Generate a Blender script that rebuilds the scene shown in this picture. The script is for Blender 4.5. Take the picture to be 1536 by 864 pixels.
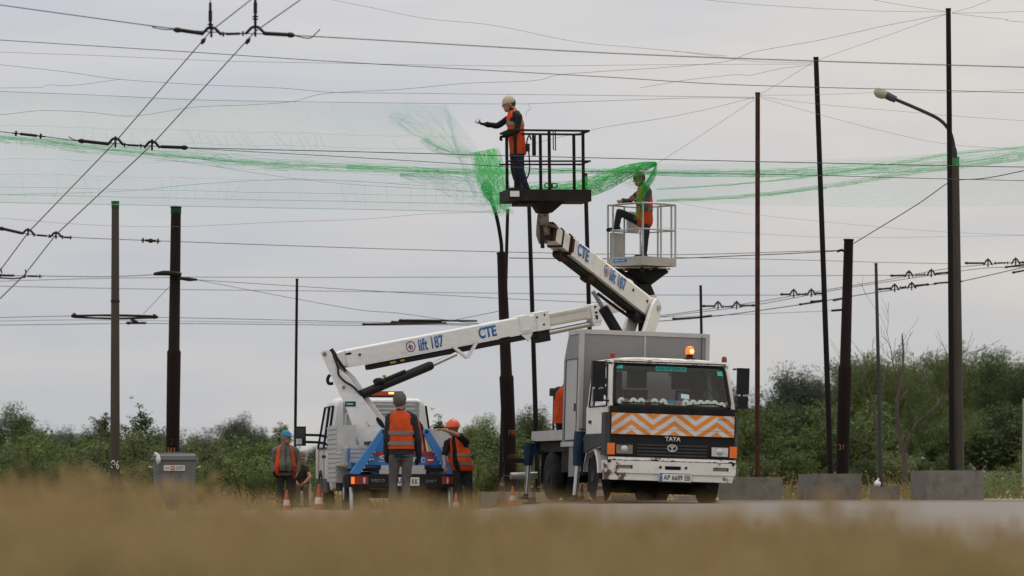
import bpy, bmesh, math, random
from mathutils import Vector, Matrix, Euler
R = math.radians
scene = bpy.context.scene
col = scene.collection
for o in list(bpy.data.objects):
    bpy.data.objects.remove(o)

# ------------------------------------------------------------------ camera
F = 5400.0          # focal length in photograph pixels (1536 wide)
HOR = 715.0         # horizon row
CAMH = 0.45         # lens height above the road
cd = bpy.data.cameras.new('camera')
cam = bpy.data.objects.new('camera', cd)
col.objects.link(cam)
cam.location = (0, 0, CAMH)
cam.rotation_euler = (R(90), 0, 0)
cd.sensor_width = 36.0
cd.lens = F / 1536.0 * 36.0
cd.shift_y = (HOR - 432.0) / 1536.0
cd.clip_start = 0.05
cd.clip_end = 6000
cd.dof.use_dof = True
cd.dof.focus_distance = 63.0
cd.dof.aperture_fstop = 2.2
scene.camera = cam

# ------------------------------------------------------------------ world, sun, exposure
SUN_EL, SUN_AZ = R(58), R(25)
w = bpy.data.worlds.new('World')
scene.world = w
w.use_nodes = True
nt = w.node_tree
N, L = nt.nodes, nt.links
N.clear()
out = N.new('ShaderNodeOutputWorld')
bg = N.new('ShaderNodeBackground')
bg.inputs['Strength'].default_value = 0.1
sky = N.new('ShaderNodeTexSky')
sky.sky_type = 'NISHITA'
sky.sun_disc = False
sky.sun_elevation = SUN_EL
sky.sun_rotation = SUN_AZ
sky.dust_density = 4.0
tc = N.new('ShaderNodeTexCoord')
sep = N.new('ShaderNodeSeparateXYZ')
L.new(tc.outputs['Generated'], sep.inputs[0])
mapn = N.new('ShaderNodeMapping')
mapn.inputs['Scale'].default_value = (3.0, 3.0, 16.0)
L.new(tc.outputs['Generated'], mapn.inputs[0])
noi = N.new('ShaderNodeTexNoise')
noi.inputs['Scale'].default_value = 3.4
noi.inputs['Detail'].default_value = 5
noi.inputs['Roughness'].default_value = 0.5
L.new(mapn.outputs[0], noi.inputs['Vector'])
cr = N.new('ShaderNodeValToRGB')
cr.color_ramp.elements[0].position = 0.32
cr.color_ramp.elements[0].color = (0.91, 0.935, 0.985, 1)
cr.color_ramp.elements[1].position = 0.70
cr.color_ramp.elements[1].color = (1.08, 1.06, 1.02, 1)
L.new(noi.outputs['Fac'], cr.inputs[0])
el = N.new('ShaderNodeValToRGB')          # overcast brightness by elevation (the zenith is the brightest)
e = el.color_ramp.elements
e[0].position = 0.0;  e[0].color = (0.1125, 0.1125, 0.1155, 1)
e[1].position = 1.0;  e[1].color = (0.285, 0.284, 0.287, 1)
n1 = e.new(0.03);  n1.color = (0.1145, 0.1155, 0.119, 1)
n2 = e.new(0.14);  n2.color = (0.1260, 0.1270, 0.1335, 1)
n3 = e.new(0.45);  n3.color = (0.19, 0.19, 0.194, 1)
L.new(sep.outputs['Z'], el.inputs[0])
mul = N.new('ShaderNodeMix'); mul.data_type = 'RGBA'; mul.blend_type = 'MULTIPLY'
mul.inputs[0].default_value = 1.0
L.new(el.outputs[0], mul.inputs[6]); L.new(cr.outputs[0], mul.inputs[7])
sc = N.new('ShaderNodeVectorMath'); sc.operation = 'SCALE'
sc.inputs['Scale'].default_value = 50.0
wm = N.new('ShaderNodeMath'); wm.operation = 'MULTIPLY_ADD'      # thinner, warmer cloud towards the upper right
wm.inputs[1].default_value = 1.0
L.new(sep.outputs['X'], wm.inputs[0]); L.new(sep.outputs['Z'], wm.inputs[2])
wr_ = N.new('ShaderNodeMapRange'); wr_.inputs[1].default_value = 0.08; wr_.inputs[2].default_value = 0.26
L.new(wm.outputs[0], wr_.inputs[0])
wmix = N.new('ShaderNodeMix'); wmix.data_type = 'RGBA'; wmix.blend_type = 'MULTIPLY'
wmix.inputs[7].default_value = (1.17, 1.10, 0.99, 1)
L.new(wr_.outputs[0], wmix.inputs[0]); L.new(mul.outputs[2], wmix.inputs[6])
L.new(wmix.outputs[2], sc.inputs[0])
mx = N.new('ShaderNodeMix'); mx.data_type = 'RGBA'
mx.inputs[0].default_value = 0.93
L.new(sky.outputs[0], mx.inputs[6]); L.new(sc.outputs[0], mx.inputs[7])
L.new(mx.outputs[2], bg.inputs['Color'])
L.new(bg.outputs[0], out.inputs[0])

sd = bpy.data.lights.new('sun', 'SUN')
sd.energy = 0.6
sd.angle = R(18)
sd.color = (1.0, 0.98, 0.95)
sun = bpy.data.objects.new('sun', sd)
col.objects.link(sun)
sdir = Vector((math.sin(SUN_AZ) * math.cos(SUN_EL), math.cos(SUN_AZ) * math.cos(SUN_EL), math.sin(SUN_EL)))
sun.rotation_euler = sdir.to_track_quat('Z', 'Y').to_euler()
sun.location = (0, 0, 60)

scene.view_settings.view_transform = 'Standard'
scene.view_settings.look = 'None'
scene.view_settings.gamma = 1.0
scene.view_settings.use_curve_mapping = False
scene.view_settings.exposure = 0.0
scene.render.engine = 'CYCLES'
scene.cycles.use_denoising = True

# ------------------------------------------------------------------ helpers
def at(px, py, D):
    return Vector(((px - 768.0) / F * D, D, CAMH - (py - HOR) / F * D))

def srgb(r, g, b):
    f = lambda c: (c / 255.0 / 12.92) if c / 255.0 <= 0.04045 else (((c / 255.0) + 0.055) / 1.055) ** 2.4
    return (f(r), f(g), f(b))

def mat(name, c, rough=0.55, metal=0.0, var=0.12, vscale=4.0, dirt=None, damt=0.35, dscale=2.5, dsharp=0.12,
        bump=0.0, bscale=40.0, emit=0.0, stretch=(1, 1, 1), coat=0.0, spec=None):
    m = bpy.data.materials.new(name)
    m.use_nodes = True
    nt = m.node_tree
    N, L = nt.nodes, nt.links
    b = N['Principled BSDF']
    b.inputs['Roughness'].default_value = rough
    b.inputs['Metallic'].default_value = metal
    if spec is None: spec = .5 if max(c) > .1 or metal > .2 else .2
    b.inputs['Specular IOR Level'].default_value = spec
    if coat: b.inputs['Coat Weight'].default_value = coat
    tc = N.new('ShaderNodeTexCoord')
    mp = N.new('ShaderNodeMapping')
    mp.inputs['Scale'].default_value = stretch
    L.new(tc.outputs['Object'], mp.inputs[0])
    no = N.new('ShaderNodeTexNoise')
    no.inputs['Scale'].default_value = vscale
    no.inputs['Detail'].default_value = 6
    L.new(mp.outputs[0], no.inputs['Vector'])
    r = N.new('ShaderNodeValToRGB')
    r.color_ramp.elements[0].position = 0.3
    r.color_ramp.elements[1].position = 0.7
    r.color_ramp.elements[0].color = tuple(x * (1 - var) for x in c) + (1,)
    r.color_ramp.elements[1].color = tuple(min(1, x * (1 + var)) for x in c) + (1,)
    L.new(no.outputs['Fac'], r.inputs[0])
    last = r.outputs[0]
    if dirt is not None:
        n2 = N.new('ShaderNodeTexNoise')
        n2.inputs['Scale'].default_value = dscale
        n2.inputs['Detail'].default_value = 9
        n2.inputs['Roughness'].default_value = 0.68
        L.new(mp.outputs[0], n2.inputs['Vector'])
        r2 = N.new('ShaderNodeValToRGB')
        t = 0.72 - 0.42 * damt
        r2.color_ramp.elements[0].position = t
        r2.color_ramp.elements[1].position = min(1, t + dsharp)
        L.new(n2.outputs['Fac'], r2.inputs[0])
        mx = N.new('ShaderNodeMix'); mx.data_type = 'RGBA'
        L.new(r2.outputs[0], mx.inputs[0])
        L.new(last, mx.inputs[6])
        mx.inputs[7].default_value = tuple(dirt) + (1,)
        last = mx.outputs[2]
    L.new(last, b.inputs['Base Color'])
    if bump:
        nb = N.new('ShaderNodeTexNoise')
        nb.inputs['Scale'].default_value = bscale
        nb.inputs['Detail'].default_value = 5
        L.new(tc.outputs['Object'], nb.inputs['Vector'])
        bp = N.new('ShaderNodeBump')
        bp.inputs['Strength'].default_value = bump
        bp.inputs['Distance'].default_value = 0.02
        L.new(nb.outputs['Fac'], bp.inputs['Height'])
        L.new(bp.outputs[0], b.inputs['Normal'])
    if emit:
        b.inputs['Emission Color'].default_value = tuple(c) + (1,)
        b.inputs['Emission Strength'].default_value = emit
    return m

def leafmat(name, c1, c2, trans=0.25):
    m = bpy.data.materials.new(name)
    m.use_nodes = True
    nt = m.node_tree
    N, L = nt.nodes, nt.links
    b = N['Principled BSDF']
    b.inputs['Roughness'].default_value = 0.6
    b.inputs['Specular IOR Level'].default_value = 0.25
    tc = N.new('ShaderNodeTexCoord')
    no = N.new('ShaderNodeTexNoise')
    no.inputs['Scale'].default_value = 2.3
    no.inputs['Detail'].default_value = 8
    no.inputs['Roughness'].default_value = 0.7
    L.new(tc.outputs['Object'], no.inputs['Vector'])
    oi = N.new('ShaderNodeObjectInfo')
    ad = N.new('ShaderNodeMath'); ad.operation = 'MULTIPLY_ADD'
    ad.inputs[1].default_value = 0.75; ad.inputs[2].default_value = -0.37
    L.new(oi.outputs['Random'], ad.inputs[0])
    a2 = N.new('ShaderNodeMath'); a2.operation = 'ADD'
    L.new(no.outputs['Fac'], a2.inputs[0]); L.new(ad.outputs[0], a2.inputs[1])
    r = N.new('ShaderNodeValToRGB')
    r.color_ramp.elements[0].position = 0.25; r.color_ramp.elements[0].color = tuple(c1) + (1,)
    r.color_ramp.elements[1].position = 0.75; r.color_ramp.elements[1].color = tuple(c2) + (1,)
    L.new(a2.outputs[0], r.inputs[0])
    L.new(r.outputs[0], b.inputs['Base Color'])
    tr = N.new('ShaderNodeBsdfTranslucent')
    L.new(r.outputs[0], tr.inputs['Color'])
    ms = N.new('ShaderNodeMixShader'); ms.inputs[0].default_value = trans
    L.new(b.outputs[0], ms.inputs[1]); L.new(tr.outputs[0], ms.inputs[2])
    L.new(ms.outputs[0], N['Material Output'].inputs[0])
    return m

def glassmat(name, tint, refl=1.45):
    m = bpy.data.materials.new(name)
    m.use_nodes = True
    nt = m.node_tree
    N, L = nt.nodes, nt.links
    N.remove(N['Principled BSDF'])
    tr = N.new('ShaderNodeBsdfTransparent'); tr.inputs[0].default_value = tuple(tint) + (1,)
    gl = N.new('ShaderNodeBsdfGlossy'); gl.inputs['Roughness'].default_value = 0.03
    fr = N.new('ShaderNodeFresnel'); fr.inputs[0].default_value = refl
    ms = N.new('ShaderNodeMixShader')
    L.new(fr.outputs[0], ms.inputs[0]); L.new(tr.outputs[0], ms.inputs[1]); L.new(gl.outputs[0], ms.inputs[2])
    L.new(ms.outputs[0], N['Material Output'].inputs[0])
    return m

def emat(name, c, s):
    m = bpy.data.materials.new(name)
    m.use_nodes = True
    b = m.node_tree.nodes['Principled BSDF']
    b.inputs['Base Color'].default_value = tuple(c) + (1,)
    b.inputs['Emission Color'].default_value = tuple(c) + (1,)
    b.inputs['Emission Strength'].default_value = s
    b.inputs['Roughness'].default_value = 0.25
    return m

ROOTM = {}
def tag(o, label=None, cat=None, group=None, kind=None):
    if label: o['label'] = label
    if cat: o['category'] = cat
    if group: o['group'] = group
    if kind: o['kind'] = kind
    return o

def thing(name, label, cat, loc=(0, 0, 0), rot=(0, 0, 0), group=None):
    o = bpy.data.objects.new(name, None)
    o.empty_display_size = 0.2
    col.objects.link(o)
    o.location = loc
    o.rotation_euler = rot
    ROOTM[o] = Matrix.Translation(Vector(loc)) @ Euler(rot).to_matrix().to_4x4()
    return tag(o, label, cat, group)

def obj(name, bm, m, parent=None, world=False, bevel=0.0, smooth=None, segs=1):
    """link bm as ONE mesh object; world=True: bm is in world coordinates"""
    if bevel:
        es = [e for e in bm.edges if len(e.link_faces) == 2 and e.calc_face_angle(0) > R(35)]
        if es: bmesh.ops.bevel(bm, geom=es, offset=bevel, segments=segs, affect='EDGES', clamp_overlap=True)
    me = bpy.data.meshes.new(name)
    bm.normal_update()
    bm.to_mesh(me)
    bm.free()
    if world and parent is not None:
        me.transform(rootm(parent).inverted())
    if smooth is not None:
        ca = math.cos(R(smooth)) if smooth else None
        for p in me.polygons: p.use_smooth = True
        if smooth < 179:
            me.set_sharp_from_angle(angle=R(smooth))
    for k in (m if isinstance(m, (list, tuple)) else [m]):
        me.materials.append(k)
    o = bpy.data.objects.new(name, me)
    col.objects.link(o)
    if parent is not None: o.parent = parent
    return o

def rootm(p):
    while p.parent is not None: p = p.parent
    return ROOTM.get(p, Matrix.Identity(4))

def BM(): return bmesh.new()

def box(bm, x0, x1, y0, y1, z0, z1, M=None):
    vs = [Vector((x, y, z)) for x in (x0, x1) for y in (y0, y1) for z in (z0, z1)]
    if M is not None: vs = [M @ v for v in vs]
    v = [bm.verts.new(q) for q in vs]
    for f in ((0, 1, 3, 2), (4, 6, 7, 5), (0, 4, 5, 1), (2, 3, 7, 6), (0, 2, 6, 4), (1, 5, 7, 3)):
        bm.faces.new([v[i] for i in f])
    return bm

def frame(t, up=Vector((0, 0, 1))):
    t = t.normalized()
    if abs(t.dot(up)) > 0.98: up = Vector((0, 1, 0))
    a = t.cross(up).normalized()
    b = a.cross(t).normalized()
    return a, b

def tube(bm, pts, r, n=8, cap=True):
    """swept tube; r a number or one per point"""
    pts = [Vector(p) for p in pts]
    rs = r if isinstance(r, (list, tuple)) else [r] * len(pts)
    rings = []
    pa = None
    for i, p in enumerate(pts):
        t = (pts[min(i + 1, len(pts) - 1)] - pts[max(i - 1, 0)])
        if t.length < 1e-9: t = Vector((0, 0, 1))
        t.normalize()
        if pa is None: a, b = frame(t)
        else:
            a = (pa - t * pa.dot(t))
            if a.length < 1e-6: a, b = frame(t)
            else:
                a.normalize(); b = a.cross(t)
        pa = a
        rings.append([bm.verts.new(p + (a * math.cos(2 * math.pi * k / n) + b * math.sin(2 * math.pi * k / n)) * rs[i]) for k in range(n)])
    for i in range(len(rings) - 1):
        for k in range(n):
            bm.faces.new((rings[i][k], rings[i][(k + 1) % n], rings[i + 1][(k + 1) % n], rings[i + 1][k]))
    if cap and n > 2:
        bm.faces.new(rings[0]); bm.faces.new(rings[-1][::-1])
    return bm

def cyl(bm, a, b, r0, r1=None, n=16):
    return tube(bm, [a, b], [r0, r0 if r1 is None else r1], n)

def prism(bm, poly, n, d):
    """poly: list of coplanar 3D points; extruded along n by d (both sides d/2)"""
    n = Vector(n).normalized()
    A = [bm.verts.new(Vector(p) - n * d / 2) for p in poly]
    B = [bm.verts.new(Vector(p) + n * d / 2) for p in poly]
    k = len(poly)
    bm.faces.new(A[::-1]); bm.faces.new(B)
    for i in range(k):
        bm.faces.new((A[i], A[(i + 1) % k], B[(i + 1) % k], B[i]))
    bmesh.ops.recalc_face_normals(bm, faces=bm.faces[:])
    return bm

def lathe(bm, prof, c=(0, 0, 0), n=20, M=None):
    c = Vector(c)
    rings = []
    for (r, z) in prof:
        ring = []
        for k in range(n):
            a = 2 * math.pi * k / n
            p = Vector((r * math.cos(a), r * math.sin(a), z))
            if M is not None: p = M @ p
            ring.append(bm.verts.new(p + c))
        rings.append(ring)
    for i in range(len(rings) - 1):
        for k in range(n):
            bm.faces.new((rings[i][k], rings[i][(k + 1) % n], rings[i + 1][(k + 1) % n], rings[i + 1][k]))
    if prof[0][0] > 1e-5: bm.faces.new(rings[0][::-1])
    if prof[-1][0] > 1e-5: bm.faces.new(rings[-1])
    bmesh.ops.remove_doubles(bm, verts=bm.verts[:], dist=1e-5)
    return bm

def ball(bm, c, r, M=None, u=12, v=8):
    r = r if isinstance(r, (tuple, list)) else (r, r, r)
    T = Matrix.Translation(Vector(c)) @ (M if M is not None else Matrix.Identity(4)) @ Matrix.Diagonal((r[0], r[1], r[2], 1))
    bmesh.ops.create_uvsphere(bm, u_segments=u, v_segments=v, radius=1.0, matrix=T)
    return bm

def spline(pts, k=6):
    pts = [Vector(p) for p in pts]
    if len(pts) < 3: return pts
    o = []
    for i in range(len(pts) - 1):
        p0 = pts[max(i - 1, 0)]; p1 = pts[i]; p2 = pts[i + 1]; p3 = pts[min(i + 2, len(pts) - 1)]
        for j in range(k):
            t = j / k
            o.append(0.5 * ((2 * p1) + (p2 - p0) * t + (2 * p0 - 5 * p1 + 4 * p2 - p3) * t * t + (3 * p1 - p0 - 3 * p2 + p3) * t ** 3))
    o.append(pts[-1])
    return o

def text(name, body, m, parent, M, height, width=None, bold=0.0, ext=0.002, world=False):
    """lettering as a mesh; M: 4x4 with x = reading direction, y = up, z = out of the surface; centred"""
    cu = bpy.data.curves.new('lettering', 'FONT')
    cu.body = body
    cu.align_x = 'CENTER'
    cu.size = 1.0
    cu.extrude = 0.0
    cu.offset = bold
    cu.resolution_u = 4
    t = bpy.data.objects.new('lettering', cu)
    col.objects.link(t)
    dg = bpy.context.evaluated_depsgraph_get()
    dg.update()
    me = bpy.data.meshes.new_from_object(t.evaluated_get(dg))
    bpy.data.objects.remove(t)
    xs = [v.co.x for v in me.vertices]; ys = [v.co.y for v in me.vertices]
    if not xs: return None
    cx, cy = (min(xs) + max(xs)) / 2, (min(ys) + max(ys)) / 2
    sy = height / (max(ys) - min(ys))
    sx = sy if width is None else width / (max(xs) - min(xs))
    me.transform(M @ Matrix.Diagonal((sx, sy, 1, 1)) @ Matrix.Translation((-cx, -cy, 0)))
    bm = BM(); bm.from_mesh(me)
    bpy.data.meshes.remove(me)
    nz = (M.to_3x3() @ Vector((0, 0, 1))).normalized()
    r = bmesh.ops.extrude_face_region(bm, geom=bm.faces[:])
    bmesh.ops.translate(bm, vec=nz * ext, verts=[g for g in r['geom'] if isinstance(g, bmesh.types.BMVert)])
    bmesh.ops.recalc_face_normals(bm, faces=bm.faces[:])
    return obj(name, bm, m, parent, world=world)

def TM(pos, x, y):
    """text matrix from a position and reading / up directions"""
    x = Vector(x).normalized(); z = x.cross(Vector(y)).normalized(); y = z.cross(x)
    M = Matrix((x, y, z)).transposed().to_4x4()
    M.translation = Vector(pos)
    return M

def dup(root, loc, rotz=0.0, scale=1.0, label=None, group=None):
    r = root.copy(); col.objects.link(r)
    r.location = loc; r.rotation_euler = (root.rotation_euler[0], root.rotation_euler[1], rotz)
    r.scale = (scale, scale, scale) if not isinstance(scale, (tuple, list)) else scale
    if label: r['label'] = label
    if group: r['group'] = group
    for ch in list(root.children):
        c = ch.copy(); col.objects.link(c); c.parent = r
        for g in ch.children:
            d = g.copy(); col.objects.link(d); d.parent = c
    return r

def smooth01(a, b, x):
    t = max(0.0, min(1.0, (x - a) / (b - a)))
    return t * t * (3 - 2 * t)

# ------------------------------------------------------------------ shared materials
MT = {}
MT['white'] = mat('white_paint', (0.72, 0.73, 0.74), 0.38, var=0.05, dirt=(0.42, 0.40, 0.37), damt=0.25, dscale=1.6, dsharp=0.35)
MT['shadewhite'] = mat('shaded_van_white_paint', (0.60, 0.61, 0.625), 0.35, var=0.05, dirt=(0.40, 0.39, 0.37), damt=0.3, dscale=1.4, dsharp=0.35)  # white greyed overall: shade on the cab back put into the paint
MT['boomwhite'] = mat('boom_white_paint', (0.72, 0.73, 0.745), 0.4, var=0.06, dirt=(0.36, 0.34, 0.315), damt=0.34, dscale=3.0, dsharp=0.25, stretch=(1, 1, 3))
MT['dirtywhite'] = mat('weathered_white_paint', (0.68, 0.67, 0.64), 0.5, var=0.08, dirt=(0.30, 0.24, 0.19), damt=0.32, dscale=3.2, dsharp=0.25)
MT['rustwhite'] = mat('rusty_white_paint', (0.66, 0.65, 0.62), 0.55, var=0.08, dirt=(0.13, 0.055, 0.025), damt=0.38, dscale=4.5, dsharp=0.06)
MT['black'] = mat('black_plastic', (0.012, 0.012, 0.013), 0.5, var=0.2, dirt=(0.04, 0.036, 0.03), damt=0.3, dscale=3, dsharp=0.4)
MT['rubber'] = mat('tyre_rubber', (0.015, 0.015, 0.015), 0.85, var=0.2, dirt=(0.08, 0.07, 0.055), damt=0.35, dscale=5, dsharp=0.3)
MT['darkgrey'] = mat('dark_grey_plastic', (0.045, 0.047, 0.05), 0.6, var=0.15, dirt=(0.10, 0.09, 0.08), damt=0.3)
MT['chassis'] = mat('chassis_grime', (0.02, 0.018, 0.016), 0.8, var=0.3, dirt=(0.06, 0.045, 0.03), damt=0.4)
MT['boxgrey'] = mat('grey_box_panel', (0.20, 0.20, 0.205), 0.5, var=0.05, dirt=(0.15, 0.145, 0.14), damt=0.35, dscale=1.2, dsharp=0.4)
MT['boxtrim'] = mat('light_grey_trim', (0.40, 0.395, 0.39), 0.5, var=0.08, dirt=(0.22, 0.20, 0.18), damt=0.3, dscale=3, dsharp=0.3)
MT['alu'] = mat('aluminium_sheet', (0.44, 0.445, 0.45), 0.5, metal=0.3, var=0.10, dirt=(0.26, 0.25, 0.235), damt=0.38, dscale=3, dsharp=0.4)
MT['alurail'] = mat('aluminium_tube', (0.42, 0.43, 0.44), 0.4, metal=0.5, var=0.1, dirt=(0.2, 0.19, 0.18), damt=0.3)
MT['rust'] = mat('rusty_brown_steel', (0.045, 0.022, 0.015), 0.8, var=0.3, vscale=6, dirt=(0.11, 0.042, 0.018), damt=0.45, dscale=6, dsharp=0.3, bump=0.2)
MT['darkrust'] = mat('dark_rusty_steel', (0.010, 0.0075, 0.007), 0.8, var=0.3, vscale=3, dirt=(0.042, 0.018, 0.011), damt=0.30, dscale=3, dsharp=0.3, bump=0.2, stretch=(1, 1, .3))
MT['polerust'] = mat('red_brown_pole_paint', (0.0115, 0.0065, 0.006), 0.8, var=0.3, vscale=3, dirt=(0.055, 0.021, 0.012), damt=0.33, dscale=2.5, dsharp=0.3, bump=0.2, stretch=(1, 1, .3))
MT['basketdark'] = mat('dark_basket_steel', (0.014, 0.013, 0.013), 0.7, var=0.3, dirt=(0.055, 0.028, 0.018), damt=0.4, dscale=6, dsharp=0.2, bump=0.1)
MT['concrete'] = mat('grey_concrete', (0.17, 0.158, 0.152), 0.9, var=0.12, vscale=5, dirt=(0.105, 0.097, 0.09), damt=0.48, dscale=4.0, dsharp=0.2, bump=0.6, bscale=25)
MT['paleconcrete'] = mat('pale_concrete', (0.33, 0.315, 0.28), 0.9, var=0.12, dirt=(0.2, 0.185, 0.16), damt=0.35, dscale=3.0, dsharp=0.3, bump=0.3)
MT['poleconcrete'] = mat('brownish_pole_concrete', (0.068, 0.058, 0.050), 0.9, var=0.15, vscale=4, dirt=(0.11, 0.10, 0.09), damt=0.35, dscale=2.0, dsharp=0.4, bump=0.3, stretch=(1, 1, .25))
MT['blue'] = mat('blue_paint', (0.022, 0.155, 0.42), 0.4, var=0.1, dirt=(0.05, 0.10, 0.18), damt=0.25, dscale=4, dsharp=0.3)
MT['dullblue'] = mat('faded_dark_blue_paint', (0.008, 0.028, 0.058), 0.5, var=0.2, dirt=(0.04, 0.03, 0.025), damt=0.4, dscale=5)
MT['steel'] = mat('hydraulic_rod_steel', (0.5, 0.5, 0.51), 0.25, metal=0.8, var=0.05)
MT['orangepaint'] = mat('amber_lens', (0.75, 0.16, 0.02), 0.25, var=0.08)
MT['redlens'] = mat('red_lens', (0.22, 0.015, 0.012), 0.25, var=0.1)
MT['clearlens'] = mat('clear_lens', (0.55, 0.56, 0.56), 0.12, metal=0.5, var=0.2, vscale=12)
MT['foglens'] = mat('dusty_lens', (0.20, 0.17, 0.14), 0.3, metal=0.2, var=0.2)
MT['platewhite'] = mat('plate_white', (0.66, 0.66, 0.65), 0.4, var=0.03)
MT['letterdark'] = mat('dark_lettering', (0.015, 0.015, 0.017), 0.5, var=0.05)
MT['letterblue'] = mat('blue_lettering', (0.02, 0.14, 0.42), 0.45, var=0.05)
MT['letterwhite'] = mat('white_lettering', (0.75, 0.76, 0.77), 0.45, var=0.03)
MT['lettersilver'] = mat('silver_lettering', (0.62, 0.63, 0.64), 0.3, metal=0.3, var=0.04)
MT['lettergrey'] = mat('grey_lettering', (0.16, 0.16, 0.165), 0.5, var=0.04)
MT['red'] = mat('red_paint', (0.42, 0.022, 0.02), 0.45, var=0.08)
MT['yellow'] = mat('yellow_strip', (0.48, 0.27, 0.03), 0.5, var=0.1)
MT['greenpaint'] = mat('green_paint_band', (0.03, 0.22, 0.07), 0.6, var=0.15)
MT['numeral'] = mat('orange_stencil', (0.24, 0.075, 0.025), 0.7, var=0.2)
MT['chalk'] = mat('chalk_white_stencil', (0.55, 0.54, 0.52), 0.8, var=0.15)
MT['wire'] = mat('weathered_wire', (0.055, 0.055, 0.058), 0.5, metal=0.2, var=0.15)
MT['thinwire'] = mat('thin_grey_wire', (0.16, 0.16, 0.165), 0.6, var=0.15)
MT['insul'] = mat('dark_insulator', (0.014, 0.011, 0.010), 0.5, var=0.25, dirt=(0.06, 0.035, 0.025), damt=0.3, dscale=8)
MT['net'] = leafmat('green_net_cord', (0.05, 0.62, 0.13), (0.09, 0.80, 0.22), 0.45)
MT['palenet'] = leafmat('faded_green_net_cord', (0.26, 0.62, 0.46), (0.34, 0.72, 0.54), 0.5)
MT['glass'] = glassmat('windscreen_glass', (0.88, 0.93, 0.93))
MT['sideglass'] = glassmat('side_glass', (0.25, 0.28, 0.29))
MT['interior'] = mat('dark_cab_interior', (0.05, 0.052, 0.056), 0.8, var=0.15)
MT['seat'] = mat('dark_seat_cloth', (0.03, 0.031, 0.034), 0.9, var=0.15)
MT['teal'] = mat('teal_sunstrip', (0.012, 0.28, 0.25), 0.5, var=0.06)
MT['flagblue'] = mat('light_blue_card', (0.05, 0.27, 0.62), 0.6, var=0.06)
# ================================================================== SETTING
def ground_z(x, y):
    dip = -0.07 * smooth01(20, 54, y) - 0.14 * smooth01(55, 64, y)
    z = dip * smooth01(0.9, -1.2, x)
    h = max(0.16, min(0.40, 0.268 + 0.028 * smooth01(.25, -.25, x) - (0.045 if x > 0 else 0.008) * x + 0.02 * math.sin(x * 3.1) + 0.015 * math.sin(x * 7.3 + y)))
    m = smooth01(19, 8, y) if x < 0 else smooth01(15, 7, y)
    z = z * (1 - m) + h * m
    if y > 70: z += 0.02 * math.sin(x * .7) * smooth01(70, 80, y)
    return z

def grid_axis(segs):
    o = []
    for a, b, n in segs:
        o += [a + (b - a) * i / n for i in range(n)]
    o.append(segs[-1][1])
    return o

bm = BM()
xs = grid_axis([(-2500, -300, 6), (-300, -40, 8), (-40, -8, 16), (-8, 8, 96), (8, 40, 16), (40, 300, 8), (300, 2500, 6)])
ys = grid_axis([(-30, 0, 6), (0, 20, 50), (20, 90, 70), (90, 300, 14), (300, 3000, 10)])
vg = [[bm.verts.new((x, y, ground_z(x, y))) for y in ys] for x in xs]
for i in range(len(xs) - 1):
    for j in range(len(ys) - 1):
        bm.faces.new((vg[i][j], vg[i + 1][j], vg[i + 1][j + 1], vg[i][j + 1]))
gm = mat('dry_soil_and_grass', (0.21, 0.17, 0.08), 0.95, var=0.3, vscale=1.5, dirt=(0.13, 0.13, 0.05), damt=0.5, dscale=0.7, dsharp=0.35, bump=0.4)
tag(obj('ground', bm, gm, smooth=180), kind='structure')

# asphalt road as a sheet 4 mm above the ground, from the verge to the far kerb line
bm = BM()
rx = [x for x in xs if -40 <= x <= 60]
ry = grid_axis([(22, 64.3, 50)])
vg = [[bm.verts.new((x, y, ground_z(x, y) + 0.006)) for y in ry] for x in rx]
for i in range(len(rx) - 1):
    for j in range(len(ry) - 1):
        bm.faces.new((vg[i][j], vg[i + 1][j], vg[i + 1][j + 1], vg[i][j + 1]))
am = mat('worn_asphalt', (0.145, 0.130, 0.118), 0.75, var=0.2, vscale=0.6, dirt=(0.21, 0.19, 0.172), damt=0.45, dscale=0.8, dsharp=0.3, bump=0.3, bscale=60, stretch=(.25, 1, 1))
tag(obj('road', bm, am, smooth=180), kind='structure')
bm = BM()
for i in range(len(rx) - 1):
    x0, x1 = rx[i], rx[i + 1]
    z0, z1 = ground_z(x0, 64.4), ground_z(x1, 64.4)
    v = [bm.verts.new(p) for p in ((x0, 64.3, z0 - .05), (x1, 64.3, z1 - .05), (x1, 64.3, z1 + .03), (x0, 64.3, z0 + .03), (x0, 64.55, z0 + .03), (x1, 64.55, z1 + .03))]
    bm.faces.new((v[0], v[1], v[2], v[3])); bm.faces.new((v[3], v[2], v[5], v[4]))
bmesh.ops.remove_doubles(bm, verts=bm.verts[:], dist=1e-4)
tag(obj('kerb', bm, MT['paleconcrete']), kind='structure')

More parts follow.
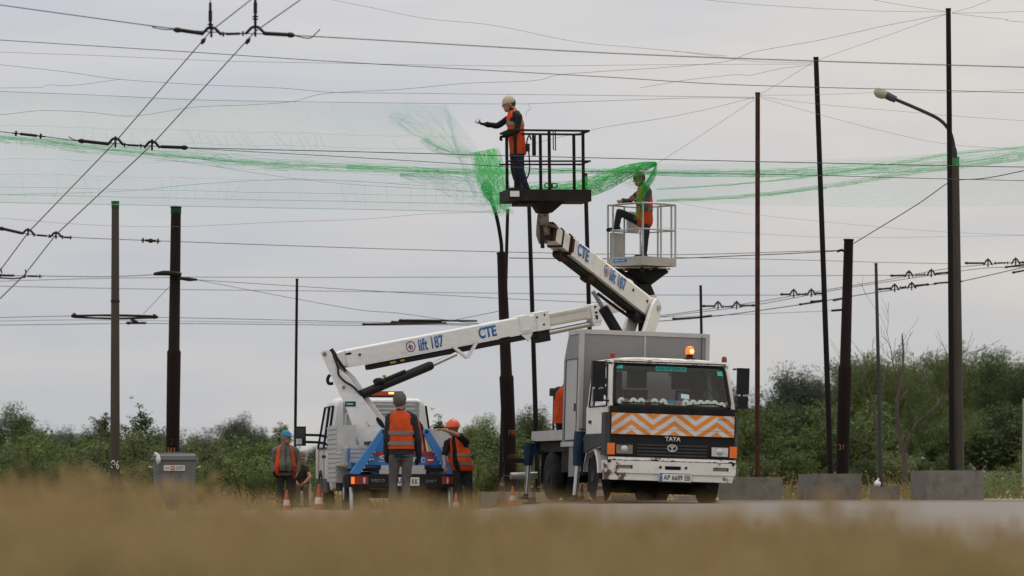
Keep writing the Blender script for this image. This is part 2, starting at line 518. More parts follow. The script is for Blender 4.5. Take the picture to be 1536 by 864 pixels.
# ------------------------------------------------------------------ grasses (nobody could count them)
def blades(bm, n, region, hmin, hmax, wd, rng, seedheads=0.0, lean=0.5, dens=None):
    x0, x1, y0, y1 = region
    k = 0
    while k < n:
        x = rng.uniform(x0, x1); y = rng.uniform(y0, y1)
        if dens and rng.random() > dens(x, y): continue
        k += 1
        z = ground_z(x, y) - 0.01
        h = rng.uniform(hmin, hmax)
        a = rng.uniform(0, 6.283)
        lx, ly = rng.gauss(0, lean) * h, rng.gauss(0, lean) * h
        dx, dy = math.cos(a) * wd / 2, math.sin(a) * wd / 2
        p0 = bm.verts.new((x - dx, y - dy, z)); p1 = bm.verts.new((x + dx, y + dy, z))
        m0 = bm.verts.new((x + lx * .4 - dx * .8, y + ly * .4 - dy * .8, z + h * .6)); m1 = bm.verts.new((x + lx * .4 + dx * .8, y + ly * .4 + dy * .8, z + h * .6))
        t = bm.verts.new((x + lx, y + ly, z + h))
        pn_ = math.sin(x * 9.1 + 2 * math.sin(y * 2.3)) + .8 * math.sin(x * 17 + y * 3.1) + rng.gauss(0, .6)
        mi = 0 if pn_ > .25 else (1 if pn_ > -.7 else 2)
        f = bm.faces.new((p0, p1, m1, m0)); f.material_index = mi
        f = bm.faces.new((m0, m1, t)); f.material_index = mi
        if rng.random() < seedheads:
            q = Vector((x + lx, y + ly, z + h)); s = wd * 1.6
            v = [bm.verts.new(q + Vector(d)) for d in ((-s, 0, 0), (0, -s, .0), (s, 0, 0), (0, s, 0), (0, 0, .03), (0, 0, -.015))]
            for i in range(4):
                bm.faces.new((v[i], v[(i + 1) % 4], v[4])).material_index = 0
                bm.faces.new((v[(i + 1) % 4], v[i], v[5])).material_index = 0

rng = random.Random(5)
gmats = [leafmat('dry_straw_blade', (0.38, 0.275, 0.135), (0.54, 0.40, 0.21), 0.3),
         leafmat('olive_grass_blade', (0.17, 0.16, 0.055), (0.30, 0.27, 0.10), 0.3),
         leafmat('green_grass_blade', (0.10, 0.13, 0.04), (0.17, 0.20, 0.065), 0.3)]
bm = BM()
blades(bm, 30000, (-2.6, 2.6, 2.6, 12.5), 0.04, 0.115, 0.006, rng, 0.15)
blades(bm, 7000, (-5, 0.5, 12, 19), 0.05, 0.14, 0.008, rng, 0.15)
# taller tussocks that stick out of the verge
for (tx, ty, n, hh) in ((-.98, 8.2, 40, .15), (-.75, 9, 40, .13), (.10, 7.0, 40, .11), (.44, 7.4, 40, .13), (.70, 7.5, 60, .16), (.62, 7.2, 30, .11), (-.6, 8.4, 40, .13), (.25, 7.8, 30, .12), (.85, 7.0, 30, .11), (-.25, 7.7, 30, .12), (-1.3, 9.5, 40, .13)):
    for _ in range(n):
        x = tx + rng.gauss(0, .06); y = ty + rng.gauss(0, .12)
        blades(bm, 1, (x, x + .001, y, y + .001), hh * .6, hh, 0.006, rng, .4, .25)
# separate tall dry stalks standing further down the verge
for _ in range(190):
    y = rng.uniform(10.5, 15); x = rng.uniform(-2.3, -.082 * y) if rng.random() < .8 else rng.uniform(.4, 2.2)
    top = rng.gauss(718, 10) if x < .3 else rng.gauss(772, 9)
    h = CAMH - (top - HOR) / F * y - ground_z(x, y)
    blades(bm, 1, (x, x + .001, y, y + .001), max(.08, h * .8), max(.1, h), 0.007, rng, .7, .12)
tag(obj('foreground_grass', bm, gmats), kind='stuff')
bm = BM()
def dtuft(x, y):
    s = math.sin(x * 1.7 + 1) * math.sin(x * .63 + y * .21) + .25 * math.sin(x * 5)
    return max(0.05, min(1, .45 + s))
blades(bm, 8000, (-13, 15, 67.6, 80), 0.06, 0.30, 0.012, rng, 0.2, .35, dtuft)
blades(bm, 6000, (-22, 26, 80, 105), 0.15, 0.6, 0.018, rng, 0.2, .35, dtuft)
tag(obj('roadside_dry_grass', bm, [leafmat('orange_dry_blade', (0.20, 0.12, 0.05), (0.30, 0.19, 0.085), .3), leafmat('tan_grass_blade', (0.14, 0.115, 0.05), (0.22, 0.17, 0.08), .3), leafmat('weed_green_blade', (.07, .09, .03), (.12, .14, .05), .3)]), kind='stuff')

# green weeds with pale flower heads along the right verge
bm = BM()
for _ in range(5200):
    y = rng.uniform(72, 92); x = rng.uniform(.128, .175) * y if rng.random() < .7 else rng.uniform(.055, .14) * y
    z = ground_z(x, y) + rng.random() ** 1.5 * (.55 if x > .128 * y else .3)
    s = rng.uniform(.03, .07)
    a = Vector((rng.gauss(0, 1), rng.gauss(0, 1), rng.gauss(0, 1))).normalized(); b = a.orthogonal().normalized()
    f = bm.faces.new([bm.verts.new(Vector((x, y, z)) + q) for q in (a * s, b * s * .5, a * -s, b * -s * .5)])
    f.material_index = 1 if rng.random() < .012 else 0
tag(obj('roadside_weeds', bm, [leafmat('weed_leaf', (.055, .075, .026), (.11, .14, .05), .3), leafmat('pale_flower_head', (.4, .4, .36), (.5, .5, .45), .3)]), kind='stuff')

# ------------------------------------------------------------------ trees
bark = mat('grey_brown_bark', (0.06, 0.05, 0.04), 0.95, var=0.3, vscale=8, bump=0.4)
deadbark = mat('bleached_dead_bark', (0.085, 0.073, 0.062), 0.95, var=0.25, vscale=8, bump=0.3)

def branch(bm, p, d, ln, r, rng, depth, tips, spread=0.7, n=6):
    pts = [p]; q = Vector(p); d = Vector(d).normalized()
    k = 4
    for i in range(k):
        d = (d + Vector((rng.gauss(0, .14), rng.gauss(0, .14), rng.gauss(0.04, .08)))).normalized()
        q = q + d * ln / k
        pts.append(q.copy())
    tube(bm, pts, [max(.004, r * (1 - .55 * i / k)) for i in range(k + 1)], n)
    if depth == 0:
        tips.append(pts[-1]); tips.append(pts[2])
        return
    m = rng.choice((2, 3, 3))
    for j in range(m):
        nd = (d + Vector((rng.uniform(-1, 1), rng.uniform(-1, 1), rng.uniform(-.25, .7))) * spread).normalized()
        st = pts[-1] if j == 0 else pts[rng.choice((2, 3, 4))]
        branch(bm, st, nd, ln * rng.uniform(.6, .8), r * .5, rng, depth - 1, tips, spread, max(4, n - 1))
    tips.append(pts[-1])

def leaf_clump(bm, c, rad, n, size, rng, flat=0.8):
    for _ in range(n):
        v = Vector((rng.gauss(0, 1), rng.gauss(0, 1), rng.gauss(0, 1))).normalized() * rad * (rng.random() ** .45)
        v.z *= flat
        p = c + v
        nrm = (Vector((rng.gauss(0, 1), rng.gauss(0, 1), rng.gauss(.5, 1))) + v.normalized() * .5).normalized()
        a, b = frame(nrm)
        th = rng.uniform(0, 6.28)
        u = (a * math.cos(th) + b * math.sin(th)); t = nrm.cross(u)
        s = size * rng.uniform(.6, 1.3)
        w_ = s * rng.uniform(.35, .6)
        q = [p - u * s * .5, p + t * w_ * .5 + nrm * .1 * s, p + u * s * .5, p - t * w_ * .5 + nrm * .1 * s]
        bm.faces.new([bm.verts.new(x) for x in q])

def tree_proto(name, seed, H, lm, shape='round', leaf=.16, nleaf=55, label='', cat='tree', spread=.75, trunk_r=.10, width=1.0):
    """H metres tall; origin at the base"""
    rng = random.Random(seed)
    t = thing(name, label, cat, (0, -500, 0))
    tb = BM(); tips = []
    if shape == 'bush':
        for i in range(9):
            a = rng.uniform(0, 6.28)
            d = Vector((math.cos(a) * rng.uniform(.2, .8) * width, math.sin(a) * rng.uniform(.2, .8) * width, 1))
            branch(tb, Vector((math.cos(a) * .12, math.sin(a) * .12, 0)), d, H * rng.uniform(.3, .46), trunk_r * .4, rng, 1, tips, spread, 5)
    elif shape == 'column':
        pts = [Vector((rng.gauss(0, .03) * H * .2, rng.gauss(0, .03) * H * .2, H * i / 7)) for i in range(8)]
        pts[0] = Vector((0, 0, 0))
        tube(tb, pts, [trunk_r * (1 - .92 * i / 7) for i in range(8)], 7)
        for i in range(34):
            z = rng.uniform(.10, .97); a = rng.uniform(0, 6.28)
            ln = H * .20 * (1.12 - z) * rng.uniform(.6, 1.3) * width
            d = Vector((math.cos(a), math.sin(a), rng.uniform(.3, 1.0)))
            branch(tb, pts[int(z * 7)] .lerp(pts[min(7, int(z * 7) + 1)], z * 7 - int(z * 7)), d, ln, trunk_r * .25, rng, 0, tips, spread, 4)
        tips.append(pts[-1])
    else:
        th = H * rng.uniform(.16, .24)
        pts = [Vector((0, 0, 0)), Vector((rng.gauss(0, .05), rng.gauss(0, .05), th * .5)), Vector((rng.gauss(0, .1), rng.gauss(0, .1), th))]
        tube(tb, pts, [trunk_r * 1.2, trunk_r, trunk_r * .85], 8)
        for i in range(7):
            a = i * 2.4 + rng.uniform(-.4, .4)
            up = rng.uniform(.35, 1.6)
            d = Vector((math.cos(a) * width, math.sin(a) * width, up))
            branch(tb, pts[-1] - Vector((0, 0, rng.uniform(0, th * .45))), d, H * rng.uniform(.26, .36), trunk_r * .55, rng, 2, tips, spread, 6)
    zm = max(p.z for p in tips)
    k = (H - .25) / zm
    bmesh.ops.scale(tb, vec=(1, 1, k), verts=tb.verts[:])
    tips = [Vector((p.x, p.y, p.z * k)) for p in tips]
    obj('trunk', tb, bark, t, smooth=60)
    cb = BM()
    if shape == 'round': tips = [p for p in tips if rng.random() < .86]
    if shape == 'round':          # inner foliage between the outer twigs
        for _ in range(70):
            a_, b_ = rng.sample(tips, 2)
            leaf_clump(cb, a_.lerp(b_, rng.uniform(.25, .75)) + Vector((0, 0, H * .02)), H * .12, int(nleaf * 1.1), leaf * 1.1, rng)
    for p in tips:
        rad = (H * .105 if shape != 'bush' else H * .13) * rng.uniform(.6, 1.35)
        if shape == 'column': rad = H * .06 * rng.uniform(.6, 1.3)
        leaf_clump(cb, p, rad, int(nleaf * rng.uniform(.6, 1.3)), leaf, rng)
    # a few stray sprigs so the outline is uneven
    for p in rng.sample(tips, max(1, len(tips) // (9 if shape == 'round' else 4))):
        q = p + Vector((rng.gauss(0, .5), rng.gauss(0, .5), rng.uniform(.1, 1))).normalized() * H * .10
        leaf_clump(cb, q, H * .03, int(nleaf * .25), leaf * .8, rng)
    obj('crown', cb, lm, t)
    return t

leaf_mid = leafmat('mid_green_leaves', (0.058, 0.092, 0.026), (0.140, 0.186, 0.058), .28)
leaf_lite = leafmat('light_green_leaves', (0.080, 0.105, 0.040), (0.160, 0.190, 0.075), .3)
leaf_dark = leafmat('dark_green_leaves', (0.038, 0.062, 0.021), (0.108, 0.148, 0.048), .28)
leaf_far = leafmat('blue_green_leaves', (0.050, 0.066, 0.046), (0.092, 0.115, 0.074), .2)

protoA = [tree_proto('broadleaf_tree', 11, 6, leaf_dark, 'round', .115, 120, 'x', width=.9),
          tree_proto('broadleaf_tree', 12, 6, leaf_dark, 'round', .115, 120, 'x', width=1.2),
          tree_proto('broadleaf_tree', 13, 6, leaf_mid, 'round', .115, 120, 'x', width=1.0),
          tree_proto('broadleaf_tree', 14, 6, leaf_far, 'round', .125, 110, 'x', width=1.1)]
protoB = [tree_proto('scrub_bush', 21, 2.4, leaf_mid, 'bush', .10, 60, 'x', 'bush', width=1.1),
          tree_proto('scrub_bush', 22, 2.4, leaf_lite, 'bush', .11, 55, 'x', 'bush', width=.9),
          tree_proto('scrub_bush', 23, 2.4, leaf_mid, 'bush', .10, 60, 'x', 'bush', width=1.4)]
protoB += [tree_proto('scrub_bush', 24, 2.4, leaf_dark, 'bush', .12, 55, 'x', 'bush', width=1.2), tree_proto('scrub_bush', 25, 2.4, leaf_dark, 'bush', .12, 55, 'x', 'bush', width=.8)]
protoC = [tree_proto('slender_tree', 31, 4, leaf_mid, 'column', .11, 34, 'x', width=1.5),
          tree_proto('slender_tree', 32, 4, leaf_lite, 'column', .11, 34, 'x', width=1.9)]
used = set()
def plant(proto, px, top, D, label, group, sxy=1.0, rot=None, rng=random.Random(3)):
    H0 = {'broadleaf_tree': 6, 'scrub_bush': 2.4, 'slender_tree': 4}[proto.name.split('.')[0]]
    p = at(px, HOR, D)
    g = ground_z(p.x, D) - .05
    z = CAMH - (top - HOR) / F * D - g
    s = z / H0
    sc_ = (s * sxy, s * sxy, s)
    r = rng.uniform(0, 6.28) if rot is None else rot
    loc = (p.x, D, g)
    if proto in used: o = dup(proto, loc, r, sc_, label, group)
    else:
        used.add(proto); o = proto
        o.location = loc; o.rotation_euler = (0, 0, r); o.scale = sc_
        o['label'] = label; o['group'] = group
    return o

GR = 'trees of the dark wood right of the box truck'
LB_R = 'dense dark green leafy tree in the wood behind the concrete blocks'
BACK = ((1120, 622, 150), (1158, 582, 165), (1203, 552, 150), (1250, 572, 172), (1290, 562, 165), (1328, 530, 158), (1373, 524, 176), (1412, 548, 168), (1448, 527, 160), (1484, 541, 178), (1516, 549, 170), (1548, 528, 150), (1586, 545, 172), (1630, 538, 165))
for i, (px, top, D) in enumerate(BACK):
    plant(protoA[(0, 1, 3, 0, 2)[i % 5]], px, top - 6, D, LB_R, GR, (.78, .9, .85)[i % 3])
for i, (px, top, D) in enumerate(BACK):
    plant(protoA[(1, 0, 0)[i % 3]], px + 22, top + rng.uniform(8, 26), D + 14, LB_R, GR, 1.15)
LB_R2 = 'brighter green lower tree at the front of the wood on the right'
for px, top, D in ((1118, 660, 120), (1172, 632, 128), (1236, 650, 126), (1282, 622, 134), (1345, 640, 124), (1390, 618, 128), (1462, 622, 132), (1500, 600, 124), (1536, 588, 120), (1590, 610, 134)):
    plant(protoA[2] if px % 4 else protoA[1], px, top + rng.uniform(-6, 6), D, LB_R2, 'front trees of the wood on the right', rng.uniform(.95, 1.25))
LB_B = 'low green bush growing behind the concrete blocks on the right'
for i, px in enumerate(list(range(1100, 1640, 26)) + list(range(1112, 1640, 31))):
    plant(protoB[i % 3] if rng.random() < (.75 if i < 21 else .3) else protoB[3 + i % 2], px + rng.uniform(-12, 12), rng.uniform(668, 708) if i < 21 else rng.uniform(590, 690), rng.uniform(92, 104) if i < 21 else rng.uniform(112, 122), LB_B, 'bushes along the right verge', rng.uniform(1, 1.5))
# left and middle
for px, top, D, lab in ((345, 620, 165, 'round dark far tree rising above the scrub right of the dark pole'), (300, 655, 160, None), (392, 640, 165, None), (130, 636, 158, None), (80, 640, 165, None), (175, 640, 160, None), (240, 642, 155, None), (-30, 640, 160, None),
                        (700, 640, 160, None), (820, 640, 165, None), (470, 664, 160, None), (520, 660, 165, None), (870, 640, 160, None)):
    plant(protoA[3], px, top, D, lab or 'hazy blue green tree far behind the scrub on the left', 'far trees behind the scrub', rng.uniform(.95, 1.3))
plant(protoA[2], 20, 606, 112, 'big loose leafy tree at the left edge above the scrub', None, .95)
plant(protoC[0], 212, 600, 104, 'tall pointed slender tree between the concrete pole and the dark pole', None, 1.25)
plant(protoC[1], 158, 614, 108, 'pale slender tree just left of the concrete pole', None, 1.3)
plant(protoA[1], 785, 607, 118, 'bushy green tree between the rusty lamp pole and the box truck', None, .95)
plant(protoC[1], 420, 628, 116, 'sparse pale tree above the man in the blue cap', None, 1.1)
plant(protoC[0], 660, 616, 110, 'leafy tree above the man in the orange helmet', None, 1.45)
plant(protoA[2], 727, 626, 122, 'mid green tree just left of the rusty lamp pole', None, .9)
LB_L = 'mid green scrub bush in the thicket behind the dumpster and the vans'
for i, px in enumerate(list(range(-60, 480, 27)) + list(range(640, 900, 25))):
    plant(protoB[i % 3 if rng.random() < .7 else 3 + i % 2], px + rng.uniform(-9, 9), rng.uniform(634, 690) + (12 if 250 < px < 470 else 0), rng.uniform(90, 106), LB_L, 'scrub bushes on the left', rng.uniform(1.05, 1.5))
for i, px in enumerate(list(range(-50, 480, 32)) + list(range(640, 900, 31))):
    plant(protoB[(i + 1) % 3], px + rng.uniform(-9, 9), rng.uniform(676, 700), rng.uniform(80, 86), 'low light green shoot bush at the front of the left thicket', 'front scrub bushes on the left', rng.uniform(1.1, 1.6))

def dead_tree(label, base, trunk, limbs, D, r0, seed, twig=1.0):
    rng = random.Random(seed)
    b = at(*base, D)
    g = ground_z(b.x, D)
    t = thing('dead_tree', label, 'dead tree', (b.x, D, g))
    bm = BM()
    pts = spline([Vector((b.x, D, g - .05))] + [at(px, py, D + dy) for px, py, dy in trunk], 4)
    n = len(pts)
    tube(bm, pts, [r0 * (1 - .85 * i / (n - 1)) for i in range(n)], 7)
    obj('trunk', bm, deadbark, t, True, smooth=60)
    for lm in limbs:
        bm = BM()
        lp = spline([at(px, py, D + dy) for px, py, dy in lm[1:]], 4)
        k = len(lp)
        tube(bm, lp, [lm[0] * (1 - .85 * i / (k - 1)) for i in range(k)], 6)
        tips = []
        for i in range(3, k, 2):
            for _ in range(2):
                d = (lp[i] - lp[i - 1]).normalized() + Vector((rng.gauss(0, .8), rng.gauss(0, .6), rng.gauss(.35, .5)))
                branch(bm, lp[i], d, rng.uniform(.35, .95) * twig, max(.008, lm[0] * .25), rng, 1 if rng.random() < .6 else 2, tips, .6, 4)
        obj('limb', bm, deadbark, t, True, smooth=60)
dead_tree('bare dead tree with a bent limb left of the concrete lamp post', (1356, 735),
          [(1358, 700, 0), (1351, 655, .1), (1345, 612, 0), (1352, 572, 0), (1355, 530, .2), (1353, 500, .2)],
          [(.052, (1357, 676, 0), (1372, 640, -.1), (1396, 617, -.2), (1412, 596, 0), (1418, 566, 0)),
           (.028, (1350, 600, 0), (1366, 580, .2), (1384, 558, .1)),
           (.025, (1352, 575, 0), (1340, 548, .1), (1336, 520, .1))], 88, .085, 4)
dead_tree('thin bare dead tree leaning left behind the small grey block', (1318, 738),
          [(1318, 700, 0), (1316, 650, 0), (1310, 606, 0), (1296, 560, 0), (1282, 528, .1)],
          [(.03, (1314, 640, 0), (1322, 600, 0), (1330, 560, 0)), (.025, (1312, 615, 0), (1292, 596, 0), (1272, 580, 0)),
           (.02, (1317, 668, 0), (1300, 664, 0), (1280, 660, 0))], 92, .055, 7)
dead_tree('fallen bare dead branch lying in the dry grass beside the concrete pole', (162, 735),
          [(150, 708, 0), (136, 694, .2), (122, 688, .3)],
          [(.03, (150, 708, 0), (140, 706, 0), (126, 712, 0)), (.025, (140, 698, 0), (146, 686, 0), (148, 676, 0))], 84, .05, 9, .35)

# ------------------------------------------------------------------ concrete blocks
def block(label, x0, x1, top, D, yaw=0.0, depth=1.0, m=None, bot=None):
    cx = (x0 + x1) / 2
    c = at(cx, HOR, D)
    wd = (x1 - x0) / F * D
    g = ground_z(c.x, D) - .02
    h = at(cx, top, D).z - g
    # width as seen = w cos + d sin
    w_ = (wd - depth * abs(math.sin(yaw))) / math.cos(yaw)
    bm = BM()
    box(bm, -w_ / 2, w_ / 2, -depth / 2, depth / 2, 0, h)
    o = obj('concrete_block', bm, m or MT['concrete'], bevel=.018)
    for v in o.data.vertices:       # worn arrises
        v.co += Vector((math.sin(v.co.z * 9 + v.index), math.cos(v.index * 3.1), math.sin(v.index * 1.7))) * .006
    o.location = (c.x, D + depth / 2, g); o.rotation_euler = (0, 0, yaw)
    return tag(o, label, 'concrete block')
block('largest grey concrete block at the foot of the concrete lamp post', 1373, 1477, 706, 66, .22, .95)
block('grey concrete block holding the leaning thin post and the dark rusty pole', 1202, 1293, 711, 68, .2, .95)
block('grey concrete block just right of the box truck at the foot of a rusty post', 1094, 1175, 716, 67, .2, .9)
block('small grey concrete block with a white bag on it', 1309, 1350, 731, 66.5, .1, .5)
block('narrow grey concrete slab peeking out beside the box truck bumper', 1080, 1094, 722, 66, 0, .5)
block('pale concrete block at the feet of the rusty lamp pole', 719, 777, 738, 67, .05, .6, MT['paleconcrete'])
block('pale concrete block under the rear platform of the box truck', 782, 822, 739, 68, .05, .6, MT['paleconcrete'])
block('yellowish concrete block under the left half of the truck bumper', 914, 967, 744, 66.5, .05, .6, MT['paleconcrete'])
block('yellowish concrete block under the right half of the truck bumper', 1014, 1055, 744, 66.5, .05, .6, MT['paleconcrete'])
block('pale concrete block under the tanned crouching person', 443, 467, 726, 78, .05, .5, MT['paleconcrete'])

# ------------------------------------------------------------------ poles and posts
def pole(name, label, cat, top, bot, D, w0, w1, m, n=12, parts=None, step=None, base_z=None, pm='pole'):
    s = F / D
    T = at(*top, D)
    g = ground_z(at(bot[0], HOR, D).x, D) if base_z is None else base_z
    B = at(*bot, D)
    k = (g - .3 - T.z) / (B.z - T.z)
    B = T.lerp(B, k)
    r0, r1 = w0 / s / 2, w1 / s / 2
    t = thing(name, label, cat, (B.x, B.y, g))
    bm = BM()
    if step is None:
        cyl(bm, B, T, r1, r0, n)
    else:                                # two telescoped tubes with a swaged collar
        f = (HOR - (B.z - CAMH) * s - step[0]) / ((HOR - (B.z - CAMH) * s) - top[1])
        S = B.lerp(T, f)
        rs = step[1] / s / 2
        d = (T - B).normalized()
        tube(bm, [B, S - d * .04, S, S + d * .05, T], [r1, rs * 1.22, rs * 1.24, rs, r0], n)
    obj(pm, bm, m, t, True, smooth=40)
    bm = BM()
    cyl(bm, T, T + (T - B).normalized() * .03, r0 * 1.12, r0 * 1.12, n)
    obj('cap', bm, m, t, True, smooth=40)
    return t, B, T, r0, r1
def band(t, B, T, py, D, r, h, m, name):
    s = F / D
    z = at(0, py, D).z
    f = (z - B.z) / (T.z - B.z)
    c = B.lerp(T, f); d = (T - B).normalized()
    bm = BM(); cyl(bm, c - d * h / 2, c + d * h / 2, r, r, 14)
    obj(name, bm, m, t, True, smooth=40)
    return c

t, B, T, r0, r1 = pole('concrete_pole', 'tapered grey concrete pole with white numerals left of the dumpster', 'pole', (173, 304), (172.5, 740), 68, 11, 15.5, MT['poleconcrete'], 16)
band(t, B, T, 308, 68, r0 * 1.06, .12, mat('faded_green_band', (0.03, 0.055, 0.034), .7), 'paint_band')
band(t, B, T, 452, 68, r0 * 1.28, .035, MT['insul'], 'clamp')
text('numeral', 'Э6', MT['chalk'], t, TM(at(173.5, 697, 68) + Vector((0, -.105, 0)), (1, 0, 0), (0, 0, 1)), .17, .15, .01, .004, True)

t, B, T, r0, r1 = pole('steel_pole', 'dark brown stepped steel pole rising behind the dumpster', 'pole', (264, 312), (258, 740), 71, 15, 19.5, MT['polerust'], 16, step=(528, 17))
band(t, B, T, 316, 71, r0 * 1.06, .10, mat('dark_green_band', (0.014, 0.045, 0.022), .7), 'paint_band')
bm = BM(); P = at(262, 413, 71)
tube(bm, [at(231, 411, 70.9), at(245, 409.5, 70.85), at(262, 410, 70.83), at(272, 412, 70.85)], [.03, .05, .05, .04], 8)
tube(bm, [at(268, 417, 70.85), at(284, 419, 70.85), at(296, 419.5, 70.85)], [.03, .04, .02], 8)
obj('wire_anchor', bm, MT['insul'], t, True, smooth=50)
text('numeral', '2', MT['rust'], t, TM(at(258.5, 663, 71) + Vector((0, -.145, 0)), (1, 0, 0), (0, 0, 1)), .12, .08, .01, .004, True)
text('numeral', 'И1', MT['numeral'], t, TM(at(258, 677, 71) + Vector((0, -.145, 0)), (1, 0, 0), (0, 0, 1)), .15, .14, .015, .004, True)

pole('thin_post', 'thin dark post behind the man in the blue cap', 'post', (445.5, 420), (442, 735), 76, 4, 4.6, MT['darkrust'], 8)

# rusty lamp pole with the drooping arm caught in the net
t, B, T, r0, r1 = pole('lamp_pole', 'rusty tapered lamp pole left of the truck, its lamp caught in green net', 'lamp pole', (752, 381), (767, 742), 70, 13, 20, MT['polerust'], 12, step=(566, 17.5))
bm = BM()
arm = spline([at(752.5, 384, 70), at(752, 366, 70), at(748, 340, 69.9), at(743, 318, 69.85), at(737, 300, 69.8)], 5)
tube(bm, arm, [.06, .05, .042] + [.036] * (len(arm) - 3), 10)
obj('lamp_arm', bm, MT['darkrust'], t, True, smooth=60)
bm = BM()
ax = (at(727, 274, 69.8) - at(737, 302, 69.8)).normalized()
tube(bm, [at(737, 302, 69.8), at(734, 294, 69.8), at(730, 282, 69.8), at(727.5, 275, 69.8), at(726.5, 272.5, 69.8)], [.04, .075, .11, .09, .03], 12)
lh = obj('lamp_head', bm, mat('green_stained_lamp', (0.03, 0.16, 0.06), .5), t, True, smooth=60)
text('numeral', '199', MT['numeral'], t, TM(at(768.5, 649.5, 70) + Vector((0, -.15, 0)), (1, 0, 0), (0, 0, 1)), .12, .14, .015, .004, True)
bm = BM(); lathe(bm, [(.135, 0), (.14, .08), (.13, .12)], at(766, 690, 70)); obj('clamp', bm, MT['rust'], t, True)

pole('thin_post', 'thin rusty post crossing behind the rusty lamp pole', 'post', (761.5, 316), (750.5, 740), 71.5, 5, 5.6, MT['darkrust'], 8)
pole('thin_post', 'thin rusty post under the dark basket and behind the truck platform', 'post', (793.5, 306), (807, 740), 72, 6, 8, MT['darkrust'], 8)
t, B, T, r0, r1 = pole('thin_post', 'thin rusty post behind the dark basket passing the lift boom', 'post', (878, 262), (891, 740), 72.5, 6, 8, MT['darkrust'], 8)
band(t, B, T, 268, 72.5, r0 * 1.12, .12, MT['greenpaint'], 'paint_band')
pole('thin_post', 'short dark thin post seen just above the truck box', 'post', (1051, 430), (1056, 740), 84, 4, 5, MT['darkrust'], 8)
pole('thin_post', 'straight rusty thin post rising from the block beside the truck', 'post', (1136.5, 141), (1136, 740), 67.4, 7, 7.6, MT['rust'], 8)
pole('thin_post', 'tallest leaning rusty thin post on the middle concrete block', 'post', (1224, 88), (1247, 740), 68.2, 7.5, 8.5, MT['darkrust'], 8)
t, B, T, r0, r1 = pole('steel_pole', 'dark brown stepped steel pole behind the leaning thin post', 'pole', (1273, 361), (1262.5, 740), 69.8, 14, 19, MT['polerust'], 16, step=(551, 16.5))
bm = BM(); cyl(bm, at(1247, 466, 69.8), at(1266, 464.5, 69.8), .022); tube(bm, [at(1256, 377, 69.7), at(1262, 375, 69.65), at(1268, 377, 69.68)], .025, 8)
obj('wire_anchor', bm, MT['insul'], t, True, smooth=50)
text('numeral', '31', MT['numeral'], t, TM(at(1261, 671, 69.8) + Vector((0, -.13, 0)), (1, 0, 0), (0, 0, 1)), .11, .10, .015, .004, True)
pole('thin_post', 'thin grey post rising behind the small block with the white bag', 'post', (1314, 397), (1322, 745), 68, 4.5, 7, mat('grey_galvanised_post', (0.05, 0.05, 0.048), .7, var=.2), 8)
pole('thin_post', 'tallest black thin post standing against the concrete lamp post', 'post', (1422.5, 15), (1429, 740), 66.2, 7.5, 9.5, MT['darkrust'], 8)
pole('thin_post', 'short pale post at the right edge of the picture', 'post', (1536, 600), (1535, 745), 74, 4, 4.6, MT['paleconcrete'], 8)

t, B, T, r0, r1 = pole('lamp_post', 'octagonal concrete lamp post with a curved arm and a street lamp', 'lamp post', (1433, 238), (1436, 740), 66.5, 11, 23, MT['poleconcrete'], 8)
band(t, B, T, 243, 66.5, r0 * 1.12, .15, MT['greenpaint'], 'paint_band')
bm = BM()
arm = spline([at(1432.5, 240, 66.5), at(1430, 215, 66.5), at(1424, 196, 66.4), at(1410, 180, 66.4), at(1385, 167, 66.3), at(1343, 149, 66.2)], 5)
tube(bm, arm, [.05] * 4 + [.032] * (len(arm) - 4), 10)
obj('lamp_arm', bm, MT['darkgrey'], t, True, smooth=60)
bm = BM()
tube(bm, [at(1344, 149.5, 66.2), at(1336, 146, 66.2), at(1329, 142.5, 66.2)], [.06, .07, .07], 8)
obj('lamp_head', bm, mat('lamp_housing', (0.06, 0.065, 0.07), .5, var=.1), t, True, smooth=40)
bm = BM()
tube(bm, [at(1329, 142.5, 66.2), at(1324, 140.5, 66.2), at(1317, 138, 66.2), at(1312.5, 136.5, 66.2), at(1311, 136, 66.2)], [.075, .10, .10, .06, .015], 12)
obj('lamp_cover', bm, mat('yellowed_lamp_cover', (0.36, 0.33, 0.26), .3, var=.1), t, True, smooth=60)

# white bag on the small block
bm = BM(); ball(bm, (0, 0, 0), (.10, .09, .11), u=14, v=10)
r_ = random.Random(2)
for v in bm.verts: v.co *= r_.uniform(.8, 1.18)
tube(bm, [(0, 0, .08), (.02, 0, .13), (.05, .01, .17)], [.05, .025, .045], 7)
o = obj('plastic_bag', bm, mat('white_plastic_bag', (.7, .7, .72), .4), smooth=70); o.location = at(1317.5, 728, 66.5) + Vector((0, .2, 0.03)); o.scale = (.62, .62, .55)
tag(o, 'crumpled white plastic bag lying on the small grey block', 'plastic bag')

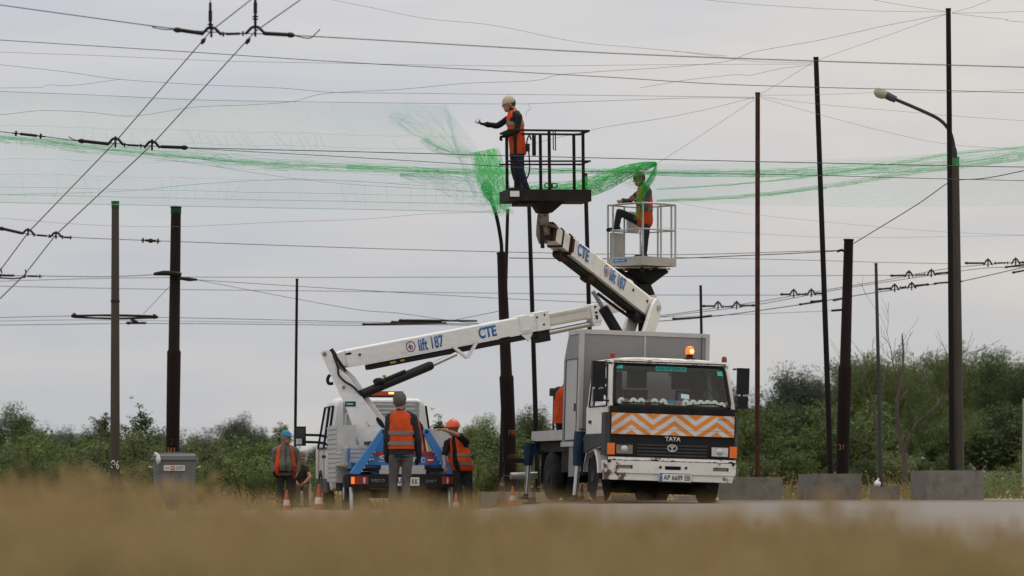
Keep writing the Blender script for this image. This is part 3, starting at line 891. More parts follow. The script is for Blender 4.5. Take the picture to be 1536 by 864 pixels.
# ------------------------------------------------------------------ cones
def cone(label, px, top, D, h, dirty=False):
    p = at(px, HOR, D); g = ground_z(p.x, D) + .01
    zt = at(px, top, D).z
    h = max(.3, zt - g)
    t = thing('traffic_cone', label, 'traffic cone', (p.x, D, g))
    om = conem2 if dirty else conem; wm = conew2 if dirty else conew
    R0 = .105 * h / .5
    rr = lambda z: R0 * (1 - z / h * .82)
    bm = BM(); box(bm, -.17, .17, -.17, .17, 0, .03); obj('base', bm, om, t, bevel=.01)
    segs = ((.03, .26, om), (.26, .52, wm), (.52, .72, om), (.72, .84, wm if dirty else om), (.84, 1, om))
    bm = BM(); lathe(bm, [(rr(.03), .03), (rr(h * .5), h * .5), (rr(h), h), (rr(h) * .6, h + .005), (0, h + .005)], n=18); obj('body', bm, om, t, smooth=40)
    for a, b in ((.30, .55),) + (((.72, .84),) if dirty else ()):
        bm = BM(); lathe(bm, [(rr(h * a) + .004, h * a), (rr(h * b) + .004, h * b)], n=18); obj('white_band', bm, wm, t, smooth=60)
    return t
conem = mat('orange_cone_plastic', (0.46, 0.062, 0.018), .5, var=.12); conew = mat('white_cone_band', (.62, .61, .6), .5, var=.08)
conem2 = mat('dirty_brown_cone_plastic', (0.11, 0.045, 0.03), .8, var=.25); conew2 = mat('grimy_cone_band', (.2, .175, .16), .8, var=.2)
cone('orange and white cone at the feet of the man in the blue cap', 430, 735, 66, .4)
cone('orange and white cone beside the front wheel of the white lift van', 478.5, 727, 65, .45)
cone('orange cone at the feet of the man in the orange helmet', 684, 740, 62, .4)
cone('bright orange cone with white band right of the rusty lamp pole', 769, 730, 63, .45)
cone('dirty brown cone in front of the thin rusty post', 753, 717, 65, .6, True)
cone('dirty brown cone under the rear outrigger of the box truck', 798, 722, 62.5, .6, True)
cone('dirty brown cone left of the truck bumper', 900, 719, 59.3, .6, True)
cone('orange cone just visible behind the front outrigger of the box truck', 873, 739, 65.5, .4)

# ------------------------------------------------------------------ dumpster
p = at(262, HOR, 68.6)
g = ground_z(p.x, 68.6)
t = thing('dumpster', 'grey wheeled metal dumpster with a white label at the foot of the dark pole', 'dumpster', (p.x, 68.6, g), (0, 0, .08))
dm = mat('grey_dumpster_steel', (0.15, 0.16, 0.17), .55, var=.08, dirt=(.09, .085, .08), damt=.35)
H = at(0, 690, 68.6).z - g
bm = BM()
w0, w1 = .36, .41
A = [(-w0, -.35, .18), (w0, -.35, .18), (w0, .35, .18), (-w0, .35, .18)]
Bq = [(-w1, -.42, H), (w1, -.42, H), (w1, .42, H), (-w1, .42, H)]
va = [bm.verts.new(q) for q in A]; vb = [bm.verts.new(q) for q in Bq]
bm.faces.new(va[::-1]); bm.faces.new(vb)
for i in range(4): bm.faces.new((va[i], va[(i + 1) % 4], vb[(i + 1) % 4], vb[i]))
for x in (-.27, -.09, .09, .27):
    prism(bm, [(x - .02, -.352, .2), (x + .02, -.352, .2), (x * 1.12 + .02, -.43, H - .08), (x * 1.12 - .02, -.43, H - .08)], (0, 1, 0.13), .03)
obj('body', bm, dm, t, bevel=.012)
bm = BM(); box(bm, -w1 - .04, w1 + .04, -.47, .47, H, H + .035); box(bm, -w1 - .02, w1 + .02, -.44, .44, H + .0355, H + .06)
obj('rim', bm, dm, t, bevel=.008)
bm = BM()
tube(bm, [(-w1 - .02, -.3, H + .06), (-w1, -.3, H + .09), (0, -.25, H + .13), (w1, -.3, H + .09), (w1 + .02, -.3, H + .06)], .03, 6)
prism(bm, [(-w1, -.44, H + .061), (w1, -.44, H + .061), (w1 - .03, -.30, H + .12), (-w1 + .03, -.30, H + .11)], (0, .5, -1), .015)
prism(bm, [(-w1 + .03, -.29, H + .115), (w1 - .03, -.29, H + .122), (w1, .44, H + .061), (-w1, .44, H + .061)], (0, .2, 1), .015)
obj('lid', bm, mat('dark_grey_lid', (.09, .095, .10), .5, var=.1), t)
for sx in (-1, 1):
    bm = BM(); tube(bm, [(sx * (w1 - .02), -.2, H - .15), (sx * (w1 + .07), -.2, H - .13), (sx * (w1 + .07), .2, H - .13), (sx * (w1 - .02), .2, H - .15)], .018, 8); obj('handle', bm, MT['steel'], t)
    for sy in (-1, 1):
        bm = BM(); cyl(bm, (sx * .28 - .02, sy * .27, .09), (sx * .28 + .02, sy * .27, .09), .09, n=14); obj('caster', bm, MT['rubber'], t, smooth=40)
bm = BM(); prism(bm, [(-.20, -.438, H - .205), (.20, -.438, H - .205), (.20, -.452, H - .10), (-.20, -.452, H - .10)], (0, 1, .13), .006)
lab = obj('label_plate', bm, MT['platewhite'], t)
bm = BM(); cyl(bm, (-.03, -.440, H - .152), (-.03, -.455, H - .151), .042, n=18); obj('red_disc', bm, MT['red'], lab)
bm = BM(); prism(bm, [(-.055, -.449, H - .160), (-.005, -.449, H - .160), (-.005, -.451, H - .144), (-.055, -.451, H - .144)], (0, 1, .1), .014); obj('white_bar', bm, MT['letterwhite'], lab)
bm = BM()
for x0, x1, zz in ((-.18, -.09, .0), (.03, .18, .02), (.03, .16, -.015)):
    prism(bm, [(x0, -.447 - zz * .13, H - .160 + zz), (x1, -.447 - zz * .13, H - .160 + zz), (x1, -.449 - zz * .13, H - .146 + zz), (x0, -.449 - zz * .13, H - .146 + zz)], (0, 1, .13), .01)
obj('print_bar', bm, MT['lettergrey'], lab)
bm = BM(); ball(bm, (0, 0, 0), (.05, .05, .09), u=12, v=9)
for v in bm.verts: v.co *= r_.uniform(.75, 1.2)
tube(bm, [(0, 0, .05), (-.03, 0, .10), (-.07, .0, .11)], [.04, .03, .03], 7)
o = obj('plastic_bag', bm, mat('white_torn_bag', (.62, .62, .64), .5), smooth=70); o.location = at(241, 690, 68.6) + Vector((0, -.47, .01))
tag(o, 'torn white plastic bag hanging over the dumpster rim', 'plastic bag')
# ================================================================== LIFT BOOM PIECES (both trucks)
class Beam:
    """frame along a boom: axis point A -> B, n = towards the viewer's side, u = up"""
    def __init__(s, A, B):
        s.A, s.B = Vector(A), Vector(B)
        s.t = (s.B - s.A).normalized(); s.len = (s.B - s.A).length
        s.n = Vector((0, 0, 1)).cross(s.t).normalized()
        if s.n.y > 0: s.n = -s.n
        s.u = s.n.cross(s.t)
        if s.u.z < 0: s.u = -s.u
    def p(s, f, up=0.0, out=0.0): return s.A + s.t * (s.len * f) + s.u * up + s.n * out
    def sec(s, bm, f0, f1, h, w, ch=0.0, up=0.0, h1=None):
        """a box section from fraction f0 to f1, height h (h1 at the far end), width w, chamfer ch on the top corners"""
        def ring(f, h):
            pts = [(-h / 2, w / 2), (h / 2 - ch, w / 2)]
            if ch: pts += [(h / 2, w / 2 - ch), (h / 2, -w / 2 + ch)]
            pts += [(h / 2 - ch, -w / 2), (-h / 2, -w / 2)]
            return [bm.verts.new(s.p(f, up + a, b)) for a, b in pts]
        a, b = ring(f0, h), ring(f1, h if h1 is None else h1)
        k = len(a)
        bm.faces.new(a); bm.faces.new(b[::-1])
        for i in range(k): bm.faces.new((a[i], b[i], b[(i + 1) % k], a[(i + 1) % k]))
        bmesh.ops.recalc_face_normals(bm, faces=bm.faces[:])
        return bm
    def T(s, f, up, out, flip=1):
        t = s.t if s.t.x > 0 else -s.t
        return TM(s.p(f, up, out), t, s.u)

def logo(parent, M, r):
    """round maker's mark: red ring with a blue b cut by an arrow"""
    bm = BM(); k = 28
    ins = [bm.verts.new(M @ Vector((r * .80 * math.cos(2 * math.pi * i / k), r * .80 * math.sin(2 * math.pi * i / k), 0))) for i in range(k)]
    ou = [bm.verts.new(M @ Vector((r * math.cos(2 * math.pi * i / k), r * math.sin(2 * math.pi * i / k), 0))) for i in range(k)]
    for i in range(k): bm.faces.new((ins[i], ou[i], ou[(i + 1) % k], ins[(i + 1) % k]))
    obj('logo_ring', bm, MT['red'], parent, True)
    text('logo_letter', 'b', MT['letterblue'], parent, M @ Matrix.Translation((r * .12, 0, 0)), r * 1.15, r * .62, .03, .001, True)
    bm = BM(); bm.faces.new([bm.verts.new(M @ Vector(q)) for q in ((-r * .62, 0, .001), (-r * .18, -r * .38, .001), (-r * .18, r * .38, .001))])
    obj('logo_arrow', bm, MT['letterblue'], parent, True)

# ================================================================== BOX TRUCK WITH LIFT
D0 = 60.0
tr = thing('box_truck', 'white cab box truck with orange chevron front panel and raised rusty lift boom', 'truck',
           (at(1005, HOR, D0).x, D0, 0.0), (0, R(1.7), R(12)))
M = MT
# --- chassis, deck
bm = BM()
for sx in (-1, 1): box(bm, sx * .42 - .05, sx * .42 + .05, .5, 5.9, .62, .84)
for y in (1.0, 2.6, 4.2, 5.8): box(bm, -.37, .37, y - .05, y + .05, .66, .80)
box(bm, -.55, .55, .7, 1.5, .45, .62); box(bm, -.35, .35, 1.2, 3.6, .42, .60)
cyl(bm, (-.95, 1.15, .42), (.95, 1.15, .42), .07); cyl(bm, (-.95, 4.55, .42), (.95, 4.55, .42), .09)
ball(bm, (0, 4.55, .42), (.22, .2, .22))
box(bm, -.98, .98, .75, .95, .36, .60); box(bm, -1.02, 1.02, 1.62, 1.70, .16, .98); box(bm, -.9, -.45, 2.0, 2.9, .45, .82); cyl(bm, (.55, 2.2, .62), (.55, 3.3, .62), .24)  # wide dark plate behind the wheels added in place of the underbody shadow
obj('chassis', bm, M['chassis'], tr)
bm = BM()
box(bm, -1.10, 1.10, 3.15, 5.95, 1.06, 1.24)
obj('platform_deck', bm, M['boxtrim'], tr, bevel=.01)
bm = BM()
box(bm, -1.02, 1.02, 3.2, 5.9, .86, 1.055); box(bm, -.75, -.4, 3.2, 3.9, .5, .86)
box(bm, -1.0, -.72, 3.3, 3.85, .5, .95); box(bm, .72, 1.0, 3.3, 3.85, .5, .95)
obj('underdeck_frame', bm, M['chassis'], tr)
# mudflaps
for sx in (-1, 1):
    bm = BM(); box(bm, sx * .80 - .25, sx * .80 + .25, 5.28, 5.30, .30, .9); obj('mudflap', bm, M['black'], tr)
# --- wheels
def wheel(x, y, r, wd, dual=False):
    bm = BM()
    prof = [(r * .55, -wd / 2), (r * .9, -wd / 2), (r * .98, -wd * .38), (r, -wd * .25), (r, wd * .25), (r * .98, wd * .38), (r * .9, wd / 2), (r * .55, wd / 2)]
    lathe(bm, prof, n=32, M=Matrix.Rotation(R(90), 4, 'Y'))
    for v in bm.verts: v.co += Vector((x, y, r))
    wo = obj('wheel', bm, M['rubber'], tr, smooth=40)
    bm = BM()
    lathe(bm, [(0.0, .03), (r * .22, .05), (r * .25, -.02), (r * .5, -.04), (r * .56, .02), (r * .56, -.06), (0, -.06)], n=24, M=Matrix.Rotation(R(-90 if x < 0 else 90), 4, 'Y'))
    for v in bm.verts: v.co += Vector((x + math.copysign(wd * .38, x), y, r))
    obj('rim', bm, M['darkgrey'], wo, smooth=40)
for sx in (-1, 1):
    wheel(sx * .93, 1.15, .42, .24)
    wheel(sx * .97, 4.55, .43, .22); wheel(sx * .70, 4.55, .43, .22)
    bm = BM()          # front wheel arch
    a0 = [R(a) for a in range(5, 181, 12)]
    pr = [(1.15 - .58 * math.cos(a), .44 + .52 * math.sin(a)) for a in a0]
    for i in range(len(pr) - 1):
        (y0, z0), (y1, z1) = pr[i], pr[i + 1]
        k = .88
        q = lambda y, z, s: (sx * 1.10 if s else sx * .80, y, z)
        v = [bm.verts.new(p) for p in (q(y0, z0, 1), q(y1, z1, 1), q(y1, z1, 0), q(y0, z0, 0))]
        bm.faces.new(v)
        y0i, z0i, y1i, z1i = 1.15 + (y0 - 1.15) * k, .44 + (z0 - .44) * k, 1.15 + (y1 - 1.15) * k, .44 + (z1 - .44) * k
        v2 = [bm.verts.new(p) for p in (q(y0, z0, 1), q(y1, z1, 1), (sx * 1.11, y1i, z1i), (sx * 1.11, y0i, z0i))]
        bm.faces.new(v2)
    bmesh.ops.remove_doubles(bm, verts=bm.verts[:], dist=1e-4)
    obj('wheel_arch', bm, M['dirtywhite'], tr, smooth=50)
# --- cab shell
cab = bm = BM()
ZB = 1.60
for sx in (-1, 1):
    # lower door side
    prism(bm, [(sx * 1.07, .10, .98), (sx * 1.07, 1.62, .80), (sx * 1.075, 1.62, ZB), (sx * 1.075, .08, ZB)], (1, 0, 0), .05)
    # A pillar, B pillar, roof rail
    prism(bm, [(sx * 1.055, .02, ZB - .02), (sx * 1.055, .13, ZB - .02), (sx * .985, .42, 2.36), (sx * .985, .31, 2.36)], (1, 0, .09 * sx), .075)
    prism(bm, [(sx * 1.055, 1.40, ZB - .02), (sx * 1.055, 1.62, ZB - .02), (sx * .985, 1.62, 2.36), (sx * .985, 1.45, 2.36)], (1, 0, .09 * sx), .06)
    prism(bm, [(sx * .985, .30, 2.29), (sx * .985, 1.62, 2.31), (sx * .975, 1.62, 2.38), (sx * .975, .32, 2.38)], (1, 0, 0), .08)
box(bm, -1.04, 1.04, 1.60, 1.66, .85, 1.75)                      # rear wall with a window opening
box(bm, -1.00, -.70, 1.60, 1.66, 1.752, 2.36); box(bm, .70, 1.00, 1.60, 1.66, 1.752, 2.36); box(bm, -.699, .699, 1.60, 1.66, 2.24, 2.36)
box(bm, -.14, -.06, 1.605, 1.655, 1.752, 2.238)
cabo = obj('cab', bm, M['dirtywhite'], tr, bevel=.012)
bm = BM()           # roof: crowned, with a leading edge
nx, ny = 16, 6
def roofz(x, y): return 2.375 + .075 * (1 - (x / 1.03) ** 4) * (smooth01(.2, .65, y) * .6 + .4) + .012 * math.sin(x * 19)* smooth01(.5, .3, y)
top = [[bm.verts.new((x, y, roofz(x, y))) for y in [.27 + 1.4 * j / ny for j in range(ny + 1)]] for x in [-1.03 + 2.06 * i / nx for i in range(nx + 1)]]
bot = [[bm.verts.new((x, y, 2.335)) for y in [.25 + 1.42 * j / ny for j in range(ny + 1)]] for x in [-1.025 + 2.05 * i / nx for i in range(nx + 1)]]
for i in range(nx):
    for j in range(ny):
        bm.faces.new((top[i][j], top[i + 1][j], top[i + 1][j + 1], top[i][j + 1]))
        bm.faces.new((bot[i][j], bot[i][j + 1], bot[i + 1][j + 1], bot[i + 1][j]))
    bm.faces.new((top[i][0], bot[i][0], bot[i + 1][0], top[i + 1][0])); bm.faces.new((top[i][ny], top[i + 1][ny], bot[i + 1][ny], bot[i][ny]))
for j in range(ny):
    bm.faces.new((top[0][j], top[0][j + 1], bot[0][j + 1], bot[0][j])); bm.faces.new((top[nx][j], bot[nx][j], bot[nx][j + 1], top[nx][j + 1]))
obj('roof', bm, M['rustwhite'], cabo, smooth=60)
bm = BM()      # chipped gutter edge over the windscreen
rg2 = random.Random(4)
xs2 = [-.97 + 1.94 * i / 70 for i in range(71)]
lo2 = [2.318 - (.010 + rg2.uniform(0, .022) * (1 if rg2.random() < .45 else .3)) for _ in xs2]
for i in range(70):
    v = [bm.verts.new(q) for q in ((xs2[i], .262, lo2[i] + .03), (xs2[i + 1], .262, lo2[i + 1] + .03), (xs2[i + 1], .24, 2.368 - rg2.uniform(0, .008)), (xs2[i], .24, 2.366))]
    bm.faces.new(v)
obj('chipped_gutter', bm, M['rust'], cabo)
# windscreen with rubber seal
ws = [(-1.0, .022, 1.615), (1.0, .022, 1.615), (.945, .305, 2.315), (-.945, .305, 2.315)]
bm = BM(); bm.faces.new([bm.verts.new(q) for q in ws]); wo = obj('windscreen', bm, M['glass'], cabo)
bm = BM()
rr = [Vector(q) + Vector((0, -.006, 0)) for q in ws]
lp = []
for i in range(4):
    a, b, c = rr[i - 1], rr[i], rr[(i + 1) % 4]
    lp += [b + (a - b).normalized() * .09, b + ((a - b).normalized() + (c - b).normalized()) * .026, b + (c - b).normalized() * .09]
tube(bm, lp + [lp[0]], .028, 6); obj('windscreen_seal', bm, M['black'], wo, smooth=60)
def wsp(u, v, off=0.0):       # point on the windscreen: u -1..1, v 0..1
    x = u * (1.0 - .055 * v); 
    return Vector((x, .022 + .283 * v - off * .93, 1.615 + .70 * v - off * .37))
# sunstrip
bm = BM()
strip = [wsp(-.97, .86, .004), wsp(.97, .86, .004), wsp(.97, .975, .004), wsp(-.97, .975, .004)]
bm.faces.new([bm.verts.new(q) for q in strip]); obj('tinted_sunstrip', bm, glassmat('tinted_film', (.06, .33, .33)), wo)
def screen_card(name, u0, u1, v0, v1, m, off=.009):
    bm = BM(); prism(bm, [wsp(u0, v0, off), wsp(u1, v0, off), wsp(u1, v1, off), wsp(u0, v1, off)], wsp(0, 0, 1) - wsp(0, 0, 0), .003)
    return obj(name, bm, m, wo)
cd_ = screen_card('emergency_sign', -.255, .30, .865, .995, M['teal'])
xd = (wsp(1, .9) - wsp(-1, .9)); ud = wsp(0, 1) - wsp(0, 0)
text('lettering', 'АВАРІЙКА', mat('dark_teal_lettering', (.003, .055, .055), .5, var=.03), cd_, TM(wsp(.022, .93, .0125), xd, ud), .068, .50, .012, .001)
screen_card('teal_sticker', -.97, -.85, .89, .975, mat('bright_teal_sticker', (.015, .42, .40), .5, var=.05))
screen_card('teal_sticker', .86, .955, .79, .90, mat('green_teal_sticker', (.02, .46, .34), .5, var=.05))
# cab inside: dash, seats, wheel
bm = BM(); box(bm, -1.02, 1.02, .12, 1.59, .95, 1.06); box(bm, -1.0, 1.0, .16, .62, 1.15, 1.56); box(bm, .25, .85, .18, .55, 1.56, 1.66)
obj('dashboard', bm, M['interior'], cabo, bevel=.02)
bm = BM()
for x0, x1, zt in ((-.93, -.52, 2.02), (-.50, -.10, 2.02), (.40, .88, 2.04)):
    box(bm, x0, x1, .80, 1.30, 1.25, 1.45); box(bm, x0 + .01, x1 - .01, 1.30, 1.45, 1.40, zt - .10)
obj('seat_row', bm, M['seat'], cabo, bevel=.06, segs=3, smooth=60)
for x, zt in ((-.73, 2.22), (-.30, 2.25)):
    bm = BM(); box(bm, x - .16, x + .16, 1.28, 1.40, zt - .30, zt); obj('headrest', bm, M['seat'], cabo, bevel=.04, segs=3, smooth=60)
bm = BM(); box(bm, .33, .92, 1.32, 1.42, 1.95, 2.24); obj('headrest', bm, M['seat'], cabo, bevel=.04, segs=2, smooth=60)
bm = BM()
Mw = Matrix.Translation((.52, .50, 1.66)) @ Matrix.Rotation(R(-40), 4, 'X')
ring = [Mw @ Vector((.22 * math.cos(2 * math.pi * i / 24), .22 * math.sin(2 * math.pi * i / 24), 0)) for i in range(25)]
tube(bm, ring, .016, 6); tube(bm, [Mw @ Vector((-.21, 0, 0)), Mw @ Vector((.21, 0, 0))], .014, 6); tube(bm, [Mw @ Vector((0, 0, 0)), Mw @ Vector((0, 0, -.25))], .03, 8)
obj('steering_wheel', bm, M['black'], cabo, smooth=60)
bm = BM(); tube(bm, spline([wsp(.30, .86, -.12), wsp(.52, .72, -.12), wsp(.68, .40, -.12), wsp(.80, .18, -.10)], 6), .006, 5)
obj('cable', bm, M['black'], cabo)
bm = BM(); tube(bm, [wsp(.02, .86, -.05), wsp(.02, .60, -.05)], .004, 5); ball(bm, wsp(.02, .77, -.05), (.03, .02, .05)); obj('hanging_charm', bm, M['interior'], cabo)
# door windows, handles
for sx in (-1, 1):
    bm = BM(); bm.faces.new([bm.verts.new(q) for q in ((sx * 1.06, .16, ZB), (sx * 1.06, 1.42, ZB), (sx * .99, 1.46, 2.30), (sx * .99, .44, 2.30))])
    obj('door_window', bm, M['sideglass'], cabo)
    bm = BM(); tube(bm, [(sx * 1.10, .14, 1.6), (sx * 1.035, .44, 2.3), (sx * 1.03, 1.44, 2.31), (sx * 1.10, 1.41, 1.6), (sx * 1.10, .14, 1.6)], .016, 6); obj('door_window_seal', bm, M['black'], cabo)
    bm = BM(); box(bm, sx * 1.11 - .012, sx * 1.11 + .012, 1.22, 1.36, 1.32, 1.37); obj('door_handle', bm, M['black'], cabo, bevel=.005)
    bm = BM(); prism(bm, [(sx * 1.12, .10, .985), (sx * 1.12, 1.60, .82), (sx * 1.12, 1.60, 1.14), (sx * 1.12, .09, 1.14)], (1, 0, 0), .03); obj('door_lower_trim', bm, M['darkgrey'], cabo)
bm = BM()
for x0, x1, zz in ((.12, .42, 1.47), (.12, .32, 1.44)):
    box(bm, -1.103, -1.099, x0 + .12, x1 + .12, zz, zz + .012)
obj('faded_stencil', bm, M['lettergrey'], cabo)
# front panels
bm = BM()
box(bm, -1.075, 1.075, -.01, .05, 1.48, 1.605)
for x0, x1 in ((-.93, -.55), (-.45, -.32), (-.22, .22), (.30, .42), (.55, .93)):
    for k in range(3): box(bm, x0, x1, -.022, -.009, 1.515 + k * .026, 1.528 + k * .026)
obj('vent_panel', bm, M['black'], cabo, bevel=.006)
bm = BM()
box(bm, -1.08, 1.08, -.02, .08, .74, 1.14)
gr = obj('grille', bm, M['black'], tr, bevel=.012)
bm = BM()
for k in range(4): box(bm, -.60, .60, -.036, -.0195, .79 + k * .055, .815 + k * .055)
obj('grille_slat', bm, M['darkgrey'], gr, bevel=.004)
for sx in (-1, 1):      # corner panels wrapping round
    bm = BM()
    prism(bm, [(sx * 1.075, -.045, .76), (sx * 1.075, -.045, 1.49), (sx * 1.135, .02, 1.49), (sx * 1.135, .02, .76)], (sx * -.7, .7, 0), .03)
    box(bm, sx * 1.125 - .015, sx * 1.125 + .015, .02, .30, .78, 1.49)
    obj('corner_panel', bm, M['darkgrey'], tr)
# chevron panel: orange / white zigzag is a print on the panel
cm = bpy.data.materials.new('chevron_print'); cm.use_nodes = True
n_, l_ = cm.node_tree.nodes, cm.node_tree.links
b_ = n_['Principled BSDF']; b_.inputs['Roughness'].default_value = .35
tcx = n_.new('ShaderNodeTexCoord'); sx_ = n_.new('ShaderNodeSeparateXYZ'); l_.new(tcx.outputs['Object'], sx_.inputs[0])
PER, SL, VP = .735, .70, .173
def mth(op, a, b=None, c=None):
    q = n_.new('ShaderNodeMath'); q.operation = op
    for i, v in enumerate((a, b, c)):
        if v is None: continue
        if isinstance(v, (int, float)): q.inputs[i].default_value = v
        else: l_.new(v, q.inputs[i])
    return q.outputs[0]
tri = mth('PINGPONG', mth('ADD', sx_.outputs[0], PER * 4 - .020), PER / 2)       # 0 at the peaks
v_ = mth('ADD', sx_.outputs[2], mth('MULTIPLY', tri, SL))
fr_ = mth('FRACT', mth('DIVIDE', mth('ADD', v_, -.950 + VP * 6), VP))
st = mth('LESS_THAN', fr_, .5)
mm = n_.new('ShaderNodeMix'); mm.data_type = 'RGBA'
l_.new(st, mm.inputs[0]); mm.inputs[6].default_value = (.60, .60, .62, 1); mm.inputs[7].default_value = (.72, .235, .028, 1)
dn = n_.new('ShaderNodeTexNoise'); dn.inputs['Scale'].default_value = 5; dn.inputs['Detail'].default_value = 8; l_.new(tcx.outputs['Object'], dn.inputs[0])
dr = n_.new('ShaderNodeValToRGB'); dr.color_ramp.elements[0].position = .35; dr.color_ramp.elements[0].color = (.80, .78, .75, 1); dr.color_ramp.elements[1].position = .6; dr.color_ramp.elements[1].color = (1, 1, 1, 1)
l_.new(dn.outputs[0], dr.inputs[0])
m2 = n_.new('ShaderNodeMix'); m2.data_type = 'RGBA'; m2.blend_type = 'MULTIPLY'; m2.inputs[0].default_value = 1
l_.new(mm.outputs[2], m2.inputs[6]); l_.new(dr.outputs[0], m2.inputs[7]); l_.new(m2.outputs[2], b_.inputs['Base Color'])
bm = BM(); box(bm, -1.055, 1.055, -.062, -.03, 1.135, 1.485)
chv = obj('chevron_panel', bm, cm, tr, bevel=.004)
bm = BM(); box(bm, -1.056, 1.056, -.064, -.061, 1.222, 1.227); obj('panel_crease', bm, M['lettergrey'], chv)
text('small_script', 'turbo', M['lettergrey'], chv, TM((.86, -.0635, 1.43), (1, 0, 0), (0, 0, 1)), .035, .20, .01)
text('lettering', 'TATA', M['lettersilver'], gr, TM((.005, -.045, 1.075), (1, 0, 0), (0, 0, 1)), .075, .27, .03, .008)
# oval emblem
bm = BM()
ring = [(.078 * math.cos(2 * math.pi * i / 28), -.044, .925 + .055 * math.sin(2 * math.pi * i / 28)) for i in range(29)]
tube(bm, ring, .009, 6)
prism(bm, [(-.052, -.044, .944), (.052, -.044, .944), (.045, -.044, .955), (-.045, -.044, .955)], (0, 1, 0), .012)
prism(bm, [(-.018, -.044, .943), (-.030, -.044, .935), (-.012, -.044, .928), (-.014, -.044, .878), (-.005, -.044, .878), (-.005, -.044, .943)], (0, 1, 0), .011)
prism(bm, [(.018, -.044, .943), (.005, -.044, .943), (.005, -.044, .878), (.014, -.044, .878), (.012, -.044, .928), (.030, -.044, .935)], (0, 1, 0), .011)
obj('emblem', bm, M['lettersilver'], gr, smooth=40)
for sx in (-1, 1):
    bm = BM(); box(bm, sx * .82 - .15, sx * .82 + .15, -.045, .0, .805, .965); hl = obj('headlight', bm, M['clearlens'] if sx > 0 else M['foglens'], tr, bevel=.012)
    bm = BM(); tube(bm, [(sx * .82 - .15, -.045, .80), (sx * .82 + .15, -.045, .80), (sx * .82 + .15, -.045, .97), (sx * .82 - .15, -.045, .97), (sx * .82 - .15, -.045, .80)], .012, 5); obj('headlight_trim', bm, M['black'], hl)
    bm = BM(); ball(bm, (sx * .82, -.047, .885), (.06, .012, .06)); obj('bulb_reflector', bm, M['steel'], hl, smooth=60)
    bm = BM(); box(bm, sx * 1.05 - .062, sx * 1.05 + .062, -.058, .02, .79, .98); obj('indicator', bm, M['orangepaint'], tr, bevel=.012)
# lip and bumper
bmat = mat('rust_bitten_bumper_paint', (0.64, 0.63, 0.60), 0.5, var=0.08, dirt=(0.12, 0.05, 0.024), damt=0.12, dscale=5.0, dsharp=0.06)
def ends_rust(m, amt):
    """more rust towards the two battered ends and the lower edge of the bumper"""
    nt = m.node_tree; N, L = nt.nodes, nt.links
    ramp = [n for n in N if n.type == 'VALTORGB'][1]
    src = ramp.inputs[0].links[0].from_socket
    tc = N.new('ShaderNodeTexCoord'); sp = N.new('ShaderNodeSeparateXYZ'); L.new(tc.outputs['Object'], sp.inputs[0])
    ab = N.new('ShaderNodeMath'); ab.operation = 'ABSOLUTE'; L.new(sp.outputs[0], ab.inputs[0])
    mr = N.new('ShaderNodeMapRange'); mr.inputs[1].default_value = .55; mr.inputs[2].default_value = 1.1; mr.inputs[3].default_value = 0; mr.inputs[4].default_value = amt
    L.new(ab.outputs[0], mr.inputs[0])
    mz = N.new('ShaderNodeMapRange'); mz.inputs[1].default_value = .60; mz.inputs[2].default_value = .36; mz.inputs[3].default_value = 0; mz.inputs[4].default_value = amt * .75
    L.new(sp.outputs[2], mz.inputs[0])
    a = N.new('ShaderNodeMath'); a.operation = 'ADD'; L.new(mr.outputs[0], a.inputs[0]); L.new(mz.outputs[0], a.inputs[1])
    b = N.new('ShaderNodeMath'); b.operation = 'ADD'; L.new(src, b.inputs[0]); L.new(a.outputs[0], b.inputs[1])
    L.new(b.outputs[0], ramp.inputs[0])
ends_rust(bmat, .13); MT['bumper'] = bmat
bm = BM()
N_ = 60
rgl = random.Random(9)
lo = [(-1.10 + 2.2 * i / N_, .705 + (.018 * max(0, math.sin(i * .9)) + rgl.uniform(0, .012) if i % 9 in (3, 4, 5) else rgl.uniform(0, .005))) for i in range(N_ + 1)]
for i in range(N_):
    (x0, z0), (x1, z1) = lo[i], lo[i + 1]
    v = [bm.verts.new(q) for q in ((x0, -.06, z0), (x1, -.06, z1), (x1, -.06, .752), (x0, -.06, .752), (x0, .03, .758), (x1, .03, .758))]
    bm.faces.new(v[:4]); bm.faces.new((v[3], v[2], v[5], v[4]))
bmesh.ops.remove_doubles(bm, verts=bm.verts[:], dist=1e-4)
obj('front_lip', bm, M['rustwhite'], tr)
bm = BM(); box(bm, -1.09, 1.09, -.03, .05, .66, .735); obj('lip_backing', bm, M['black'], tr)
def rrect(x0, x1, z0, z1, r, k=4):
    o = []
    for cx, cz, a0 in ((x1 - r, z1 - r, 0), (x0 + r, z1 - r, 90), (x0 + r, z0 + r, 180), (x1 - r, z0 + r, 270)):
        for i in range(k + 1):
            a = R(a0 + 90 * i / k); o.append((cx + r * math.cos(a), cz + r * math.sin(a)))
    return o
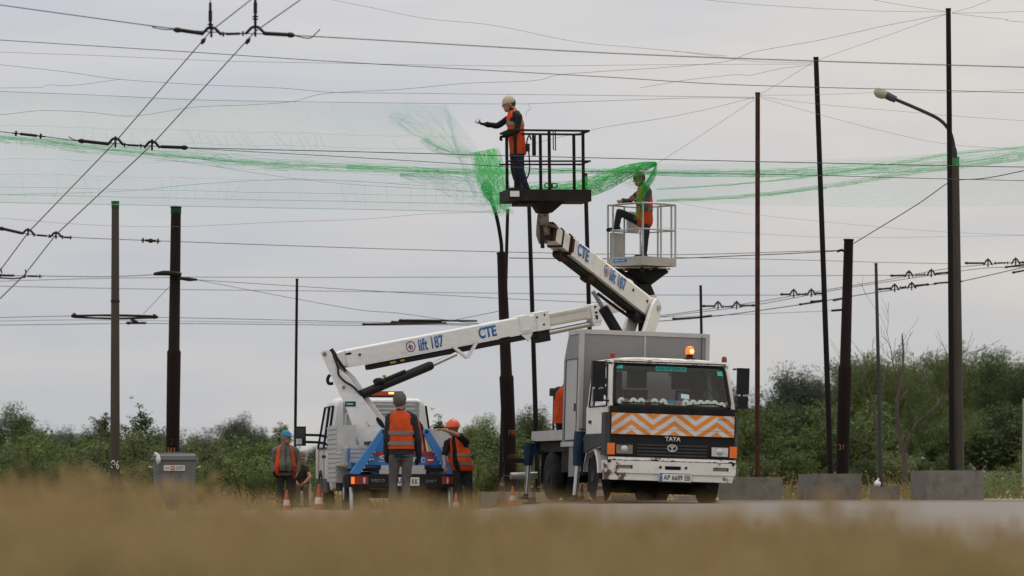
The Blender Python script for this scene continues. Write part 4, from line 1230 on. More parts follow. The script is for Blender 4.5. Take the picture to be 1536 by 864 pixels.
# bumper: strips around the fog lamp and tow openings
bm = BM()
yb = lambda x: -.14 + .20 * smooth01(.93, 1.14, abs(x))
def bslab(x0, x1, z0, z1, n=8, th=.16):
    for i in range(n):
        a, b = x0 + (x1 - x0) * i / n, x0 + (x1 - x0) * (i + 1) / n
        v = [bm.verts.new(q) for q in ((a, yb(a), z0), (b, yb(b), z0), (b, yb(b), z1), (a, yb(a), z1), (a, yb(a) + th, z0), (b, yb(b) + th, z0), (b, yb(b) + th, z1), (a, yb(a) + th, z1))]
        for f in ((0, 1, 2, 3), (7, 6, 5, 4), (3, 2, 6, 7), (1, 0, 4, 5)) + (((0, 3, 7, 4),) if i == 0 else ()) + (((1, 5, 6, 2),) if i == n - 1 else ()): bm.faces.new([v[k] for k in f])
bslab(-1.14, 1.14, .622, .695, 24); bslab(-1.14, -.96, .56, .622); bslab(-.69, -.14, .56, .622, 4); bslab(.14, .69, .56, .622, 4); bslab(.96, 1.14, .56, .622)
bslab(-1.14, 1.14, .49, .56, 24)
bmesh.ops.remove_doubles(bm, verts=bm.verts[:], dist=1e-4)
v0 = len(bm.verts)
old = yb; yb = lambda x: -.115 + .20 * smooth01(.93, 1.14, abs(x))
bslab(-1.11, 1.12, .375, .488, 24)
obj('bumper', bm, MT['bumper'], tr)
for sx in (-1, 1):
    bm = BM(); box(bm, sx * .825 - .115, sx * .825 + .115, -.10, -.06, .555, .63); fo = obj('fog_lamp', bm, M['foglens'], tr, bevel=.01)
    bm = BM(); box(bm, sx * .825 - .135, sx * .825 + .135, -.06, .0, .545, .64); obj('lamp_recess', bm, M['black'], fo)
bm = BM(); box(bm, -.15, .15, -.05, .0, .545, .64); obj('tow_opening', bm, M['black'], tr)
for sx in (-1, 1):
    bm = BM(); cyl(bm, (sx * .22, -.155, .60), (sx * .22, -.13, .60), .022, n=12); obj('tow_bolt', bm, M['insul'], tr)
# number plate
bm = BM(); box(bm, -.24, .315, -.162, -.145, .358, .508); pl = obj('number_plate', bm, M['platewhite'], tr, bevel=.006)
bm = BM(); box(bm, -.232, -.185, -.1645, -.161, .366, .500); obj('plate_flag', bm, M['letterblue'], pl)
bm = BM(); box(bm, -.226, -.191, -.1665, -.164, .455, .472); obj('flag_stripe', bm, M['yellow'], pl)
text('plate_lettering', 'AP 6689 EB', M['letterdark'], pl, TM((.062, -.163, .433), (1, 0, 0), (0, 0, 1)), .088, .455, .012, .002)
bm = BM(); tube(bm, [(-.23, -.1625, .365), (.305, -.1625, .365), (.305, -.1625, .501), (-.23, -.1625, .501), (-.23, -.1625, .365)], .0045, 4); obj('plate_border', bm, M['letterdark'], pl)
# wipers
for pts in ([(-.88, .08), (-.55, .085), (-.25, .10), (-.05, .02), (-.02, -.02)], [(.22, .05), (.36, .075), (.72, .11), (.86, .06), (.90, -.02)]):
    bm = BM(); tube(bm, [wsp(u, v, .03) for u, v in pts], [.012, .012, .012, .016, .018], 6); obj('wiper', bm, M['black'], cabo)
# mirrors
for sx, xc, z0, z1 in ((-1, -1.29, 1.90, 2.33), (1, 1.19, 1.86, 2.30)):
    bm = BM(); box(bm, xc - (.095 if sx > 0 else .12), xc + (.095 if sx > 0 else .10), -.09, .03, z0, z1); mi_ = obj('mirror', bm, M['black'], cabo, bevel=.03, segs=3, smooth=60)
    bm = BM(); box(bm, xc - .085, xc + .085, -.08, .02, z0 - .24, z0 - .035); obj('lower_mirror', bm, M['black'], mi_, bevel=.025, segs=3, smooth=60)
    bm = BM(); tube(bm, [(sx * 1.05, .10, z1 - .02), (xc, .02, z1 - .01), (xc, .03, z0 - .2), (sx * 1.07, .08, z0 - .22)], .019, 6); obj('mirror_arm', bm, M['black'], mi_)
    bm = BM(); box(bm, xc - .07, xc + .07, .031, .036, z0 + .04, z1 - .04); obj('mirror_glass', bm, M['steel'], mi_)
# roof lamps and beacon
for x, yy in ((-.955, .42), (.985, .44)):
    bm = BM(); lathe(bm, [(.045, 0), (.046, .05), (.036, .09), (.0, .105)], (x, yy, 2.405), 14); obj('marker_lamp', bm, M['redlens'], cabo, smooth=50)
bm = BM(); lathe(bm, [(.11, 0), (.10, .03), (.055, .05), (.06, .09)], (.41, .55, 2.43), 16); bc = obj('beacon_base', bm, M['black'], cabo, smooth=40)
bm = BM(); lathe(bm, [(.068, .09), (.075, .12), (.074, .17), (.055, .215), (.02, .232), (0, .234)], (.41, .55, 2.43), 20); obj('beacon', bm, emat('lit_amber_beacon', (.95, .20, .015), .55), bc, smooth=60)
bm = BM(); ball(bm, (.425, .47, 2.572), (.036, .012, .034)); obj('beacon_bulb', bm, emat('beacon_light', (1, .62, .16), 3.0), bc, smooth=60)
# --- grey box body
bm = BM()
YB0, YB1 = 2.02, 3.3
prism(bm, [(-1.11, YB0, .98), (-1.11, YB0, 2.93), (-1.11, YB1 - .35, 2.93), (-1.11, YB1, 2.45), (-1.11, YB1, .98)], (1, 0, 0), .04)
prism(bm, [(1.11, YB0, .98), (1.11, YB0, 2.93), (1.11, YB1 - .35, 2.93), (1.11, YB1, 2.45), (1.11, YB1, .98)], (1, 0, 0), .04)
box(bm, -1.09, 1.09, YB0 - .0, YB0 + .03, .98, 2.90)
box(bm, -1.09, 1.09, YB0 + .03, YB1 - .35, 2.88, 2.92); box(bm, -1.09, 1.09, YB0 + .03, YB1, .98, 1.02)
prism(bm, [(-1.09, YB1 - .36, 2.92), (1.09, YB1 - .36, 2.92), (1.09, YB1, 2.45), (-1.09, YB1, 2.45)], (0, .5, .35), .03)
box(bm, -1.09, 1.09, YB1 - .03, YB1, 1.03, 2.44)
bx = obj('box_body', bm, M['boxgrey'], tr)
bm = BM()
for sx in (-1, 1):
    box(bm, sx * 1.11 - .035, sx * 1.11 + .035, YB0 - .02, YB0 + .12, .5 if sx < 0 else .98, 2.945)
box(bm, -1.074, 1.074, YB0 - .018, YB0 + .10, 2.875, 2.95)
box(bm, -1.145, -1.075, YB0 + .121, YB1 - .35, 2.875, 2.945); box(bm, -1.148, -1.07, YB0 + .121, YB1 + .02, .94, 1.02)
box(bm, -.015, .015, YB0 - .006, YB0 + .0, 1.0, 2.874)
obj('corner_trim', bm, M['boxtrim'], bx, bevel=.008)
bm = BM(); box(bm, -1.142, -1.131, 2.15, 3.05, 1.05, 2.45); dr_ = obj('side_door', bm, M['boxtrim'], bx, bevel=.006)
bm = BM(); tube(bm, [(-1.146, 2.15, 1.05), (-1.146, 3.05, 1.05), (-1.146, 3.05, 2.45), (-1.146, 2.15, 2.45), (-1.146, 2.15, 1.05)], .012, 5); obj('door_seal', bm, M['darkgrey'], dr_)
bm = BM(); box(bm, -1.155, -1.143, 2.25, 2.35, 1.55, 1.68); obj('door_handle', bm, M['black'], dr_)
bm = BM(); box(bm, -1.12, -1.08, YB0 + .02, YB0 + .75, .42, .975); obj('side_skirt', bm, M['boxgrey'], tr)
bm = BM(); tube(bm, [(1.0, YB0 - .03, 2.9), (1.0, YB0 - .03, 2.55), (1.0, YB0 + .0, 2.4)], .006, 5); tube(bm, [(1.02, YB0 + .1, 2.94), (1.02, YB0 + .1, 3.25)], .005, 5); obj('aerial', bm, M['black'], bx)
# --- outriggers
def outrigger(x, y, ztop, zmid, lean):
    bm = BM(); tube(bm, [(x, y, ztop), (x - lean * .4, y, zmid + .3), (x - lean * .5, y, zmid)], [.11, .10, .085], 14)
    box(bm, x - .05, x + .35, y - .09, y + .09, ztop - .2, ztop)
    og = obj('outrigger', bm, M['dullblue'], tr, smooth=40)
    bm = BM(); cyl(bm, (x - lean * .5, y, zmid), (x - lean, y, .08), .045); obj('outrigger_rod', bm, M['steel'], og, smooth=40)
    bm = BM(); lathe(bm, [(.14, 0), (.14, .03), (.06, .07), (.05, .10)], (x - lean, y, 0), 16); obj('outrigger_foot', bm, M['chassis'], og, smooth=40)
    bm = BM(); tube(bm, [(x + .02, y - .09, ztop - .02), (x - .05, y - .13, ztop + .05), (x + .08, y - .12, ztop + .03), (x + .12, y - .09, ztop - .1)], .015, 6); obj('hose', bm, M['black'], og)
outrigger(-1.16, 1.74, 1.18, .60, .07); outrigger(1.16, 1.74, 1.1, .60, -.05)
outrigger(-1.16, 5.75, 1.02, .62, .05); outrigger(1.16, 5.75, 1.02, .62, -.05)
bm = BM(); ball(bm, (-1.10, 1.60, 1.05), (.04, .05, .05)); obj('side_marker', bm, M['orangepaint'], tr, smooth=60)
bm = BM(); cyl(bm, (-1.5, 5.8, .42), (-1.0, 5.85, .45), .06); obj('stabiliser_arm', bm, M['alurail'], tr, smooth=40)
bm = BM(); box(bm, -1.62, -1.1, 5.9, 6.0, .66, .74); tube(bm, [(-1.6, 5.95, .70), (-1.62, 5.95, .42), (-1.45, 5.95, .40)], .02, 6); obj('rear_bar', bm, M['black'], tr)
# --- control console and operator seat on the deck
bm = BM()
box(bm, -1.02, -.99, 4.55, 4.60, 1.24, 1.95); box(bm, -.55, -.52, 4.55, 4.60, 1.24, 1.95); box(bm, -1.02, -.52, 4.56, 4.59, 1.60, 1.63)
obj('console_stand', bm, M['darkgrey'], tr)
bm = BM(); prism(bm, [(-1.06, 4.4, 1.86), (-1.06, 4.7, 1.86), (-1.06, 4.7, 2.0), (-1.06, 4.45, 2.0)], (1, 0, 0), .02)
prism(bm, [(-.79, 4.4, 1.86), (-.79, 4.7, 1.86), (-.79, 4.7, 2.0), (-.79, 4.45, 2.0)], (1, 0, 0), .50)
obj('console', bm, M['chassis'], tr, bevel=.01)
bm = BM(); box(bm, -.72, -.20, 3.55, 3.95, 1.45, 1.53); box(bm, -.68, -.62, 3.6, 3.9, 1.24, 1.45); box(bm, -.30, -.24, 3.6, 3.9, 1.24, 1.45); obj('operator_bench', bm, M['chassis'], tr)
# --- turret and riser
W = ROOTM[tr]
base = W @ Vector((0.05, 4.4, 1.25))
E = at(969, 462, 66.0); TP = at(822, 347, 62.5)
bm = BM(); lathe(bm, [(.45, 0), (.45, .12), (.34, .15), (.34, .45), (.28, .5)], base, 20); obj('turret', bm, M['dirtywhite'], tr, True, smooth=40)
ra = (E - base).normalized()
rx_ = Vector((.89, -.45, 0)).normalized()
bm = BM()
for sx in (-.20, .20):
    b0, b1 = base + rx_ * sx + Vector((0, 0, .4)), E + rx_ * sx * 1.02
    dd = (b1 - b0).normalized(); pp = rx_.cross(dd).normalized()
    prism(bm, [b0 - pp * .20, b0 + pp * .20, b1 + pp * .19 - dd * .1, b1 + pp * .14 + dd * .12, b1 + dd * .19, b1 - pp * .14 + dd * .12, b1 - pp * .19 - dd * .1], rx_, .07)
rs = obj('riser', bm, M['dirtywhite'], tr, True, bevel=.012)
bm = BM(); cyl(bm, E - rx_ * .28, E + rx_ * .28, .055); obj('pivot_pin', bm, M['steel'], rs, True, smooth=40)
bm = BM(); cyl(bm, E - rx_ * .155 + Vector((0, 0, .06)), E + rx_ * .155 + Vector((0, 0, .06)), .13, n=20); obj('pivot_drum', bm, M['dirtywhite'], rs, True, smooth=40)
bm = BM(); prism(bm, [E + Vector((0, 0, .02)) + rx_ * .155, E + Vector((0, 0, .02)) - rx_ * .155, E + Vector((0, 0, -.42)) - rx_ * .155, E + Vector((0, 0, -.42)) + rx_ * .155], (0, 1, .1), .16); obj('pivot_web', bm, M['rust'], rs, True)
for k, m_ in ((-.04, 'blue'), (.03, 'black'), (.08, 'black')):
    bm = BM(); tube(bm, spline([E + rx_ * k + Vector((0, -.1, -.35)), E + rx_ * (k + .05) + Vector((0, -.05, -.6)), base.lerp(E, .4) + rx_ * (k + .1), base.lerp(E, .2) + rx_ * k], 5), .03, 7); obj('hydraulic_hose', bm, M[m_], rs, True, smooth=60)
# --- telescopic boom
bt = Beam(TP, E)
bm = BM(); bt.sec(bm, .17, .985, .40, .30, ch=.085, h1=.44); bo = obj('boom', bm, M['dirtywhite'], tr, True, bevel=.006)
for f0, f1, h, m_ in ((.153, .17, .41, 'rust'), (.085, .145, .36, 'dirtywhite'), (.072, .085, .38, 'rust'), (.015, .072, .33, 'dirtywhite'), (-.01, .015, .35, 'rust')):
    bm = BM(); bt.sec(bm, f0, f1, h * .92, .29 if m_ == 'rust' else .27, ch=.05, up=0); obj('boom_collar', bm, M[m_], bo, True, bevel=.006)
for f in (.20, .38, .46):
    bm = BM(); bt.sec(bm, f, f + .018, .415, .325, ch=.08); obj('boom_rib', bm, M['dirtywhite'], bo, True)
bm = BM()
prism(bm, [bt.p(.155, .10, .162), bt.p(.175, .10, .162), bt.p(.175, -.14, .162), bt.p(.155, -.14, .162)], bt.n, .02)
obj('rust_streaked_plate', bm, M['rust'], bo, True)
bm = BM(); bt.sec(bm, .10, .97, .075, .16, up=-.245); obj('hose_track', bm, M['basketdark'], bo, True)
for a_, b_2, h_, w_ in ((.10, .17, .12, .16), (.38, .43, .15, .20)):
    bm = BM(); bt.sec(bm, a_, b_2, h_, w_, up=-.26); obj('track_bracket', bm, M['rust'], bo, True, bevel=.02)
bm = BM(); bt.sec(bm, .86, .955, .10, .2, up=-.30); obj('track_end', bm, M['black'], bo, True)
for f in (.78, .93):
    bm = BM(); cyl(bm, bt.p(f, .03, .14), bt.p(f, .03, .165), .028, n=12); obj('pin_head', bm, M['insul'], bo, True)
text('lettering', 'CTE', M['letterblue'], bo, bt.T(.265, .0, .168), .225, .46, .02, .003, True)
logo(bo, bt.T(.50, -.005, .168), .105)
text('lettering', 'lift 187', M['letterblue'], bo, bt.T(.618, -.005, .168), .235, .66, .012, .003, True)
# lift cylinder under the boom
c0, c1, c2 = at(889, 436, 65.2), at(904, 461, 65.3), at(934, 512, 65.4)
bm = BM(); tube(bm, [c1, c1 + (c2 - c1) * .04, c2], [.085, .10, .10], 12); cyo = obj('lift_cylinder', bm, M['black'], bo, True, smooth=40)
bm = BM(); cyl(bm, c0, c1, .042); obj('cylinder_rod', bm, M['steel'], cyo, True, smooth=40)
bm = BM(); tube(bm, [at(896, 440, 65.1), at(925, 462, 65.2), at(948, 478, 65.5)], .03, 6); obj('hose', bm, M['black'], cyo, True)
# tip and basket
bm = BM()
tube(bm, [at(816, 365, 62.4), at(814, 352, 62.4), at(814, 340, 62.4), at(815, 319, 62.3)], [.09, .12, .115, .10], 10)
prism(bm, [at(810, 335, 62.3), at(826, 342, 62.5), at(824, 358, 62.5), at(810, 360, 62.3)], (0, 1, 0), .22)
prism(bm, [at(818, 338, 62.3), at(838, 344, 62.5), at(838, 341, 62.5), at(828, 336, 62.3)], (0, 1, 0), .2)
obj('basket_mount', bm, mat('weathered_beige_steel', (.20, .165, .135), .7, var=.2, dirt=(.06, .03, .02), damt=.55, dscale=7, dsharp=.15), bo, True, bevel=.012)
bm = BM(); prism(bm, [at(809, 338, 62.2), at(811, 372, 62.2), at(817, 372, 62.2), at(815, 338, 62.2)], (0, 1, 0), .2); cyl(bm, at(822, 356, 62.14), at(822, 356, 62.3), .05); obj('mount_plate', bm, M['basketdark'], bo, True, bevel=.01)
KB = Matrix.Translation(at(818, 303.5, 62.35)) @ Matrix.Scale(.967, 4) @ Matrix.Rotation(R(12.5), 4, 'Z') @ Matrix.Rotation(R(-.6), 4, 'Y')
def kobj(name, bm, m, parent, **k):
    bmesh.ops.transform(bm, matrix=KB, verts=bm.verts[:])
    return obj(name, bm, m, parent, True, **k)
bm = BM(); box(bm, -.74, .74, -.36, .36, .0, .045); box(bm, -.745, .745, -.375, -.36, -.005, .205); box(bm, -.745, .745, .36, .375, -.005, .205)
box(bm, -.76, -.745, -.375, .375, -.005, .205); box(bm, .745, .76, -.375, .375, -.005, .205); box(bm, -.55, -.15, -.3, .3, -.06, -.002)
bk = kobj('basket', bm, M['basketdark'], tr, bevel=.004)
bm = BM()
va = [bm.verts.new(q) for q in ((-.22, -.28, -.002), (.30, -.28, -.002), (.30, .28, -.002), (-.22, .28, -.002))]
vb = [bm.verts.new(q) for q in ((-.15, -.12, -.19), (.10, -.12, -.19), (.10, .12, -.19), (-.15, .12, -.19))]
bm.faces.new(va); bm.faces.new(vb[::-1])
for i in range(4): bm.faces.new((va[i], vb[i], vb[(i + 1) % 4], va[(i + 1) % 4]))
bmesh.ops.recalc_face_normals(bm, faces=bm.faces[:])
kobj('basket_support', bm, M['basketdark'], bk)
for x, y in ((-.71, -.35), (-.62, -.35), (0.0, -.35), (.62, -.35), (-.62, .35), (0.0, .35), (.62, .35), (.71, .35))[1:7]:
    bm = BM(); box(bm, x - .025, x + .025, y - .02, y + .02, .046, 1.235); kobj('rail_post', bm, M['darkrust'], bk)
bm = BM()
box(bm, -.76, .745, -.375, -.335, 1.236, 1.272); box(bm, -.745, .745, .335, .375, 1.236, 1.272); box(bm, .705, .745, -.334, .334, 1.236, 1.272); box(bm, -.745, -.705, -.334, .334, 1.236, 1.272)
kobj('top_rail', bm, M['basketdark'], bk, bevel=.005)
bm = BM()
cyl(bm, (-.80, -.35, .70), (.76, -.35, .715), .016, n=8); cyl(bm, (-.76, .35, .70), (.76, .35, .715), .016, n=8); cyl(bm, (.72, -.35, .705), (.72, .35, .705), .016, n=8)
kobj('mid_rail', bm, M['basketdark'], bk)
bm = BM(); box(bm, -.16, -.09, .30, .335, .86, 1.235); kobj('control_box', bm, M['black'], bk, bevel=.01)
bm = BM(); tube(bm, spline([(-.18, .30, 1.15), (-.22, .28, 1.22), (-.27, .26, 1.1), (-.24, .25, .95), (-.23, .24, .6), (-.30, .23, .42), (-.42, .22, .28)], 6), .014, 7); box(bm, -.29, -.22, .24, .28, .93, 1.07); kobj('control_cable', bm, M['black'], bk, smooth=60)
bm = BM(); tube(bm, [(.08, -.33, 1.235), (.08, -.33, .92), (.12, -.33, .90), (.12, -.33, 1.235)], .01, 6); kobj('hanging_hook', bm, M['black'], bk)
bm = BM()
for x in (-.05, .08):
    tube(bm, [(x + .055 * math.cos(2 * math.pi * i / 14), -.385, .27 + .04 * math.sin(2 * math.pi * i / 14)) for i in range(15)], .010, 6)
box(bm, -.02, .05, -.395, -.376, .22, .31)
kobj('latch_ring', bm, M['insul'], bk)
bm = BM(); box(bm, -.73, -.56, -.379, -.3755, .07, .17); kobj('pale_label', bm, M['platewhite'], bk)

# ================================================================== things on the dashboard ledge
discm = mat('pale_disc', (.80, .84, .78), .4, var=.06); disch = mat('dark_disc_hole', (.10, .11, .08), .6)
browndisc = mat('brown_disc', (.36, .23, .18), .6, var=.1)
def disc(u, v, r, m, label, group):
    c = W @ (wsp(u, v) + Vector((0, .022, 0)))
    t = thing('paper_disc', label, 'disc', c, (R(78), 0, R(12)), group)
    bm = BM(); lathe(bm, [(r * .25, -.01), (r, -.01), (r, .01), (r * .25, .01)], n=22); obj('disc_face', bm, m, t, smooth=40)
    bm = BM(); lathe(bm, [(0, -.006), (r * .27, -.006), (r * .27, .013), (0, .013)], n=14); obj('disc_centre', bm, disch, t, smooth=40)
for u in (-.87, -.665, -.53, -.30, -.15, .24, .37, .50, .62, .74):
    disc(u, .088, .070, discm, 'small pale disc in the row along the bottom of the truck windscreen', 'pale discs along the windscreen ledge')
disc(.86, .055, .068, discm, 'pale disc with a green centre at the right end of the windscreen row', None)
for u in (-.79, -.41, .12, .95):
    disc(u, .075, .058, browndisc, 'small brownish disc between the pale discs behind the truck windscreen', 'brown discs along the windscreen ledge')
c = W @ (wsp(.01, .075) + Vector((0, .08, 0)))
t = thing('flag_card', 'blue and yellow striped card among the discs behind the windscreen', 'flag card', c, (0, R(4), R(12)))
bm = BM(); box(bm, -.09, .09, -.004, .004, .004, .06); obj('blue_half', bm, M['flagblue'], t)
bm = BM(); box(bm, -.09, .09, -.004, .004, -.055, .0035); obj('yellow_half', bm, mat('flag_yellow', (.55, .45, .06), .6), t)
c = W @ (wsp(.27, .23) + Vector((0, .22, 0)))
t = thing('phone_holder', 'small blue device with a bright screen on the truck dashboard', 'device', c, (R(-25), R(8), R(12)))
bm = BM(); box(bm, -.10, .09, -.02, .02, -.09, .07); obj('holder_body', bm, mat('navy_plastic', (.02, .05, .16), .5), t, bevel=.012)
bm = BM(); box(bm, -.055, .085, -.024, -.0201, -.02, .062); obj('screen', bm, emat('pale_screen', (.55, .62, .66), .35), t)
bm = BM(); box(bm, .09, .09 + .05, -.015, .015, -.04, -.01); obj('red_clip', bm, M['red'], t)
# ================================================================== WHITE LIFT VAN
DV = 64.0
vx = at(608, HOR, DV).x
vz = ground_z(vx, DV)
van = thing('lift_van', 'white crew cab lift van seen from behind with blue outrigger legs', 'lift truck', (vx, DV, vz), (0, 0, R(8)))
W = ROOTM[van]
G0 = -CAMH + 0  # helper below turns a photo row into a height at the rear of the van
def VZ(py, D=DV): return CAMH - (py - HOR) / F * D - vz
def VX(px, D=DV): return (px - 608.0) / F * D
bm = BM()
for sx in (-1, 1): box(bm, sx * .40 - .05, sx * .40 + .05, .12, 6.2, .55, .75)
for y in (.4, 1.8, 3.2, 4.4): box(bm, -.349, .349, y - .05, y + .05, .58, .72)
box(bm, -.85, .85, .2, 4.2, .76, .82); cyl(bm, (-.9, 1.15, .35), (.9, 1.15, .35), .08); ball(bm, (0, 1.15, .36), (.2, .2, .2)); box(bm, -.6, .6, .5, 1.0, .45, .549)
box(bm, -.95, -.45, 2.2, 3.2, .40, .75); box(bm, .45, .95, 2.2, 3.2, .40, .75)
obj('chassis', bm, MT['chassis'], van)
def vwheel(x, y, r, wd):
    bm = BM()
    lathe(bm, [(r * .55, -wd / 2), (r * .9, -wd / 2), (r, -wd * .3), (r, wd * .3), (r * .9, wd / 2), (r * .55, wd / 2)], n=28, M=Matrix.Rotation(R(90), 4, 'Y'))
    for v in bm.verts: v.co += Vector((x, y, r))
    wo = obj('wheel', bm, MT['rubber'], van, smooth=40)
    bm = BM(); lathe(bm, [(0, .03), (r * .3, .03), (r * .56, -.01), (r * .56, -.05), (0, -.05)], n=20, M=Matrix.Rotation(R(-90 if x < 0 else 90), 4, 'Y'))
    for v in bm.verts: v.co += Vector((x + math.copysign(wd * .4, x), y, r))
    obj('rim', bm, MT['alurail'], wo, smooth=40)
for sx in (-1, 1):
    vwheel(sx * .90, 1.15, .35, .19); vwheel(sx * .66, 1.15, .35, .19); vwheel(sx * .86, 5.9, .35, .20)
    bm = BM(); box(bm, sx * .80 - .2, sx * .80 + .2, .62, .64, .18, .62); obj('mudflap', bm, MT['black'], van)
# rear bumper beam with lamps, plate and lettering
bm = BM(); box(bm, -1.03, 1.03, .0, .10, VZ(731), VZ(711)); bp_ = obj('rear_beam', bm, MT['black'], van, bevel=.008)
bm = BM(); box(bm, -.95, .95, .101, .16, VZ(731) + .03, VZ(711) - .03); box(bm, -.5, -.44, .16, .3, .5, .62); box(bm, .44, .5, .16, .3, .5, .62); obj('beam_bracket', bm, MT['chassis'], bp_)
lz0, lz1 = VZ(726.5), VZ(714.5)
glow_lens = emat('glowing_amber_lens', (.95, .22, .03), .5)  # slight glow put into the amber lens
for x0, x1, sd_ in ((VX(525.5), VX(552), -1), (VX(663), VX(690), 1)):
    bm = BM(); box(bm, x0, x1, -.022, -.001, lz0, lz1); tl = obj('tail_lamp', bm, MT['redlens'], van, bevel=.006)
    a = (x0, x0 + .07) if sd_ < 0 else (x1 - .07, x1)
    bm = BM(); box(bm, a[0] + .008, a[1], -.026, -.0222, lz0 + .01, lz1 - .01); obj('indicator_lens', bm, glow_lens, tl, bevel=.004)
    b = (x1 - .085, x1 - .055) if sd_ < 0 else (x0 + .09, x0 + .12)
    bm = BM(); box(bm, b[0], b[1], -.026, -.0222, lz0 + .02, lz1 - .02); obj('reverse_lens', bm, MT['clearlens'], tl, bevel=.004)
bm = BM(); box(bm, VX(593), VX(629), -.012, -.001, VZ(728.5), VZ(716)); pv = obj('number_plate', bm, MT['platewhite'], van, bevel=.003)
text('plate_lettering', 'AP       KK', MT['letterdark'], pv, TM(((VX(593) + VX(629)) / 2, -.013, VZ(722.2)), (1, 0, 0), (0, 0, 1)), .10, .385, .012, .002)
text('lettering', 'IVECO', MT['lettergrey'], bp_, TM((VX(567), -.001, VZ(721)), (1, 0, 0), (0, 0, 1)), .055, .24, .02, .003)
text('lettering', 'DAILY', MT['lettergrey'], bp_, TM((VX(647), -.001, VZ(722)), (1, 0, 0), (0, 0, 1)), .055, .20, .02, .003)
# blue cross panel, red strip, white weights
bm = BM(); box(bm, VX(551), VX(668), .22, .30, VZ(697.5), VZ(677)); cp = obj('blue_rear_panel', bm, MT['blue'], van, bevel=.008)
bm = BM(); box(bm, VX(557), VX(655), .20, .219, VZ(682.5), VZ(677.5)); obj('red_strip', bm, MT['red'], cp)
text('lettering', 'ТЕКС', MT['letterwhite'], cp, TM((VX(628), .219, VZ(690)), (1, 0, 0), (0, 0, 1)), .085, .29, .02, .003)
bm = BM(); lathe(bm, [(0, 0), (.075, 0), (.075, .006), (0, .006)], n=24, M=Matrix.Translation((0, 0, 0)) @ Matrix.Rotation(R(90), 4, 'X'))
for v in bm.verts: v.co = Vector((v.co.x * .95, v.co.y, v.co.z)) + Vector((VX(648), .217, VZ(690)))
nd_ = obj('no_entry_sign', bm, MT['red'], cp)
bm = BM(); box(bm, VX(648) - .048, VX(648) + .048, .205, .2105, VZ(690) - .013, VZ(690) + .013); obj('sign_bar', bm, MT['letterwhite'], nd_)
bm = BM(); lathe(bm, [(0, 0), (.055, 0), (.055, .005), (0, .005)], n=22, M=Matrix.Rotation(R(90), 4, 'X') @ Matrix.Diagonal((1, .65, 1, 1)))
for v in bm.verts: v.co += Vector((VX(575.5), .218, VZ(685.5)))
ov = obj('oval_badge', bm, MT['letterwhite'], cp)
text('lettering', 'UA', MT['letterdark'], ov, TM((VX(575.5), .2125, VZ(685.5)), (1, 0, 0), (0, 0, 1)), .042, .062, .02, .002)
bm = BM(); za = VZ(688.5); xa = VX(559)
prism(bm, [(xa - .045, .218, za), (xa - .012, .218, za + .024), (xa - .012, .218, za + .010), (xa + .045, .218, za + .010), (xa + .045, .218, za - .010), (xa - .012, .218, za - .010), (xa - .012, .218, za - .024)], (0, 1, 0), .005)
obj('white_arrow', bm, MT['letterwhite'], cp)
bm = BM(); box(bm, VX(569), VX(584), .2165, .2195, VZ(692.5), VZ(691)); box(bm, VX(601), VX(616), .2165, .2195, VZ(686), VZ(684.7)); obj('fine_print', bm, mat('pale_blue_print', (.3, .42, .55), .5), cp)
bm = BM()
box(bm, VX(570), VX(640), .10, .21, VZ(711), VZ(704.2)); box(bm, VX(572.5), VX(638), .12, .24, VZ(704), VZ(697.8))
obj('white_step', bm, MT['alu'], van, bevel=.008)
# side subframe
bm = BM()
box(bm, -.95, .95, .32, 2.6, .80, .92)
prism(bm, [(-.95, .30, .92), (-.62, .30, .92), (-.35, .30, .70), (-.45, .30, .66)], (0, 1, 0), .06); prism(bm, [(.95, .30, .92), (.62, .30, .92), (.35, .30, .70), (.45, .30, .66)], (0, 1, 0), .06)
obj('blue_subframe', bm, MT['blue'], van, bevel=.008)
# aluminium bodies: ribbed side boxes, small rear boxes with yellow strips
def ribbed(name, x0, x1, y0, y1, z0, z1, ribs, side):
    bm = BM(); box(bm, x0, x1, y0, y1, z0, z1); o = obj(name, bm, MT['alu'], van, bevel=.008)
    bm = BM()
    n = ribs
    for i in range(n):
        z = z0 + (z1 - z0) * (i + .5) / n
        h = (z1 - z0) / n * .33
        xs_ = x0 - .020 if side < 0 else x1 + .0005
        box(bm, xs_, xs_ + .0195, y0 + .02, y1 - .02, z - h, z + h)
        box(bm, x0 + .01, x1 - .01, y0 - .016, y0 - .0005, z - h, z + h) if name == 'rear_locker' else None
    obj('pressed_rib', bm, MT['alu'], o, bevel=.003)
    return o
Y1 = .55
ribbed('side_locker', -1.06, -.71, 1.75, 3.6, .55, 1.60, 12, -1)
ribbed('side_locker', .62, 1.06, 1.75, 3.6, .55, 1.54, 12, 1)
b1 = ribbed('rear_locker', -.94, -.62, .55, 1.7, VZ(693), VZ(667.5), 4, -1)
b2 = ribbed('rear_locker', .73, .94, .45, 1.7, VZ(690), VZ(670), 5, 1)
ribbed('wing_panel', -1.07, -.95, .70, 1.72, VZ(699), VZ(676), 4, -1)
bm = BM(); box(bm, -.95, -.61, .535, .549, VZ(693.3), VZ(690)); box(bm, -1.08, -.96, .685, .699, VZ(700), VZ(697)); obj('yellow_strip', bm, MT['yellow'], b1)
bm = BM(); box(bm, .725, .945, .435, .449, VZ(693), VZ(689.5)); obj('yellow_strip', bm, MT['yellow'], b2)
bm = BM(); box(bm, -.975, -.950, .52, .70, VZ(690), VZ(672)); obj('blue_strip', bm, MT['blue'], van)
